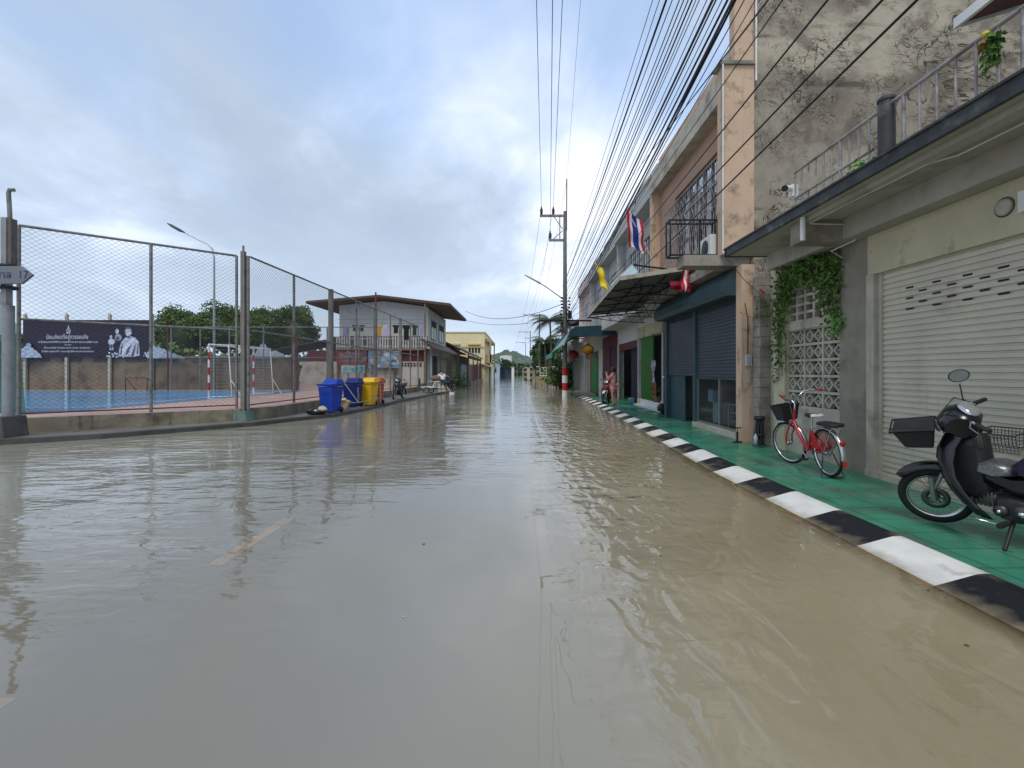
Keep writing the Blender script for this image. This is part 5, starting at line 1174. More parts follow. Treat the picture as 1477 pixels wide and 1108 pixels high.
b = MB(); b.add([(-16.8, 37.3, 6.90), (-11.2, 37.3, 7.39), (-11.2, 48.3, 7.39), (-16.8, 48.3, 6.90)], [(0, 1, 2, 3)]); b.add([(-11.2, 37.3, 7.39), (-5.6, 37.3, 6.70), (-5.6, 48.3, 6.70), (-11.2, 48.3, 7.39)], [(0, 1, 2, 3)]); b.build('eave', RU, H)
for k, (ya, yb) in enumerate(((39.6, 41.9), (43.4, 46.0))):
    b = MB(); b.box((-7.52, ya, 4.3), (-7.46, yb, 6.0)); w_ = b.build('window', M['white'], H)
    b = MB(); b.box((-7.455, ya + .1, 5.35), (-7.445, yb - .1, 5.9)); b.build('pane', M['dark'], w_)
    b = MB(); b.tube([(-7.44, ya, 4.3), (-7.44, ya, 6.0), (-7.44, yb, 6.0), (-7.44, yb, 4.3), (-7.44, ya, 4.3)], .03, 4); b.tube([(-7.44, (ya + yb) / 2, 4.3), (-7.44, (ya + yb) / 2, 6)], .03, 4); b.build('window_frame', M['steel'], w_)
b = MB(); b.box((-14.4, 36.9, 3.22), (-7.35, 38.45, 3.36)); b.build('balcony_deck', M['wood'], H)
b = MB(); n_ = 36
for k in range(n_):
    xx = -14.35 + 7.0 * k / (n_ - 1); hh_ = 4.33
    if random.random() < .12: continue
    b.box((xx - .055, 36.92, 3.36), (xx + .055, 36.95, hh_ + random.uniform(-.04, .03)))
b.box((-14.4, 36.96, 3.5), (-7.35, 37.0, 3.58)); b.box((-14.4, 36.96, 4.1), (-7.35, 37.0, 4.18)); b.build('balcony_railing', mat('weathered_white_slats', (.38, .385, .37), .8, 0, .25, 6, dirt=.4, dcol=(.2, .18, .15), dscale=5), H)
b = MB()
for xx in (-14.3, -12.2, -9.9, -7.45): b.box((xx - .07, 36.96, 0), (xx + .07, 37.1, 3.2)); b.box((xx - .05, 36.96, 4.3), (xx + .05, 37.06, 6.85)) if xx > -8 else None
b.build('balcony_post', M['wood'], H)
b = MB(); b.tube([(-14.3, 36.9, 5.35), (-7.4, 36.9, 5.30)], .012, 4); b.tube([(-14.3, 36.9, 5.62), (-7.4, 36.9, 5.60)], .01, 4); b.build('clothes_line', M['cable'], H)
b = MB(); b.box((-16.8, 37.25, 2.35), (-7.45, 37.32, 3.21)); b.build('maroon_panel', M['maroon'], H)
b = MB(); b.box((-19.5, 37.22, 0), (-7.6, 37.42, 2.34)); b.build('ground_wall', mat('stained_white_wall', (.42, .41, .36), .85, 0, .15, 1.5, dirt=.45, dcol=(.2, .17, .13), dscale=1.2, streak=.9), H)
b = MB()
for k in range(8):
    for j in range(2): xx = -9.6 + .24 * k; b.box((xx, 37.19, 1.95 + .17 * j), (xx + .15, 37.215, 2.07 + .17 * j))
b.build('vent_block', M['dark'], H)
b = MB(); b.box((-7.6, 38.4, .0), (-7.3, 39.2, 3.6)); b.build('corner_pier', M['white'], H)
b = MB(); b.box((-7.49, 39.8, .1), (-7.44, 42.0, 2.9)); b.build('dark_doorway', M['dark'], H)
b = MB(); b.box((-7.49, 42.3, .1), (-7.42, 47.5, 2.9)); b.build('wooden_doors', M['pillar'], H)
b = MB(); b.prism([(-7.49, 3.95), (-6.4, 3.22), (-6.4, 3.34), (-7.49, 4.07)], 35.5, 50.2, 'Y'); fixn(b.build('lean_to_roof', M['rooftin'], H))
b = MB()
for yy in (38.6, 44, 49.8): b.tube([(-6.5, yy, .1), (-6.5, yy, 3.2)], .05, 6)
b.build('lean_to_post', M['wood'], H)
b = MB(); b.prism([(-21, 3.0), (-15.5, 4.0), (-15.5, 4.1), (-21, 3.1)], 37.5, 42, 'Y'); fixn(b.build('shed_roof', M['rooftin'], H))
def board(name, label, cat, px0, px1, py0, py1, Y, cols, seed, tilt=0):
    t = thing(name, label, cat, (W(px0, py1, Y).x, Y, W(px0, py1, Y).z)); a = W(px0, py1, Y); c = W(px1, py0, Y); random.seed(seed)
    b = MB(); b.box((a.x, Y, a.z), (c.x, Y + .02, c.z)); b.build('board', cols[0], t)
    b = MB()
    for k in range(46):
        cx, cz = random.uniform(a.x + .1, c.x - .1), random.uniform(a.z + .06, c.z - .06); rx = random.uniform(.03, .16) * (c.z - a.z); b.mi = k % (len(cols) - 1)
        nn_ = 7; b.add([(max(a.x, min(c.x, cx + rx * 1.5 * math.cos(q * 6.283 / nn_) * random.uniform(.7, 1.2))), Y - .003 - .0008 * k, max(a.z, min(c.z, cz + rx * math.sin(q * 6.283 / nn_) * random.uniform(.7, 1.2)))) for q in range(nn_)], [tuple(range(nn_))], False)
    b.build('printed_picture', cols[1:], t); return t
cm = lambda n, c: mat(n, c, .6, 0, .2, 4)
board('printed_banner', 'dark red printed banner hanging below the balcony', 'banner', 486, 529, 507, 528, 36.85, [cm('dark_red_vinyl', (.16, .04, .05)), cm('p1', (.20, .13, .12)), cm('p2', (.08, .05, .07)), cm('p3', (.22, .08, .07)), cm('p4', (.12, .14, .16))], 1)
board('printed_banner', 'blue printed banner hanging below the balcony right of the dark red one', 'banner', 531, 576, 506, 531, 36.84, [cm('blue_vinyl', (.12, .22, .32)), cm('p5', (.35, .38, .42)), cm('p6', (.07, .09, .12)), cm('p7', (.20, .32, .42)), cm('p8', (.25, .18, .15))], 2)
board('printed_banner', 'small turquoise and white banner on the fence above the dark blue bin', 'banner', 492, 526, 527, 538, 22.6, [cm('pale_vinyl', (.34, .40, .38)), cm('p9', (.05, .34, .42)), cm('p10', (.10, .45, .38)), cm('p11', (.28, .42, .44)), cm('p12', (.08, .25, .45))], 3)
# laundry
cl = [(498, 9, 16, (.26, .22, .42), 'lilac shirt on the balcony clothes line, leftmost'), (512, 7, 9, (.02, .02, .025), 'small black garment beside the lilac shirt on the clothes line'), (522, 6, 9, (.03, .03, .04), 'small dark garment left of the mustard shirt'), (547, 8, 16, (.45, .28, .04), 'mustard yellow shirt on the balcony clothes line'),
      (556, 9, 15, (.40, .36, .50), 'pale lavender shirt right of the mustard shirt'), (571, 8, 12, (.02, .02, .02), 'black shirt in the middle of the clothes line'), (586, 9, 21, (.015, .015, .015), 'long black garment on the clothes line'), (598, 7, 15, (.04, .05, .045), 'dark green garment right of the long black one'), (608, 6, 14, (.30, .28, .42), 'pale violet shirt at the right end of the clothes line')]
random.seed(2)
for px, w_, h_, c_, lab in cl:
    Yc = 36.86; a = W(px - w_ / 2, 469, Yc); s_ = Yc / F; ww, hh_ = w_ * s_, h_ * s_
    t = thing('garment', lab, 'garment', (a.x + ww / 2, Yc, a.z), group='laundry on the balcony line')
    b = MB(); nx = 8; vs = []
    for j, zz in enumerate((0, -.15, -.3, -.6, -1)):
        wd_ = (1.25 if j in (0, 1) else 1.28 if j == 2 and 0 else .82)
        for i in range(nx + 1): u = i / nx - .5; vs.append((a.x + ww / 2 + u * ww * wd_, Yc + .04 * math.sin(u * 14 + j) , a.z + zz * hh_ + random.uniform(-.01, .01)))
    b.add(vs, [(j * (nx + 1) + i, j * (nx + 1) + i + 1, (j + 1) * (nx + 1) + i + 1, (j + 1) * (nx + 1) + i) for j in range(4) for i in range(nx)], True); b.build('cloth', mat('garment_cloth', c_, .9, 0, .15, 5), t)
# second low building and yellow building
t = thing('low_house', 'low old house with dark rusty roof between the white house and the yellow building', 'house', (-8, 58, .1))
b = MB(); b.box((-12, 50.4, 0), (-7.2, 67, 3.5)); b.build('wall', M['pillar'], t)
b = MB(); b.prism([(-5.3, 3.35), (-8.2, 4.75), (-12.5, 3.4), (-12.5, 3.55), (-8.2, 4.9), (-5.3, 3.5)], 50.25, 67.5, 'Y'); fixn(b.build('roof', M['rooftin'], t)); b = MB(); b.prism([(-5.6, 3.36), (-8.2, 4.6), (-12, 3.4)], 50.5, 50.6, 'Y'); b.box((-5.62, 50.7, 3.0), (-5.5, 67, 3.34)); b.build('dark_gable', M['rust'], t)
b = MB()
for yy in (51, 56.5, 62, 67): b.tube([(-5.6, yy, 0), (-5.6, yy, 3.45)], .07, 6)
b.build('porch_post', M['wood'], t)
t = thing('tin_gate', 'pale blue grey tin gate panel leaning under the low roof', 'gate', (-6.3, 52, .1)); b = MB()
b.prism([(W(664, 0, 51).x, .15), (W(673, 0, 51).x, .15), (W(673, 0, 51).x, 2.1), (W(670, 0, 51).x, 2.35), (W(666, 0, 51).x, 2.35), (W(664, 0, 51).x, 2.0)], 51, 51.08, 'Y'); fixn(b.build('panel', cm('pale_tin', (.26, .31, .34)), t)); b = MB(); b.box((W(663, 0, 51).x, 50.96, .1), (W(674, 0, 51).x, 50.99, .2)); b.build('rail', M['steel'], t)
t = thing('board_fence', 'old wooden and tin board fence beyond the low roof', 'fence', (-6, 70, .1)); b = MB(); random.seed(9)
for k in range(34):
    yy = 54 + k * .9; xx = -5.75 - .0 * k; b.mi = random.choice((0, 0, 1, 2)); b.box((xx - .04, yy, .5), (xx + random.uniform(0, .03), yy + .82, 2.5 + random.uniform(-.12, .12)))
b.build('boards', [M['maroon'], M['wood'], M['pillar']], t); b = MB(); b.box((-5.82, 53.8, -.1), (-5.6, 85, .5)); b.build('plinth', M['plinth'], t)
Yb = thing('yellow_building', 'yellow two storey building with a row of windows and corner balcony', 'building', (-9, 75, .1))
YY = 70.0
def yx(px): return W(px, 0, YY).x
b = MB(); b.box((yx(643) - 3, YY, 0), (yx(699), YY + 14, 7.35)); b.build('wall', M['yellowwall'], Yb)
b = MB(); b.box((yx(643) - 3, YY - .12, 5.15), (yx(699) + .1, YY - .002, 5.4)); b.box((yx(643) - 3, YY - .1, 7.35), (yx(699) + .1, YY + 14, 7.5)); b.box((yx(643) - 3, YY - .3, 5.55), (yx(664), YY - .005, 5.75)); b.box((yx(675), YY - .3, 5.55), (yx(693), YY - .005, 5.75)); b.box((yx(669), YY - .1, 0), (yx(671), YY - .003, 5.1)); b.build('trim', mat('yellow_trim', (.58, .47, .22), .8), Yb)
for (a, c) in ((676, 679), (680.5, 683.5), (685, 688), (689.5, 692.5), (650, 653), (655, 658), (660, 663)):
    b = MB(); b.box((yx(a), YY - .05, 4.35), (yx(c), YY - .004, 5.1)); w_ = b.build('window', M['dark'], Yb)
    b = MB(); b.box((yx(a) - .05, YY - .08, 4.27), (yx(c) + .05, YY - .052, 4.345)); b.build('window_sill', M['white'], w_)
b = MB(); b.box((yx(699.3), YY + 1, 6.1), (yx(708), YY + 12, 6.5)); b.box((yx(699.3), YY + 1, 2.9), (yx(709), YY + 12, 3.3)); b.box((yx(706), YY + 1, 0), (yx(708), YY + 1.4, 6.1)); b.box((yx(706), YY + 11, 0), (yx(708), YY + 11.4, 6.1)); b.box((yx(700), YY + 1, 3.301), (yx(708), YY + 1.15, 4.2)); b.build('balcony', mat('yellow_brown_trim', (.42, .34, .17), .8), Yb)
b = MB(); b.prism([(yx(690), 2.9), (yx(712), 2.1), (yx(712), 2.25), (yx(690), 3.05)], YY - .5, YY + 9, 'Y'); fixn(b.build('porch_roof', M['cream'], Yb))
utility_pole('utility_pole', 'thin wooden pole in front of the yellow building', W(706, 0, 76).x, 76, 5.0, [], None, False, .10)
# ================================================================== FAR END OF THE STREET
hl = MB(); nx, ny = 60, 24; random.seed(12); vs = []
import mathutils
for j in range(ny + 1):
    for i in range(nx + 1):
        X_ = -110 + 220 * i / nx; Y_ = 380 + 160 * j / ny; u = (X_ + 17) / 21; v_ = (Y_ - 440) / 55
        h = 19 * math.exp(-(u * u) * (1 if u < 0 else .35) - v_ * v_) + 5 * math.exp(-((X_ - 30) / 40) ** 2 - v_ * v_) + 4 * math.exp(-((X_ + 70) / 30) ** 2 - v_ * v_)
        h *= 1 + .25 * mathutils.noise.noise(Vector((X_ * .12, Y_ * .12, 3))); vs.append((X_, Y_, h + 1.6 * mathutils.noise.noise(Vector((X_ * .5, Y_ * .4, 0))) - .5))
hl.add(vs, [(j * (nx + 1) + i, j * (nx + 1) + i + 1, (j + 1) * (nx + 1) + i + 1, (j + 1) * (nx + 1) + i) for j in range(ny) for i in range(nx)], False)
HM = mat('wooded_hillside', (.085, .125, .095), .9, 0, .5, .35, .6, 1.2)
tag(hl.build('hill', HM), kind='structure')
def stuff_trees(name, boxes, n, size, m, label):
    b = MB(); random.seed(77)
    for i in range(n):
        bx = random.choice(boxes); p = Vector((random.uniform(bx[0], bx[1]), random.uniform(bx[2], bx[3]), 0)); hh = bx[4] * (0.55 + .45 * mathutils.noise.noise(Vector((p.x * .15, p.y * .1, 1))) + .25)
        p.z = random.random() ** .7 * hh; s_ = size * random.uniform(.6, 1.4)
        a = Vector((random.gauss(0, 1), random.gauss(0, 1), random.gauss(0, 1))).normalized(); c = a.orthogonal().normalized()
        b.add([p - a * s_ * .5, p + c * s_ * .4, p + a * s_ * .5, p - c * s_ * .4], [(0, 1, 2, 3)], False)
    o = b.build(name, m); return tag(o, label, 'trees', kind='stuff')
stuff_trees('far_trees', [(-60, -8, 250, 330, 9), (-22, 12, 225, 290, 6.5), (-9, -3.5, 165, 200, 4.5), (10, 80, 230, 330, 10), (-9, 10, 300, 340, 7)], 9000, 1.8, M['leaf_dk'], 'far belt of dark trees closing the end of the street')
stuff_trees('hedge', [(-36, -15.3, 31, 33, 3.6)], 4200, .32, M['leaf'], 'low green growth behind the court wall')
stuff_trees('street_shrubs', [(-70, -16, 90, 130, 7), (6.5, 14, 84, 190, 8)], 6000, .9, M['leaf_dk'], 'dark green shrubs and trees lining the far part of the street')
def small_house(label, x0, x1, y0, y1, h, rh, wm_, rm, name='far_house'):
    t = thing(name, label, 'house', ((x0 + x1) / 2, y0, 0)); b = MB(); b.box((x0, y0, -.4), (x1, y1, h)); b.build('wall', wm_, t)
    b = MB(); xm = (x0 + x1) / 2; e = .5; b.prism([(x0 - e, h), (xm, h + rh), (x1 + e, h), (x1 + e, h - .15), (xm, h + rh - .15), (x0 - e, h - .15)], y0 - .5, y1 + .5, 'Y'); fixn(b.build('roof', rm, t))
    b = MB(); w_ = (x1 - x0) / 5
    for k in (1, 3): b.box((x0 + w_ * k, y0 - .04, h * .35), (x0 + w_ * (k + .8), y0 - .004, h * .75))
    b.build('window', M['dark'], t); return t
small_house('pale blue far house left of the street end', -8.5, -5.2, 120, 130, 3.9, .9, cm('pale_blue_wall', (.34, .42, .48)), M['tealpale'])
small_house('grey far house in front of the hill', -7.2, -3.4, 150, 160, 3.4, .9, M['pillar'], M['rooftin'])
small_house('white far building standing on the lower hill slope', -14, -6, 330, 340, 13.5, 1, M['white'], M['greywall'])
small_house('low far house with green roof at the end of the street', .6, 4.2, 130, 138, 3.1, .6, M['concrete'], cm('green_roof', (.10, .16, .11)))
small_house('dark blue far shed beside the white pillar', -5.2, -1.9, 125, 130, 2.6, .4, cm('dark_blue_wall', (.04, .06, .10)), M['rooftin'])
t = thing('gate_pillar', 'white square pillar standing in the flood at the end of the street', 'pillar', (-1.6, 110, 0)); b = MB(); b.box((-1.95, 109.8, -.3), (-1.35, 110.4, 2.6)); b.build('shaft', M['white'], t); b = MB(); b.box((-2.05, 109.7, 2.6), (-1.25, 110.5, 2.8)); b.build('cap', M['concrete_lt'], t)
BR = [(1.15, 88), (1.9, 80), (2.7, 72), (1.0, 100)]
for k, (xx, yy) in enumerate(BR):
    t = thing('bridge_rail_post', ['yellow and black rail post, second from the left', 'yellow and black rail post, second from the right', 'yellow and black rail post nearest the pink wall', 'smallest and farthest yellow and black rail post'][k], 'post', (xx, yy, 0), group='yellow and black rail posts')
    b = MB()
    for q in range(5): b.mi = q % 2; b.box((xx - .2, yy - .2, -.2 + q * .5), (xx + .2, yy + .2, .3 + q * .5))
    b.build('painted_post', [M['black'], cm('yellow_post_paint', (.24, .20, .10))], t); b = MB(); b.box((xx - .24, yy - .24, 2.3), (xx + .24, yy + .24, 2.4)); b.build('cap', M['white'], t)
t = thing('bridge_railing', 'white grid railing with yellow base on the right of the far street', 'railing', (2.6, 82, 0)); b = MB()
for (xa, ya, xb, yb) in ((2.6, 72, 5.0, 71.5), (1.2, 88, 2.0, 80)):
    for q in range(4): zz = 1.0 + q * .4; b.tube([(xa, ya, zz), (xb, yb, zz)], .06, 4)
    for q in range(6): tt = q / 5; b.tube([(xa + (xb - xa) * tt, ya + (yb - ya) * tt, .3), (xa + (xb - xa) * tt, ya + (yb - ya) * tt, 2.2)], .06, 4)
b.build('rails', M['white'], t); b = MB(); b.box((2.5, 71.6, -.2), (5.1, 72.1, .9)); b.build('base', cm('yellow_base', (.26, .21, .11)), t)
# right side gardens between the shophouses and the rail posts
t = thing('garden_wall', 'pink garden wall beyond the teal awning', 'wall', (4, 60, 0)); b = MB(); b.box((4.0, 58, -.3), (5.3, 58.2, 2.1)); b.box((4.0, 58.2, -.3), (4.2, 66, 2.1)); b.build('wall', cm('pink_wall', (.46, .30, .36)), t); b = MB(); b.box((3.9, 57.9, 2.1), (5.4, 58.3, 2.25)); b.build('wall_cap', M['white'], t)
t = thing('garden_wall', 'peach garden wall covered by plants behind the utility pole', 'wall', (4.3, 48, 0)); b = MB(); b.box((3.9, 47.9, -.3), (5.6, 48.05, 1.9)); b.build('wall', cm('peach_wall', (.42, .28, .17)), t); b = MB(); b.box((3.85, 47.85, 1.9), (5.6, 48.1, 1.98)); b.build('wall_cap', M['concrete_lt'], t)
def bush(label, x, y, z, r, n, m, seed, name='shrub'):
    random.seed(seed); t = thing(name, label, 'plant', (x, y, z)); leaves(n, lambda: (x + random.gauss(0, r * .5), y + random.gauss(0, r * .5), z + abs(random.gauss(0, r * .8))), r * .28, m, 'foliage', t); b = MB()
    for k in range(4): b.tube([(x, y, z), (x + random.uniform(-r, r) * .6, y, z + r)], .015, 4, False)
    b.build('stem', M['bark'], t); return t
bush('leafy orange flowering shrub behind the utility pole', 4.2, 47.2, .2, 1.6, 900, M['leaf'], 4)
bush('small low plant at the foot of the striped pole', 3.35, 30.2, 0, .35, 160, M['leaf_vine'], 5)
bush('tall green plant beside the tin gate', -6.3, 48.5, .1, .8, 400, M['leaf_vine'], 6)
def palm(x, y, h, label, seed, n=22, fl=2.6):
    random.seed(seed); t = thing('palm_tree', label, 'tree', (x, y, 0)); b = MB(); b.tube([(x, y, -.2), (x + .25, y, h * .5), (x + .1, y, h)], [.2, .14, .12], 7); b.build('trunk', M['bark'], t); b = MB(); c = Vector((x + .1, y, h))
    for k in range(n):
        a = random.uniform(0, 6.28); up = random.uniform(-.1, 1.2); l_ = fl * random.uniform(.75, 1.1); d_ = Vector((math.cos(a), math.sin(a), 0)); pts = []
        for i in range(9):
            s_ = i / 8; pts.append(c + d_ * l_ * s_ * math.cos(up * (1 - s_)) + Vector((0, 0, l_ * (math.sin(up) * s_ - .75 * s_ * s_))))
        side = d_.cross(Vector((0, 0, 1)))
        for i in range(8):
            for q in range(3):
                p = pts[i].lerp(pts[i + 1], q / 3); ll = l_ * .30 * math.sin(math.pi * min(1, (i + q / 3) / 8 + .12)) + .05
                for sgn in (-1, 1):
                    tip = p + side * sgn * ll + d_ * ll * .45 - Vector((0, 0, ll * .55)); b.add([p, p + d_ * .09, tip], [(0, 1, 2)], False)
        b.tube(pts, .018, 3, False)
    b.build('crown', M['palm'], t); return t
palm(4.1, 66, 8.8, 'feathery palm tree rising above the roofs right of the poles', 61, 26, 3.4)
palm(3.9, 76, 6.6, 'lower palm tree left of the tall palm', 62, 24, 3.0)
palm(6.6, 60, 7.6, 'palm tree partly behind the striped utility pole', 63, 24, 3.2)
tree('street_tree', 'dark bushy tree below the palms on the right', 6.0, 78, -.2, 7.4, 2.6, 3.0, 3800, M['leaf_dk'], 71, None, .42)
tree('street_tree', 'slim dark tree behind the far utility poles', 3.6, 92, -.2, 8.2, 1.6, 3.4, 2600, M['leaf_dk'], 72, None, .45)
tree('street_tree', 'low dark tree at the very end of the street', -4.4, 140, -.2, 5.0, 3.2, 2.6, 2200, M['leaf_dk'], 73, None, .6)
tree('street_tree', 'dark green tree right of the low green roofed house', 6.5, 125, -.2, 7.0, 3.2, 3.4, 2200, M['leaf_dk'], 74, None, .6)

# ================================================================== WHEELS, MOTORCYCLES, BICYCLE
def wheel(name, parent, c, r, tw, spokes, rim_m, steer=None, disc=False, spoke_r=.0022, rim_r=None):
    """upright wheel in the local xz plane, axle along y"""
    c = Vector(c); rim_r = rim_r or r - tw * .95; out = []
    def place(o):
        if steer is not None: o.data.transform(steer)
        out.append(o); return o
    w_ = MB(); prof = []
    for k in range(13):
        a = math.pi * 2 * k / 12; prof.append((r - tw * .5 + tw * .5 * math.cos(a), tw * .46 * math.sin(a)))
    w_.lathe(prof, c, 48, 'Y'); tyre = place(w_.build(name, M['rubber'], parent, True))
    b = MB(); k_ = .5 * tw; b.lathe([(rim_r + .004, -k_ * .75), (rim_r - .010, -k_ * .7), (rim_r - .014, 0), (rim_r - .010, k_ * .7), (rim_r + .004, k_ * .75)], c, 40, 'Y'); o = place(b.build('rim', rim_m, tyre, True))
    b = MB()
    for k in range(spokes):
        a = 2 * math.pi * k / spokes; a2 = a + (.5 if k % 2 else -.5); hr = .026; yy = .024 * (1 if (k // 2) % 2 else -1)
        b.tube([c + Vector((hr * math.cos(a2), yy, hr * math.sin(a2))), c + Vector(((rim_r - .008) * math.cos(a), 0, (rim_r - .008) * math.sin(a)))], spoke_r, 4, False)
    place(b.build('spokes', M['alu'], tyre, True))
    b = MB(); b.lathe([(0, -.05), (.018, -.05), (.018, -.032), (.034, -.03), (.034, -.02), (.022, -.016), (.022, .016), (.034, .02), (.034, .03), (.018, .032), (.018, .05), (0, .05)], c, 14, 'Y')
    place(b.build('hub', M['alu'], tyre, True))
    if disc:
        b = MB(); b.lathe([(.055, .052), (.105, .052), (.105, .056), (.055, .056), (.055, .052)], c, 30, 'Y')
        for k in range(6): a = k * 1.047; b.tube([c + Vector((.02 * math.cos(a), .05, .02 * math.sin(a))), c + Vector((.06 * math.cos(a), .054, .06 * math.sin(a)))], .006, 4)
        place(b.build('brake_disc', mat('dark_brake_disc', (.12, .12, .12), .35, .8), tyre, True))
    return tyre
def motorcycle(label, loc, heading, steer=0.0, lean=0.0, seat_m=None, body_m=None, front_basket=True, rear_basket=True, group=None, simple=False, panel_m=None):
    T = thing('motorcycle', label, 'motorcycle', loc, 0, group); T.rotation_euler = (R(lean), 0, heading)
    T.rotation_mode = 'ZYX' if False else 'XYZ'
    body_m = body_m or M['blackgloss']; seat_m = seat_m or mat('navy_vinyl_seat', (.016, .018, .040), .5, 0, .2, 6); panel_m = panel_m or body_m
    WBm = 1.23; r = .28; head = Vector((.20 + .615 - .0, 0, .86)); ax = Vector((.615, 0, r))
    # steering axis through head (0.40,0,.80) and (0.56,0,.45)
    s0, s1 = Vector((.40, 0, .86)), Vector((.545, 0, .45)); sax = (s0 - s1).normalized()
    S = Matrix.Translation(s0) @ Matrix.Rotation(steer, 4, sax) @ Matrix.Translation(-s0); UP = Matrix.Translation(sax * .055)
    def B(b, name, m, p=T, st=False, bevel=0, fix=False):
        o = b.build(name, m, p, True, bevel)
        if st and name in ('handlebar_cowl', 'control_cable', 'headlight', 'bulb', 'handlebar', 'grip', 'lever', 'mirror', 'mirror_head', 'mirror_glass', 'instrument_panel', 'dial'): o.data.transform(UP)
        if st: o.data.transform(S)
        if fix: fixn(o)
        return o
    fw = wheel('front_wheel', T, ax, r, .075, 36, M['chrome'], S, True, .0022)
    wheel('rear_wheel', T, (-.615, 0, r), r, .085, 36, M['chrome'], None, False, .0022)
    b = MB()
    for sy in (-.075, .075):
        b.tube([(.40 + .05, sy, .72), ax + Vector((.035, sy, .02))], [.019, .016], 10); b.tube([(.62, sy, .50), ax + Vector((.012, sy, -.01))], [.026, .024], 10)
    o = B(b, 'front_fork', M['alu'], st=True)
    b = MB(); n_ = 14; vs = []      # front fender
    for i in range(n_ + 1):
        a = R(38) + R(110) * i / n_; rr = r + .04
        for j, yy in enumerate((-.058, -.052, -.03, 0, .03, .052, .058)): q = rr + (-.032, .002, .016, .020, .016, .002, -.032)[j]; q2 = q if i not in (0,) else q; vs.append((ax.x + q * math.cos(a), yy * (1 if i else .4), ax.z + q * math.sin(a)))
    b.add(vs, [(i * 7 + j, i * 7 + j + 1, (i + 1) * 7 + j + 1, (i + 1) * 7 + j) for i in range(n_) for j in range(6)], True); B(b, 'front_fender', panel_m, st=True)
    # leg shields and front cover
    for sg_ in (-1, 1):
        b = MB(); prof_ = [(.40, .94), (.47, .90), (.51, .80), (.52, .68), (.50, .56), (.44, .44), (.36, .34), (.27, .26)]; vs = []
        for i, (x_, z_) in enumerate(prof_):
            k = math.sin(min(1, (.96 - z_) / .5) * math.pi / 2); wd_ = .10 + .13 * k
            for q, (dx_, fy_) in enumerate(((0, .25), (-.015, .55), (-.06, .85), (-.12, 1.0), (-.17, 1.0))): vs.append((x_ + dx_, sg_ * wd_ * fy_, z_ - .0))
        m5 = len(vs); vs += [(p[0] - .022, p[1] * .96, p[2]) for p in vs[:m5]]; n5 = len(prof_); f = []
        for o5 in (0, m5):
            for i in range(n5 - 1):
                for q in range(4): f.append((o5 + i * 5 + q, o5 + i * 5 + q + 1, o5 + (i + 1) * 5 + q + 1, o5 + (i + 1) * 5 + q))
        for i in range(n5 - 1): f.append((i * 5 + 4, m5 + i * 5 + 4, m5 + (i + 1) * 5 + 4, (i + 1) * 5 + 4)); f.append((i * 5, m5 + i * 5, m5 + (i + 1) * 5, (i + 1) * 5))
        for q in range(4): f.append((q, q + 1, m5 + q + 1, m5 + q)); f.append(((n5 - 1) * 5 + q, (n5 - 1) * 5 + q + 1, m5 + (n5 - 1) * 5 + q + 1, m5 + (n5 - 1) * 5 + q))
        b.add(vs, f, True); B(b, 'leg_shield', body_m, fix=True)
    b = MB(); b.pillow([(.20, .92), (.38, .92), (.48, .62), (.40, .38), (.26, .30), (.14, .38), (.16, .56)], .10, .4); B(b, 'inner_cover', M['blackplastic'], fix=True)
    b = MB(); b.lathe([(0, .016), (.06, .013), (.078, .0), (.082, -.02)], (0, 0, 0), 20)
    for v in b.v: v.y *= 1.55; v.x, v.z = v.x * .82 - v.z * .57, v.z * .82 + v.x * .57; v += Vector((.305, 0, 1.078))
    B(b, 'instrument_panel', M['lens'], st=True, fix=True)
    b = MB(); b.lathe([(0, .0145), (.028, .014), (.034, .008)], (0, 0, 0), 16)
    for v in b.v: v.y *= 1.5; v.x, v.z = v.x * .82 - v.z * .57, v.z * .82 + v.x * .57; v += Vector((.305, 0, 1.078))
    B(b, 'dial', M['black'], st=True, fix=True)
    b = MB(); b.pillow([(.30, .93), (.44, .92), (.53, .78), (.55, .66), (.50, .55), (.42, .60), (.33, .74)], .11, .5); B(b, 'front_cover', body_m, fix=True)
    # handlebar cowl with headlight, bars, mirror
    b = MB(); b.pillow([(.23, 1.00), (.28, 1.075), (.38, 1.10), (.47, 1.07), (.54, .985), (.53, .91), (.46, .865), (.36, .80), (.27, .85)], .165, .55); B(b, 'handlebar_cowl', body_m, st=True, fix=True)
    b = MB()
    b.lathe([(0, 0), (.055, -.006), (.085, -.018), (.10, -.04)], (0, 0, 0), 20, 'X')
    for v in b.v: v.y *= 1.22; v.z *= .72; v.x, v.z = v.x * 1.0 - v.z * .55, v.z + v.x * .3; v += Vector((.535, 0, .958))
    hl_ = B(b, 'headlight', M['lens'], st=True, fix=True)
    b = MB(); b.lathe([(.0, .0), (.03, -.002), (.035, -.01)], (.543, .0, .955), 12, 'X'); B(b, 'bulb', M['chrome'], st=True)
    for sg_ in (-1, 1):
        b = MB(); b.tube([(.34, sg_ * .10, 1.0), (.30, sg_ * .20, 1.02), (.25, sg_ * .30, 1.015), (.22, sg_ * .345, 1.01)], .011, 8); ha = B(b, 'handlebar', M['chrome'], st=True)
        b = MB(); b.tube([(.275, sg_ * .255, 1.018), (.205, sg_ * .375, 1.008)], [.019, .018], 12); B(b, 'grip', M['blackplastic'], ha, st=True)
        b = MB(); b.tube([(.31, sg_ * .20, 1.02), (.32, sg_ * .26, .995), (.27, sg_ * .37, .985)], .006, 6); B(b, 'lever', M['alu'], ha, st=True)
    b = MB()
    for sg_ in (-1, 1): b.tube([(.30, sg_ * .21, 1.05), (.40, sg_ * .16, 1.12), (.50, sg_ * .06, 1.02), (.50, sg_ * .03, .86)], .0045, 5, False)
    B(b, 'control_cable', M['black'], st=True)
    msd = -1
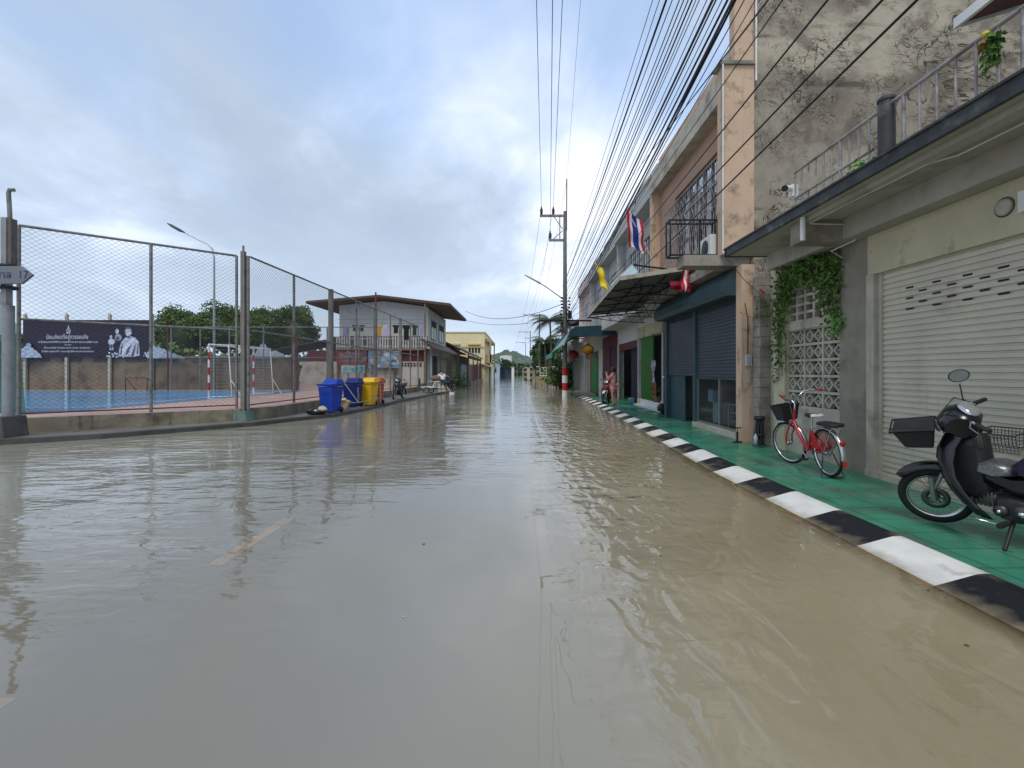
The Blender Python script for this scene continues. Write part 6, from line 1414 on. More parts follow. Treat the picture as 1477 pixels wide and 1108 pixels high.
    b = MB(); b.tube([(.33, msd * .16, 1.04), (.345, msd * .19, 1.10), (.35, msd * .235, 1.22)], .006, 6); mr_ = B(b, 'mirror', M['blackplastic'], st=True)
    b = MB(); c_ = Vector((.35, msd * .25, 1.29)); n2 = 18; an_ = R(108); nx_ = Vector((math.cos(an_), math.sin(an_), .25)).normalized(); tx_ = Vector((-math.sin(an_), math.cos(an_), 0))
    ring = [tx_ * .078 * math.cos(6.283 * k / n2) + Vector((0, 0, .060 * math.sin(6.283 * k / n2))) for k in range(n2)]
    vs = [c_ + nx_ * .010 + p for p in ring] + [c_ - nx_ * .014 + p * .85 for p in ring]
    b.add(vs, [tuple(range(n2))[::-1], tuple(range(n2, 2 * n2))] + [(k, (k + 1) % n2, n2 + (k + 1) % n2, n2 + k) for k in range(n2)], False); B(b, 'mirror_head', M['blackplastic'], mr_, st=True, fix=True)
    b = MB(); b.add([c_ + nx_ * .012 + p * .88 for p in ring], [tuple(range(n2))], False); B(b, 'mirror_glass', mat('mirror_glass', (.30, .31, .31), .35, .5), mr_, st=True)
    if front_basket:
        b = MB(); t0 = [(.53, -.17), (.84, -.15), (.84, .15), (.53, .17)]; bt = [(.56, -.12), (.76, -.11), (.76, .11), (.56, .12)]
        zt_, zb_ = .985, .80; vs = [(x_, y_, zt_ + (.015 if x_ < .6 else 0)) for x_, y_ in t0] + [(x_, y_, zb_) for x_, y_ in bt]
        b.add(vs, [(0, 1, 2, 3), (7, 6, 5, 4), (0, 4, 5, 1), (1, 5, 6, 2), (2, 6, 7, 3), (3, 7, 4, 0)], False); bk = B(b, 'front_basket', M['blackplastic'], st=True, bevel=.018, fix=True)
        b = MB(); b.tube([(.535, -.175, .99), (.85, -.158, .977), (.85, .158, .977), (.535, .175, .99), (.535, -.175, .99)], .010, 6); B(b, 'basket_rim', M['rubber'], bk, st=True)
        b = MB(); b.tube([(.852, -.03, .94), (.856, 0, .932), (.852, .03, .94)], .007, 6); B(b, 'basket_clip', M['alu'], bk, st=True)
    # frame cover, seat, tail
    b = MB(); b.pillow([(.30, .60), (.30, .50), (.12, .44), (-.10, .42), (-.30, .46), (-.48, .58), (-.80, .72), (-.92, .80), (-.90, .84), (-.62, .76), (-.30, .70), (-.05, .60), (.12, .56)], .115, .45); B(b, 'body_panel', body_m, fix=True)
    b = MB(); b.pillow([(.04, .60), (.03, .68), (-.04, .75), (-.16, .775), (-.36, .77), (-.52, .80), (-.78, .82), (-.82, .78), (-.60, .735), (-.30, .70), (-.08, .64)], .125, .35); B(b, 'seat', seat_m, fix=True)
    b = MB(); b.pillow([(.27, .60), (.24, .69), (.12, .71), (.0, .68), (-.02, .60), (.12, .56)], .118, .5); B(b, 'tank_panel', mat('silver_mesh_cover', (.20, .21, .22), .35, .6, .5, 60), fix=True)
    b = MB(); b.pillow([(-.82, .70), (-.95, .76), (-1.0, .80), (-.96, .84), (-.86, .82)], .07, .5); B(b, 'tail_light', M['redplain'], fix=True)
    # engine, exhaust, swing arm, pegs, stand
    b = MB(); b.pillow([(.16, .30), (.14, .42), (.02, .44), (-.14, .42), (-.20, .34), (-.16, .24), (0, .20), (.12, .22)], .11, .4); b.lathe([(0, .15), (.055, .148), (.065, .13), (.07, .10)], (-.06, 0, .32), 18, 'Y'); b.lathe([(0, .155), (.04, .15), (.05, .12)], (.08, 0, .31), 16, 'Y'); en = B(b, 'engine', mat('dark_engine_metal', (.07, .07, .07), .4, .6, .3, 6), fix=True)
    b = MB(); b.lathe([(0, .162), (.022, .16), (.024, .15)], (-.06, 0, .32), 14, 'Y'); b.lathe([(0, .165), (.016, .163), (.018, .15)], (.08, 0, .31), 12, 'Y'); B(b, 'engine_cap', M['chrome'], en)
    b = MB(); b.pillow([(.31, .34), (.30, .42), (.20, .44), (.12, .42), (.12, .34), (.2, .30)], .075, .3)
    for k in range(6): b.box((.14 + .028 * k, -.09, .31), (.152 + .028 * k, .09, .435))
    B(b, 'cylinder_head', M['alu'], en, fix=True)
    b = MB(); b.tube([(.22, -.03, .33), (.22, -.10, .20), (.05, -.13, .16), (-.20, -.15, .20), (-.42, -.17, .26), (-.86, -.18, .40)], [.014, .014, .016, .018, .042, .045], 10); B(b, 'exhaust', M['chrome'])
    b = MB()
    for sg_ in (-1, 1): b.tube([(-.18, sg_ * .09, .34), (-.615, sg_ * .09, r)], .018, 6); b.tube([(-.60, sg_ * .11, .31), (-.50, sg_ * .11, .62)], .022, 8)
    B(b, 'swing_arm', M['blackplastic'])
    b = MB(); b.tube([(.02, -.26, .235), (.02, .26, .235)], .010, 6)
    for sg_ in (-1, 1): b.tube([(.02, sg_ * .17, .237), (.02, sg_ * .28, .24)], .022, 8)
    b.tube([(-.38, .12, .30), (-.42, .26, .31)], .016, 6); B(b, 'foot_peg', M['blackplastic'])
    b = MB(); b.tube([(.06, .16, .20), (.20, .17, .21), (.24, .22, .24)], .008, 6); B(b, 'gear_pedal', M['chrome'])
    ls = math.tan(R(abs(lean))) if lean else .1
    b = MB(); b.tube([(.02, .10, .22), (.0, .28, .05)], [.018, .015], 8); b.cbox((.01, .31, .035), (.13, .07, .014), .5); B(b, 'side_stand', M['blackplastic'])
    n_ = 10; vs = []
    for i in range(n_ + 1):
        a = R(60) + R(140) * i / n_; rr = r + .035
        for j, yy in enumerate((-.06, -.05, 0, .05, .06)): q = rr + (-.03, .004, .012, .004, -.03)[j]; vs.append((-.615 + q * math.cos(a), yy, r + q * math.sin(a)))
    b = MB(); b.add(vs, [(i * 5 + j, i * 5 + j + 1, (i + 1) * 5 + j + 1, (i + 1) * 5 + j) for i in range(n_) for j in range(4)], True); B(b, 'rear_fender', M['blackplastic'])
    if rear_basket:   # wire carrier basket standing on the step-through
        b = MB(); x0_, x1_, y_, z0_, z1_ = -.06, .22, .13, .80, .95
        for i in range(13):
            xx = x0_ + (x1_ - x0_) * i / 12; b.tube([(xx, -y_, z1_), (xx, -y_ * .8, z0_), (xx, y_ * .8, z0_), (xx, y_, z1_)], .0022, 4, False)
        for i in range(7): zz = z0_ + (z1_ - z0_) * i / 6; k = .8 + .2 * i / 6; b.tube([(x0_, -y_ * k, zz), (x1_, -y_ * k, zz), (x1_, y_ * k, zz), (x0_, y_ * k, zz), (x0_, -y_ * k, zz)], .0022 if i < 6 else .006, 4, False)
        B(b, 'wire_basket', M['blackplastic'])
    return T
# big motorcycle on the pavement, rear wheel outside the frame: front contact (3.93, 4.4)
hd = math.atan2(.95, -.31); fwx, fwy = 3.93, 4.40; c0, s0_ = math.cos(hd), math.sin(hd)
mc = motorcycle('large black motorcycle with covered front basket parked by the beige shutter', (fwx - .60 * c0, fwy - .60 * s0_, .08), hd, R(30), -9)
# bicycle
def bicycle(label, loc, heading, steer=0.0, lean=0.0):
    T = thing('bicycle', label, 'bicycle', loc, 0); T.rotation_euler = (R(lean), 0, heading)
    r = .325; WB = .95; A = Vector((WB / 2, 0, r)); Bk = Vector((-WB / 2, 0, r)); hb, ht = Vector((.335, 0, .66)), Vector((.285, 0, .86)); sax = (ht - hb).normalized(); S = Matrix.Translation(hb) @ Matrix.Rotation(steer, 4, sax) @ Matrix.Translation(-hb)
    def B(b, name, m, p=T, st=False, fix=False):
        o = b.build(name, m, p, True)
        if st: o.data.transform(S)
        if fix: fixn(o)
        return o
    wheel('front_wheel', T, A, r, .042, 32, M['chrome'], S, False, .0016); wheel('rear_wheel', T, Bk, r, .042, 32, M['chrome'], None, False, .0016)
    bb = Vector((-.02, 0, .29)); st_ = Vector((-.13, 0, .62))
    b = MB(); b.tube([hb + Vector((0, 0, .02)), Vector((.20, 0, .50)), Vector((.06, 0, .34)), bb], [.028, .026, .025, .024], 10); b.tube([hb, ht], .022, 10); b.tube([bb, st_], .018, 10)
    b.tube([hb - Vector((0, 0, .03)) + Vector((-.04, 0, 0)), Vector((.12, 0, .40)), bb + Vector((-.02, 0, .05))], .012, 8)
    for sg_ in (-1, 1): b.tube([bb, Bk + Vector((0, sg_ * .055, 0))], .010, 8); b.tube([st_ - Vector((0, 0, .04)), Bk + Vector((0, sg_ * .055, 0))], .009, 8)
    B(b, 'frame', M['red'])
    b = MB()
    for sg_ in (-1, 1): b.tube([hb + Vector((.0, sg_ * .03, .0)), hb + Vector((.03, sg_ * .055, -.05)), A + Vector((-.02, sg_ * .055, .12)), A + Vector((0, sg_ * .055, 0))], .012, 8)
    B(b, 'fork', M['red'], st=True)
    def fender(c, a0, a1, name, st):
        n_ = 20; vs = []; b = MB()
        for i in range(n_ + 1):
            a = R(a0) + R(a1 - a0) * i / n_
            for j, yy in enumerate((-.032, -.024, 0, .024, .032)): q = r + .022 + (-.016, .002, .008, .002, -.016)[j]; vs.append((c.x + q * math.cos(a), yy, c.z + q * math.sin(a)))
        b.add(vs, [(i * 5 + j, i * 5 + j + 1, (i + 1) * 5 + j + 1, (i + 1) * 5 + j) for i in range(n_) for j in range(4)], True); return B(b, name, M['silverp'], st=st)
    fender(A, 50, 185, 'front_fender', True); rf = fender(Bk, 15, 188, 'rear_fender', False)
    b = MB(); b.cbox((-.822, 0, .235), (.012, .05, .07), 0, Matrix.Rotation(.2, 3, 'Y')); B(b, 'mud_flap', M['redplain'], rf)
    b = MB(); b.lathe([(0, -.012), (.032, -.012), (.038, 0), (.034, .01), (0, .012)], (-.80, 0, .50), 14, 'X'); B(b, 'reflector', M['redplain'], rf)
    b = MB(); b.tube([ht, ht + Vector((-.02, 0, .09)), ht + Vector((.03, 0, .13))], .013, 8)
    for sg_ in (-1, 1): b.tube([ht + Vector((.03, 0, .13)), ht + Vector((.05, sg_ * .10, .155)), ht + Vector((.02, sg_ * .23, .25)), ht + Vector((-.07, sg_ * .31, .265)), ht + Vector((-.15, sg_ * .335, .255))], .0105, 8)
    hbr = B(b, 'handlebar', M['chrome'], st=True)
    b = MB()
    for sg_ in (-1, 1): b.tube([ht + Vector((-.10, sg_ * .322, .262)), ht + Vector((-.21, sg_ * .345, .245))], .016, 10)
    B(b, 'grip', M['redplain'], hbr, st=True)
    b = MB()
    for sg_ in (-1, 1): b.tube([ht + Vector((-.04, sg_ * .27, .27)), ht + Vector((-.08, sg_ * .29, .25)), ht + Vector((-.18, sg_ * .31, .24))], .005, 6); b.tube([ht + Vector((-.04, sg_ * .27, .27)), ht + Vector((.08, sg_ * .14, .30)), ht + Vector((.08, 0, .12)), hb], .003, 4, False)
    B(b, 'brake_lever', M['alu'], hbr, st=True)
    # basket
    b = MB(); zt_, zb_ = ht.z + .06, ht.z - .17; t0 = [(.36, -.17), (.60, -.16), (.60, .16), (.36, .17)]; bt = [(.38, -.12), (.54, -.11), (.54, .11), (.38, .12)]
    vs = [(x_, y_, zt_) for x_, y_ in t0] + [(x_, y_, zb_) for x_, y_ in bt]; b.add(vs, [(7, 6, 5, 4), (0, 4, 5, 1), (1, 5, 6, 2), (2, 6, 7, 3), (3, 7, 4, 0)], False); b.tube([vs[0], vs[1], vs[2], vs[3], vs[0]], .008, 6)
    for i in range(1, 7):
        k = i / 7; ring = [Vector(vs[j]).lerp(Vector(vs[j + 4]), k) for j in range(4)]; b.tube(ring + [ring[0]], .004, 4, False)
    bk = B(b, 'basket', M['blackplastic'], st=True)
    # saddle with its white nose patch, rear cushion
    b = MB(); b.tube([st_ - Vector((0, 0, .05)), st_ + Vector((-.03, 0, .16))], .013, 8); B(b, 'seat_post', M['chrome'])
    b = MB(); ol = [(-.30, .80), (-.30, .835), (-.22, .845), (-.12, .83), (.0, .825), (.01, .80), (-.08, .785), (-.22, .775)]; b.pillow(ol, .085, .5)
    for v in b.v:
        k = 1 if v.x < -.16 else max(.32, 1 - (v.x + .16) * 5); v.y *= k
    sd_ = B(b, 'saddle', M['blackplastic'], fix=True)
    b = MB(); b.pillow([(-.31, .79), (-.315, .825), (-.27, .842), (-.24, .83), (-.25, .785)], .078, .4); B(b, 'saddle_patch', M['white'], sd_, fix=True)
    b = MB(); b.pillow([(-.36, .70), (-.36, .735), (-.40, .752), (-.72, .752), (-.76, .735), (-.76, .705), (-.70, .695)], .095, .35); cu = B(b, 'rear_cushion', M['blackplastic'], fix=True)
    b = MB(); b.tube([st_ + Vector((0, 0, -.02)), (-.36, 0, .685), (-.74, 0, .685)], .009, 6)
    for sg_ in (-1, 1): b.tube([(-.70, sg_ * .07, .69), Bk + Vector((0, sg_ * .06, 0))], .006, 6)
    B(b, 'rear_rack', M['chrome'])
    b = MB(); b.pillow([(-.40, .36), (-.20, .39), (.02, .36), (.06, .29), (.0, .24), (-.40, .29)], .010, .1, y0=-.06); B(b, 'chain_guard', M['red'], fix=True)
    # red cord skirt guard over the rear wheel
    b = MB()
    for sg_ in (-1, 1):
        for k in range(12):
            a = R(70) + R(75) * k / 11; b.tube([Bk + Vector((.05, sg_ * .05, .02)), Bk + Vector((-(r - .02) * math.cos(a) * -1, sg_ * .045, (r - .02) * math.sin(a)))], .003, 4, False)
    for k in range(9): b.tube([(-.18 - .012 * k, .04, .60 - .01 * k), (-.22 - .02 * k, .05, .36)], .006, 4, False)
    B(b, 'skirt_guard', M['redplain'])
    b = MB(); b.lathe([(0, -.075), (.07, -.075), (.075, -.07), (.07, -.066), (0, -.066)], bb, 24, 'Y'); b.tube([bb + Vector((0, -.10, 0)), bb + Vector((.12, -.10, .10))], .008, 6); b.tube([bb + Vector((0, .09, 0)), bb + Vector((-.12, .09, -.10))], .008, 6); b.tube([bb + Vector((0, -.10, 0)), bb + Vector((0, .09, 0))], .010, 6)
    B(b, 'crank', M['alu'])
    b = MB(); b.cbox(bb + Vector((.12, -.15, .10)), (.09, .08, .022)); b.cbox(bb + Vector((-.12, .14, -.10)), (.09, .08, .022)); B(b, 'pedal', M['blackplastic'])
    b = MB(); b.tube([Bk + Vector((0, .065, 0)), Bk + Vector((-.05, .12, -.20)), Bk + Vector((-.09, .15, -r + .008)), Bk + Vector((-.09, -.15, -r + .008)), Bk + Vector((-.05, -.12, -.20)), Bk + Vector((0, -.065, 0))], .008, 6); B(b, 'stand', M['blackplastic'])
    return T
M['silverp'] = mat('silver_fender', (.50, .50, .50), .25, .8, .08)
bicycle('red city bicycle with black basket standing by the breeze block screen', (4.21, 6.87, .08), math.atan2(.92, .03), R(16), -3.5)
# other motorcycles
def dup_bike(src, label, loc, heading, group=None):
    c = copy_tree(src); c.location = loc; c.rotation_euler = (R(-6), 0, heading); c['label'] = label
    if group: c['group'] = group
    return c
m2 = motorcycle('dark motorcycle with grey panels parked on the left pavement beside the fence', (-6.35, 24.6, .1), R(-97), R(12), -6, body_m=mat('grey_silver_panels', (.05, .055, .06), .3, .2), front_basket=False, rear_basket=False)
dup_bike(m2, 'motorcycle parked behind the man in the white shirt', (-5.75, 37.6, .1), R(-125))
dup_bike(m2, 'motorcycle mostly hidden behind the yellow and orange bins', (-6.85, 22.2, .1), R(-80))
m3 = motorcycle('motorcycle with white mirror parked behind the woman by the plum doorway', (3.95, 21.6, .08), R(250), R(-8), -6, body_m=mat('dark_maroon_panels', (.10, .02, .03), .3), front_basket=False, rear_basket=False, panel_m=M['white'])
# ================================================================== WASTE BINS
def bin240(label, cat, loc, rz, m, group, text=None, hood=True):
    T = thing('waste_bin', label, cat, loc, rz, group); b = MB()
    def ring(w_, d_, z): return [(-w_, -d_, z), (w_, -d_, z), (w_, d_, z), (-w_, d_, z)]
    R0, R1, R2 = ring(.215, .24, .04), ring(.265, .325, .90), ring(.285, .35, .92)
    b.add(R0 + R1, [(3, 2, 1, 0), (0, 1, 5, 4), (1, 2, 6, 5), (2, 3, 7, 6), (3, 0, 4, 7)], False); b.add(R2 + ring(.285, .35, .97) , [(3, 2, 1, 0), (4, 5, 6, 7), (0, 1, 5, 4), (1, 2, 6, 5), (2, 3, 7, 6), (3, 0, 4, 7)], False)
    for k in range(5): xx = -.16 + .08 * k; b.box((xx - .008, -.322, .62), (xx + .008, -.30, .88))
    b.build('bin_body', m, T, True, bevel=.02)
    b = MB(); b.add([(-.30, -.37, .972), (.30, -.37, .972), (.30, .37, .972), (-.30, .37, .972), (-.27, -.10, 1.02), (.27, -.10, 1.02), (.24, .05, 1.17), (.24, .30, 1.17), (-.24, .30, 1.17), (-.24, .05, 1.17), (-.30, -.37, 1.0), (.30, -.37, 1.0), (.30, .37, 1.0), (-.30, .37, 1.0)],
        [(3, 2, 1, 0), (10, 11, 5, 4), (4, 5, 6, 9), (9, 6, 7, 8), (0, 1, 11, 10), (1, 2, 12, 11), (2, 3, 13, 12), (3, 0, 10, 13), (11, 12, 7, 6, 5), (13, 10, 4, 9, 8), (12, 13, 8, 7)], False)
    lid = fixn(b.build('lid', m, T, True, bevel=.012)); b = MB(); b.tube([(-.22, .36, .95), (-.22, .42, .98), (.22, .42, .98), (.22, .36, .95)], .016, 6); b.build('handle', m, T, True)
    for sg_ in (-1, 1): b = MB(); b.lathe([(0, -.025), (.09, -.025), (.10, -.015), (.10, .015), (.09, .025), (0, .025)], (sg_ * .25, .24, .10), 16, 'X'); b.build('wheel', M['rubber'], T, True)
    if text:
        mt_ = Matrix.Translation((.262, -.05, .50)) @ Matrix.Rotation(R(90), 4, 'Z') @ Matrix.Rotation(R(90), 4, 'X') @ Matrix.Rotation(R(-86.5) , 4, 'Z')
        o = text_mesh(text, .17, 'lettering', M['white'], T, mt_, True, .004)
    return T
GB = 'waste bins on the left pavement'
bin240('large blue waste bin, nearest on the left pavement', 'waste bin', (-6.52, 16.25, .1), R(-14), M['binblue'], GB)
bin240('dark blue waste bin with vertical white lettering beside the yellow one', 'waste bin', (-6.72, 18.95, .1), R(-10), M['binnavy'], GB, 'ขยะทั่วไป')
bin240('yellow waste bin with hooded lid', 'waste bin', (-6.33, 19.75, .1), R(-10), M['binyel'], GB)
bin240('orange red waste bin mostly hidden behind the yellow one', 'waste bin', (-6.32, 20.6, .1), R(-10), M['binred'], GB, 'ขยะอันตราย')
t = thing('bin_rack', 'thin steel frame holding the dark blue and yellow bins', 'rack', (-6.5, 19, .1)); b = MB(); a = lambda x_, y_, Y_: W(x_, y_, Y_)
p1, p2, p3, p4 = a(500, 581, 18.2), a(517, 581, 18.2), a(545, 575, 19.6), a(492, 546, 18.3)
b.tube([p4, p2], .018, 6); b.tube([p1, p2, p3], .018, 6); b.tube([p3, a(540, 566, 20.2)], .018, 6); b.tube([p1, Vector((p1.x, p1.y, .1))], .016, 5); b.tube([p3, Vector((p3.x, p3.y, .1))], .016, 5); b.build('frame', M['alu'], t)
def lumpy(c, rx, ry, rz, seed, n=14):
    random.seed(seed); b = MB(); prof = [(.02, -1), (.7, -.85), (1, -.3), (.92, .2), (.6, .7), (.25, .95), (.05, 1.05)]; b.lathe(prof, (0, 0, 0), n)
    for v in b.v: k = 1 + .22 * mathutils.noise.noise(v * 2.1 + Vector((seed, 0, 0))); v.x *= rx * k; v.y *= ry * k; v.z *= rz * k; v += Vector(c)
    return b
t = thing('rubbish_bag', 'black plastic rubbish bag slumped against the large blue bin', 'rubbish bag', (-6.75, 15.55, .1)); lumpy((-6.72, 15.55, .22), .34, .22, .14, 3).build('bag', M['blackgloss'], t); b = lumpy((-6.5, 15.5, .30), .16, .12, .09, 5); b.build('white_parcel', mat('pale_parcel', (.45, .40, .28), .7, 0, .3, 9), t)
t = thing('cardboard_box', 'torn cardboard boxes lying between the two blue bins', 'cardboard', (-6.6, 17.6, .1)); b = MB(); b.cbox((-6.75, 17.5, .25), (.26, .2, .28), .4); b.cbox((-6.5, 17.6, .32), (.24, .22, .30), -.5, Matrix.Rotation(.4, 3, 'Y')); b.build('box', mat('wet_cardboard', (.42, .30, .18), .85, 0, .25, 5), t, bevel=.01); b = MB(); b.cbox((-6.58, 17.5, .5), (.2, .16, .01), .3, Matrix.Rotation(.5, 3, 'X')); b.build('flap', mat('pale_cardboard', (.52, .44, .32), .85), t)
# handcart, table and things by the white house
def cart(label, loc):
    T = thing('handcart', label, 'handcart', loc); b = MB(); b.cbox((0, 0, .42), (1.0, .65, .06)); b.cbox((-.42, 0, .62), (.05, .65, .42), 0, Matrix.Rotation(-.5, 3, 'Y')); b.build('cart_bed', M['white'], T, True)
    for sg_ in (-1, 1): wheel('wheel', T, (.1, sg_ * .36, .22), .22, .05, 10, M['steel'], None, False, .006)
    b = MB(); 
    for sg_ in (-1, 1): b.tube([(-.4, sg_ * .28, .45), (-.95, sg_ * .24, .75)], .02, 6)
    b.build('handle', M['steel'], T, True); return T
c1 = cart('white handcart standing on the pavement near the black motorcycle', (-5.95, 31.2, .1)); c1.rotation_euler = (0, 0, R(165))
t = thing('work_table', 'low table with boxes and bundles beside the man in the white shirt', 'table', (-5.9, 34.8, .1)); b = MB(); b.box((-6.75, 34.4, .78), (-5.45, 35.1, .84)); b.build('tabletop', M['concrete_lt'], t)
for xx in (-6.6, -5.6):
    for yy in (34.5, 35.0): b = MB(); b.tube([(xx, yy, .1), (xx, yy, .78)], .03, 6); b.build('leg', M['steel'], t)
t = thing('white_box', 'white crate under the work table', 'crate', (-5.75, 34.5, .1)); b = MB(); b.box((-6.0, 34.3, .35), (-5.5, 34.39, .70)); b.box((-6.0, 34.41, .1), (-5.5, 34.8, .34)); b.build('crate', M['white'], t); b = MB(); b.box((-6.02, 34.38, .1), (-5.98, 34.82, .7)); b.build('crate_side', M['steel'], t)
t = thing('bundle', 'brown bundle lying on the work table', 'bundle', (-6.2, 34.7, .84)); lumpy((-6.15, 34.7, 1.08), .42, .25, .22, 7).build('bundle', M['wood'], t)
t = thing('wheelchair', 'old wheelchair beside the work table', 'wheelchair', (-6.9, 33.2, .1))
for sg_ in (-1, 1): wheel('wheel', t, (0, sg_ * .28, .30), .30, .035, 20, M['alu'], None, False, .003)
b = MB(); b.cbox((.05, 0, .45), (.42, .48, .05)); b.cbox((-.18, 0, .72), (.04, .48, .50)); b.build('seat', M['blackplastic'], t, True); b = MB()
for sg_ in (-1, 1): b.tube([(-.30, sg_ * .24, .95), (-.18, sg_ * .24, .9), (-.18, sg_ * .24, .4), (.3, sg_ * .24, .42), (.42, sg_ * .24, .12)], .016, 6)
b.build('frame', M['alu'], t, True)
fk = MB(); random.seed(31)
for k in range(70):
    if k % 3: x_, y_ = random.uniform(-3.5, 2.5), random.uniform(2.5, 14)
    else: yy_ = random.uniform(3, 22); x_, y_ = kx(yy_) - .42 - abs(random.gauss(0, .12)), yy_
    n_ = 6; r_ = random.uniform(.004, .016); a0 = random.random() * 6; fk.mi = random.choice((0, 0, 1))
    fk.add([(x_ + r_ * random.uniform(.5, 1.4) * math.cos(a0 + q * 6.283 / n_), y_ + r_ * random.uniform(.5, 1.2) * math.sin(a0 + q * 6.283 / n_), .003) for q in range(n_)], [tuple(range(n_))], False)
tag(fk.build('floating_debris', [mat('dead_leaf_bits', (.10, .07, .04), .8), cm('foam', (.5, .48, .42))]), 'tiny leaf bits and foam specks floating on the flood water', 'debris', kind='stuff')
# ================================================================== PEOPLE
def person(label, loc, rz, J, shirt_m, pants_m, hair_kind, extra=None, skirt=False, sleeves=True):
    T = thing('person', label, 'person', loc, rz)
    P = {k: Vector(v) for k, v in J.items()}
    names = ['pelvis', 'waist', 'chest', 'neck', 'headb', 'headm', 'headt', 'shL', 'elL', 'wrL', 'hdL', 'shR', 'elR', 'wrR', 'hdR', 'hpL', 'knL', 'anL', 'toL', 'hpR', 'knR', 'anR', 'toR']
    rad = dict(pelvis=(.15, .11), waist=(.12, .095), chest=(.15, .105), neck=.055, headb=.075, headm=.095, headt=.075, shL=.06, elL=.042, wrL=.028, hdL=.03, shR=.06, elR=.042, wrR=.028, hdR=.03, hpL=.095, knL=.06, anL=.038, toL=.035, hpR=.095, knR=.06, anR=.038, toR=.035)
    ed = [('pelvis', 'waist'), ('waist', 'chest'), ('chest', 'neck'), ('neck', 'headb'), ('headb', 'headm'), ('headm', 'headt'), ('chest', 'shL'), ('shL', 'elL'), ('elL', 'wrL'), ('wrL', 'hdL'), ('chest', 'shR'), ('shR', 'elR'), ('elR', 'wrR'), ('wrR', 'hdR'), ('pelvis', 'hpL'), ('hpL', 'knL'), ('knL', 'anL'), ('anL', 'toL'), ('pelvis', 'hpR'), ('hpR', 'knR'), ('knR', 'anR'), ('anR', 'toR')]
    pts = [P[n] for n in names]; E_ = [(names.index(a_), names.index(b_)) for a_, b_ in ed]; rr = [rad[n] for n in names]
    # fingers: five short chains per hand
    for sd_ in ('L', 'R'):
        h0 = P['hd' + sd_]; d_ = (h0 - P['wr' + sd_]).normalized(); sv = d_.cross(Vector((0, 1, 0)));
        if sv.length < .2: sv = d_.cross(Vector((1, 0, 0)))
        sv.normalize(); nn_ = d_.cross(sv)
        for k in range(5):
            off = (k - 1.5) * .019 if k < 4 else -.045; ln2 = (.07, .08, .075, .06, .05)[k]
            a_ = h0 + sv * off + d_ * (.02 if k < 4 else -.02); b_ = a_ + d_ * ln2 * .55 + (sv * -.02 if k == 4 else Vector((0, 0, 0))); c_ = b_ + (d_ * .6 + nn_ * .6) * ln2 * .5
            i0 = len(pts); pts += [a_, b_, c_]; rr += [.009, .009, .008]; E_ += [(names.index('hd' + sd_), i0), (i0, i0 + 1), (i0 + 1, i0 + 2)]
    skinned('body', pts, E_, rr, M['skin'], T)
    def part(name, ns, es, rs, m): return skinned(name, [P[n] if isinstance(n, str) else Vector(n) for n in ns], es, rs, m, T)
    mid = lambda a_, b_, k: P[a_].lerp(P[b_], k)
    ns = ['pelvis', 'waist', 'chest', mid('chest', 'neck', .55), 'shL', mid('shL', 'elL', .62), 'shR', mid('shR', 'elR', .62)]
    if skirt: part('pyjama_top', ns, [(0, 1), (1, 2), (2, 3), (2, 4), (4, 5), (2, 6), (6, 7)], [(.17, .13), (.155, .125), (.168, .125), .075, .078, .072, .078, .072], shirt_m)
    else: part('shirt', ns, [(0, 1), (1, 2), (2, 3), (2, 4), (4, 5), (2, 6), (6, 7)], [(.165, .125), (.15, .12), (.17, .125), .075, .085, .078, .085, .078], shirt_m)
    ns = ['pelvis', 'hpL', mid('hpL', 'knL', .85), 'hpR', mid('hpR', 'knR', .85)]; part('shorts', ns, [(0, 1), (1, 2), (0, 3), (3, 4)], [(.16, .125), .112, .092, .112, .092], pants_m)
    up = (P['headt'] - P['headb']).normalized(); fw_ = Vector((1, 0, 0)); hc = P['headm'] + up * .03
    b = MB(); b.lathe([(.02, .118), (.07, .10), (.103, .055), (.112, .0), (.106, -.05), (.085, -.085 if hair_kind == 'short' else -.12)], (0, 0, 0), 16)
    q = Vector((0, 0, 1)).rotation_difference(up).to_matrix()
    b.v = [q @ Vector((v.x * 1.04 - .022, v.y * .96, v.z)) + hc for v in b.v]; hr_ = b.build('hair', M['hair'], T, True)
    if hair_kind == 'bun': b = MB(); b.lathe([(0, -.045), (.04, -.03), (.052, 0), (.04, .03), (0, .045)], hc + Vector((-.12, 0, .02)), 12); b.build('bun', M['hair'], hr_, True)
    # face: nose, eyes, mouth, ears on the +x side
    b = MB(); f0 = P['headm']; b.tube([f0 + q @ Vector((.088, 0, .03)), f0 + q @ Vector((.112, 0, -.005)), f0 + q @ Vector((.09, 0, -.012))], [.008, .014, .008], 6); b.build('nose', M['skin'], T, True)
    for sg_ in (-1, 1):
        b = MB(); b.lathe([(0, -.008), (.010, 0), (0, .008)], f0 + q @ Vector((.088, sg_ * .034, .028)), 8); b.build('eye', M['black'], T, True); b = MB(); b.lathe([(0, -.03), (.014, -.01), (.016, .01), (0, .028)], f0 + q @ Vector((-.005, sg_ * .098, .01)), 8); b.build('ear', M['skin'], T, True)
    b = MB(); b.tube([f0 + q @ Vector((.09, -.022, -.04)), f0 + q @ Vector((.096, 0, -.042)), f0 + q @ Vector((.09, .022, -.04))], .005, 5); b.build('mouth', mat('lip', (.30, .09, .08), .5), T, True)
    return T
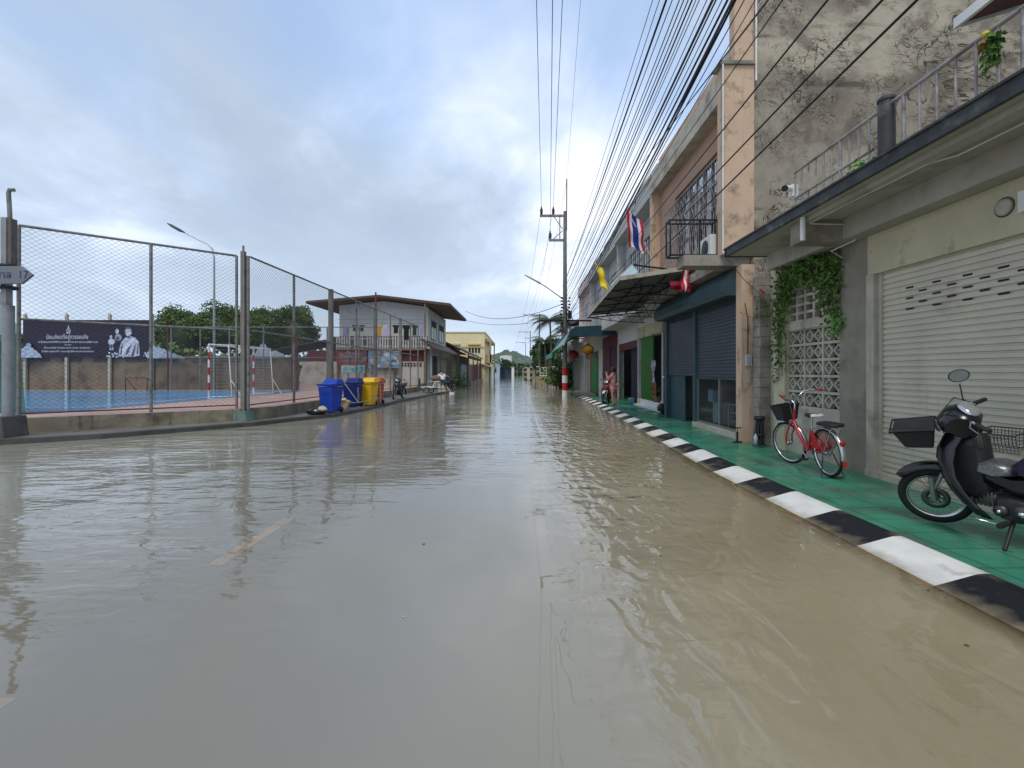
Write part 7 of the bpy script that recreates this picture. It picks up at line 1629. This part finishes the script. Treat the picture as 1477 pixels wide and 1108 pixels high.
# local frame: +x is the way the figure faces
Jm = dict(pelvis=(0, 0, .92), waist=(.06, 0, 1.08), chest=(.17, 0, 1.27), neck=(.27, 0, 1.42), headb=(.32, 0, 1.47), headm=(.37, 0, 1.52), headt=(.41, 0, 1.58),
          shL=(.20, .19, 1.33), elL=(.36, .27, 1.10), wrL=(.56, .18, 1.02), hdL=(.63, .15, 1.0), shR=(.20, -.19, 1.33), elR=(.14, -.28, 1.06), wrR=(.30, -.24, .88), hdR=(.36, -.22, .83),
          hpL=(0, .09, .88), knL=(.10, .11, .50), anL=(.02, .12, .09), toL=(.14, .13, .03), hpR=(-.0, -.09, .88), knR=(.03, -.11, .48), anR=(-.14, -.12, .09), toR=(-.02, -.13, .03))
man = person('man in white shirt and navy shorts stooping with a broom at the water edge', (-5.38, 33.0, .0), R(125), Jm, mat('white_tshirt', (.66, .64, .70), .9, 0, .06, 6), mat('navy_shorts', (.03, .04, .10), .9), 'short')
b = MB(); b.tube([(.12, .16, 1.42), (.33, .02, 1.30), (.20, -.17, 1.02)], .014, 6); b.tube([(.10, .17, 1.42), (.03, 0, 1.2), (.0, -.17, 1.0)], .014, 6); b.build('bag_strap', M['black'], man, True)
t = thing('broom', 'wooden handled broom held by the man in the white shirt', 'broom', (-5.2, 32.9, 0)); b = MB(); hR = Vector((-5.38, 33.0, 0)) + Matrix.Rotation(R(125), 3, 'Z') @ Vector((.38, -.22, .83))
b.tube([hR + Vector((-.25, .1, .35)), hR, Vector((-4.75, 32.6, .05))], .018, 6); b.build('broom_handle', mat('pale_broom_wood', (.60, .48, .30), .6), t); b = MB(); b.cbox((-4.72, 32.6, .05), (.34, .10, .12), .3); b.build('broom_head', M['white'], t)
Jw = dict(pelvis=(0, 0, .90), waist=(.01, 0, 1.05), chest=(.0, 0, 1.24), neck=(.01, 0, 1.40), headb=(.03, 0, 1.46), headm=(.04, 0, 1.52), headt=(.04, 0, 1.60),
          shL=(.0, .17, 1.31), elL=(.14, .26, 1.10), wrL=(.26, .16, 1.30), hdL=(.27, .12, 1.37), shR=(.0, -.17, 1.31), elR=(.10, -.25, 1.08), wrR=(.25, -.12, 1.22), hdR=(.30, -.09, 1.27),
          hpL=(0, .08, .86), knL=(.03, .08, .48), anL=(-.02, .09, .09), toL=(.11, .10, .03), hpR=(0, -.08, .86), knR=(.0, -.08, .48), anR=(-.05, -.09, .09), toR=(.08, -.10, .03))
wm_ = mat('pink_floral_cotton', (.50, .25, .23), .9, 0, .35, 9, dirt=.5, dcol=(.22, .10, .12), dscale=14)
wn_ = person('woman in pink floral top and shorts standing on the green pavement holding up a phone', (3.97, 20.0, .08), R(150), Jw, wm_, wm_, 'bun', skirt=True)
t = thing('phone', 'black phone held up by the woman in pink', 'phone', (3.72, 20.1, 1.45)); hL = Vector((3.97, 20.0, .08)) + Matrix.Rotation(R(150), 3, 'Z') @ Vector((.31, .11, 1.43)); b = MB(); b.cbox(hL, (.012, .16, .08), R(150)); b.build('case', M['black'], t, bevel=.004); b = MB(); b.cbox(hL + Vector((.009, -.005, 0)), (.003, .14, .068), R(150)); b.build('screen', M['lens'], t)
# ================================================================== SMALL THINGS ON THE RIGHT
t = thing('hanging_shirt', 'floral patterned shirt hanging in the green doorway', 'shirt', (5.1, 17.9, 1.3)); b = MB(); nx = 8; vs = []; ww = [.16, .30, .24, .2, .2, .22]
for j in range(6):
    for i in range(nx + 1): u = i / nx - .5; vs.append((5.08 + .03 * math.sin(u * 9 + j), 17.95 + u * ww[j] * 2, 1.95 - j * .17))
b.add(vs, [(j * (nx + 1) + i, j * (nx + 1) + i + 1, (j + 1) * (nx + 1) + i + 1, (j + 1) * (nx + 1) + i) for j in range(5) for i in range(nx)], True); b.build('shirt_cloth', mat('floral_shirt_cloth', (.16, .14, .17), .9, 0, .3, 6, dirt=.8, dcol=(.5, .46, .5), dscale=7), t)
b = MB(); b.tube([(5.08, 17.8, 1.94), (5.08, 17.95, 2.02), (5.08, 18.1, 1.94)], .008, 5); b.tube([(5.08, 17.95, 2.02), (5.1, 17.95, 2.95)], .004, 4); b.build('hanger', M['steel'], t)
t = thing('hanging_trousers', 'rust brown trousers hanging below the floral shirt', 'trousers', (5.12, 17.95, .7)); b = MB(); b.add([(5.12, 17.72, 1.12), (5.10, 17.95, 1.12), (5.12, 18.2, 1.12), (5.1, 17.66, .55), (5.12, 17.9, .55), (5.12, 18.0, .55), (5.1, 18.24, .55)], [(0, 1, 4, 3), (1, 2, 6, 5)], True); b.build('trouser_cloth', mat('rust_cloth', (.20, .07, .03), .9), t); b = MB(); b.tube([(5.11, 17.7, 1.13), (5.11, 18.2, 1.13)], .01, 4); b.build('waistband', M['black'], t)
t = thing('potted_plant', 'small plant in a terracotta pot at the green doorway', 'plant', (5.25, 18.0, .36)); b = MB(); b.lathe([(0, 0), (.11, 0), (.15, .22), (.16, .25), (.13, .25), (0, .22)], (5.22, 17.95, .36), 14); b.build('pot', mat('terracotta', (.26, .13, .07), .8), t)
leaves(90, lambda: (5.22 + random.gauss(0, .08), 17.95 + random.gauss(0, .1), .62 + abs(random.gauss(0, .15))), .12, M['leaf_vine'], 'foliage', t)
t = thing('umbrella_stand', 'black bundle of umbrellas and bottle strapped by the block column', 'stand', (4.55, 8.95, .08)); b = MB()
for k in range(7): a_ = k * .9; b.tube([(4.55 + .07 * math.cos(a_), 8.95 + .07 * math.sin(a_), .12), (4.55 + .05 * math.cos(a_ + .5), 8.95 + .05 * math.sin(a_ + .5), .66)], .022, 6)
b.lathe([(.085, .60), (.10, .60), (.10, .66), (.085, .66)], (4.55, 8.95, 0), 12); b.lathe([(.085, .30), (.10, .30), (.10, .33), (.085, .33)], (4.55, 8.95, 0), 12); b.build('rods', M['blackplastic'], t)
b = MB()
for k in range(3): a_ = k * 2.1; b.tube([(4.55, 8.95, .25), (4.55 + .14 * math.cos(a_), 8.95 + .14 * math.sin(a_), .085)], .010, 5)
b.build('leg', M['black'], t); b = MB(); b.lathe([(0, .14), (.035, .14), (.035, .28), (.015, .32), (.015, .34), (0, .34)], (4.44, 8.88, 0), 10); b.build('bottle', mat('pale_bottle', (.40, .48, .55), .3), t)
t = thing('small_bucket', 'pale blue bucket on the pavement in front of the white step', 'bucket', (4.85, 20.6, .08)); b = MB(); b.lathe([(0, 0), (.11, 0), (.14, .28), (.15, .30), (.12, .29), (0, .05)], (4.85, 20.6, .08), 14); b.build('bucket', mat('blue_bucket', (.12, .28, .40), .5), t); b = MB(); b.tube([(4.71, 20.6, .36), (4.85, 20.55, .22), (4.99, 20.6, .36)], .006, 5); b.build('handle', M['steel'], t)
t = thing('helmet', 'dark helmet with round white patch on the end of the white step', 'helmet', (4.98, 16.55, .13)); b = MB(); b.lathe([(0, .27), (.08, .255), (.13, .20), (.15, .12), (.145, .04), (.12, 0)], (4.98, 16.6, .13), 16); b.build('shell', M['blackgloss'], t); b = MB(); b.lathe([(0, -.152), (.03, -.15), (.035, -.14)], (4.98, 16.6, .25), 12, 'Y'); b.build('patch', M['white'], t)
t = thing('hand_pump', 'small black pump standing at the foot of the salmon pilaster', 'pump', (4.35, 9.55, .08)); b = MB(); b.tube([(4.38, 9.5, .1), (4.38, 9.5, .30)], .022, 8); b.tube([(4.38, 9.5, .3), (4.38, 9.5, .38)], .008, 6); b.tube([(4.30, 9.5, .38), (4.46, 9.5, .38)], .012, 6); b.build('cylinder', M['black'], t); b = MB(); b.cbox((4.38, 9.5, .095), (.22, .05, .02), .4); b.build('foot', M['black'], t)
t = thing('wall_hanger', 'curved steel cable hanging between the salmon wall and the grey pillar', 'cable', (4.6, 9.3, 2.6)); b = MB(); b.tube([W(1059, 386, 8.8), W(1072, 402, 9.1), W(1088, 417, 9.25), W(1098, 425, 9.2)], .007, 5); b.build('cable', M['cablegrey'], t); b = MB(); b.tube([W(1096, 418, 9.15), W(1103, 424, 9.1)], .02, 5); b.build('clip', M['redplain'], t)
b = bush('reddish green weed growing from the top of the block column', 4.78, 9.3, 2.55, .22, 120, M['leaf_vine'], 15, 'weed')
random.seed(14); b = MB()
t = thing('blower_fan', 'black metal fan lying on the pavement against the white step', 'fan', (4.86, 16.2, .08)); b.lathe([(0, -.06), (.10, -.05), (.17, -.03), (.17, .03), (.10, .05), (0, .06)], (4.90, 16.05, .27), 16, 'Y'); b.build('fan_cage', M['blackplastic'], t); b = MB(); b.box((4.80, 15.95, .08), (5.0, 16.15, .12)); b.build('base', M['black'], t)
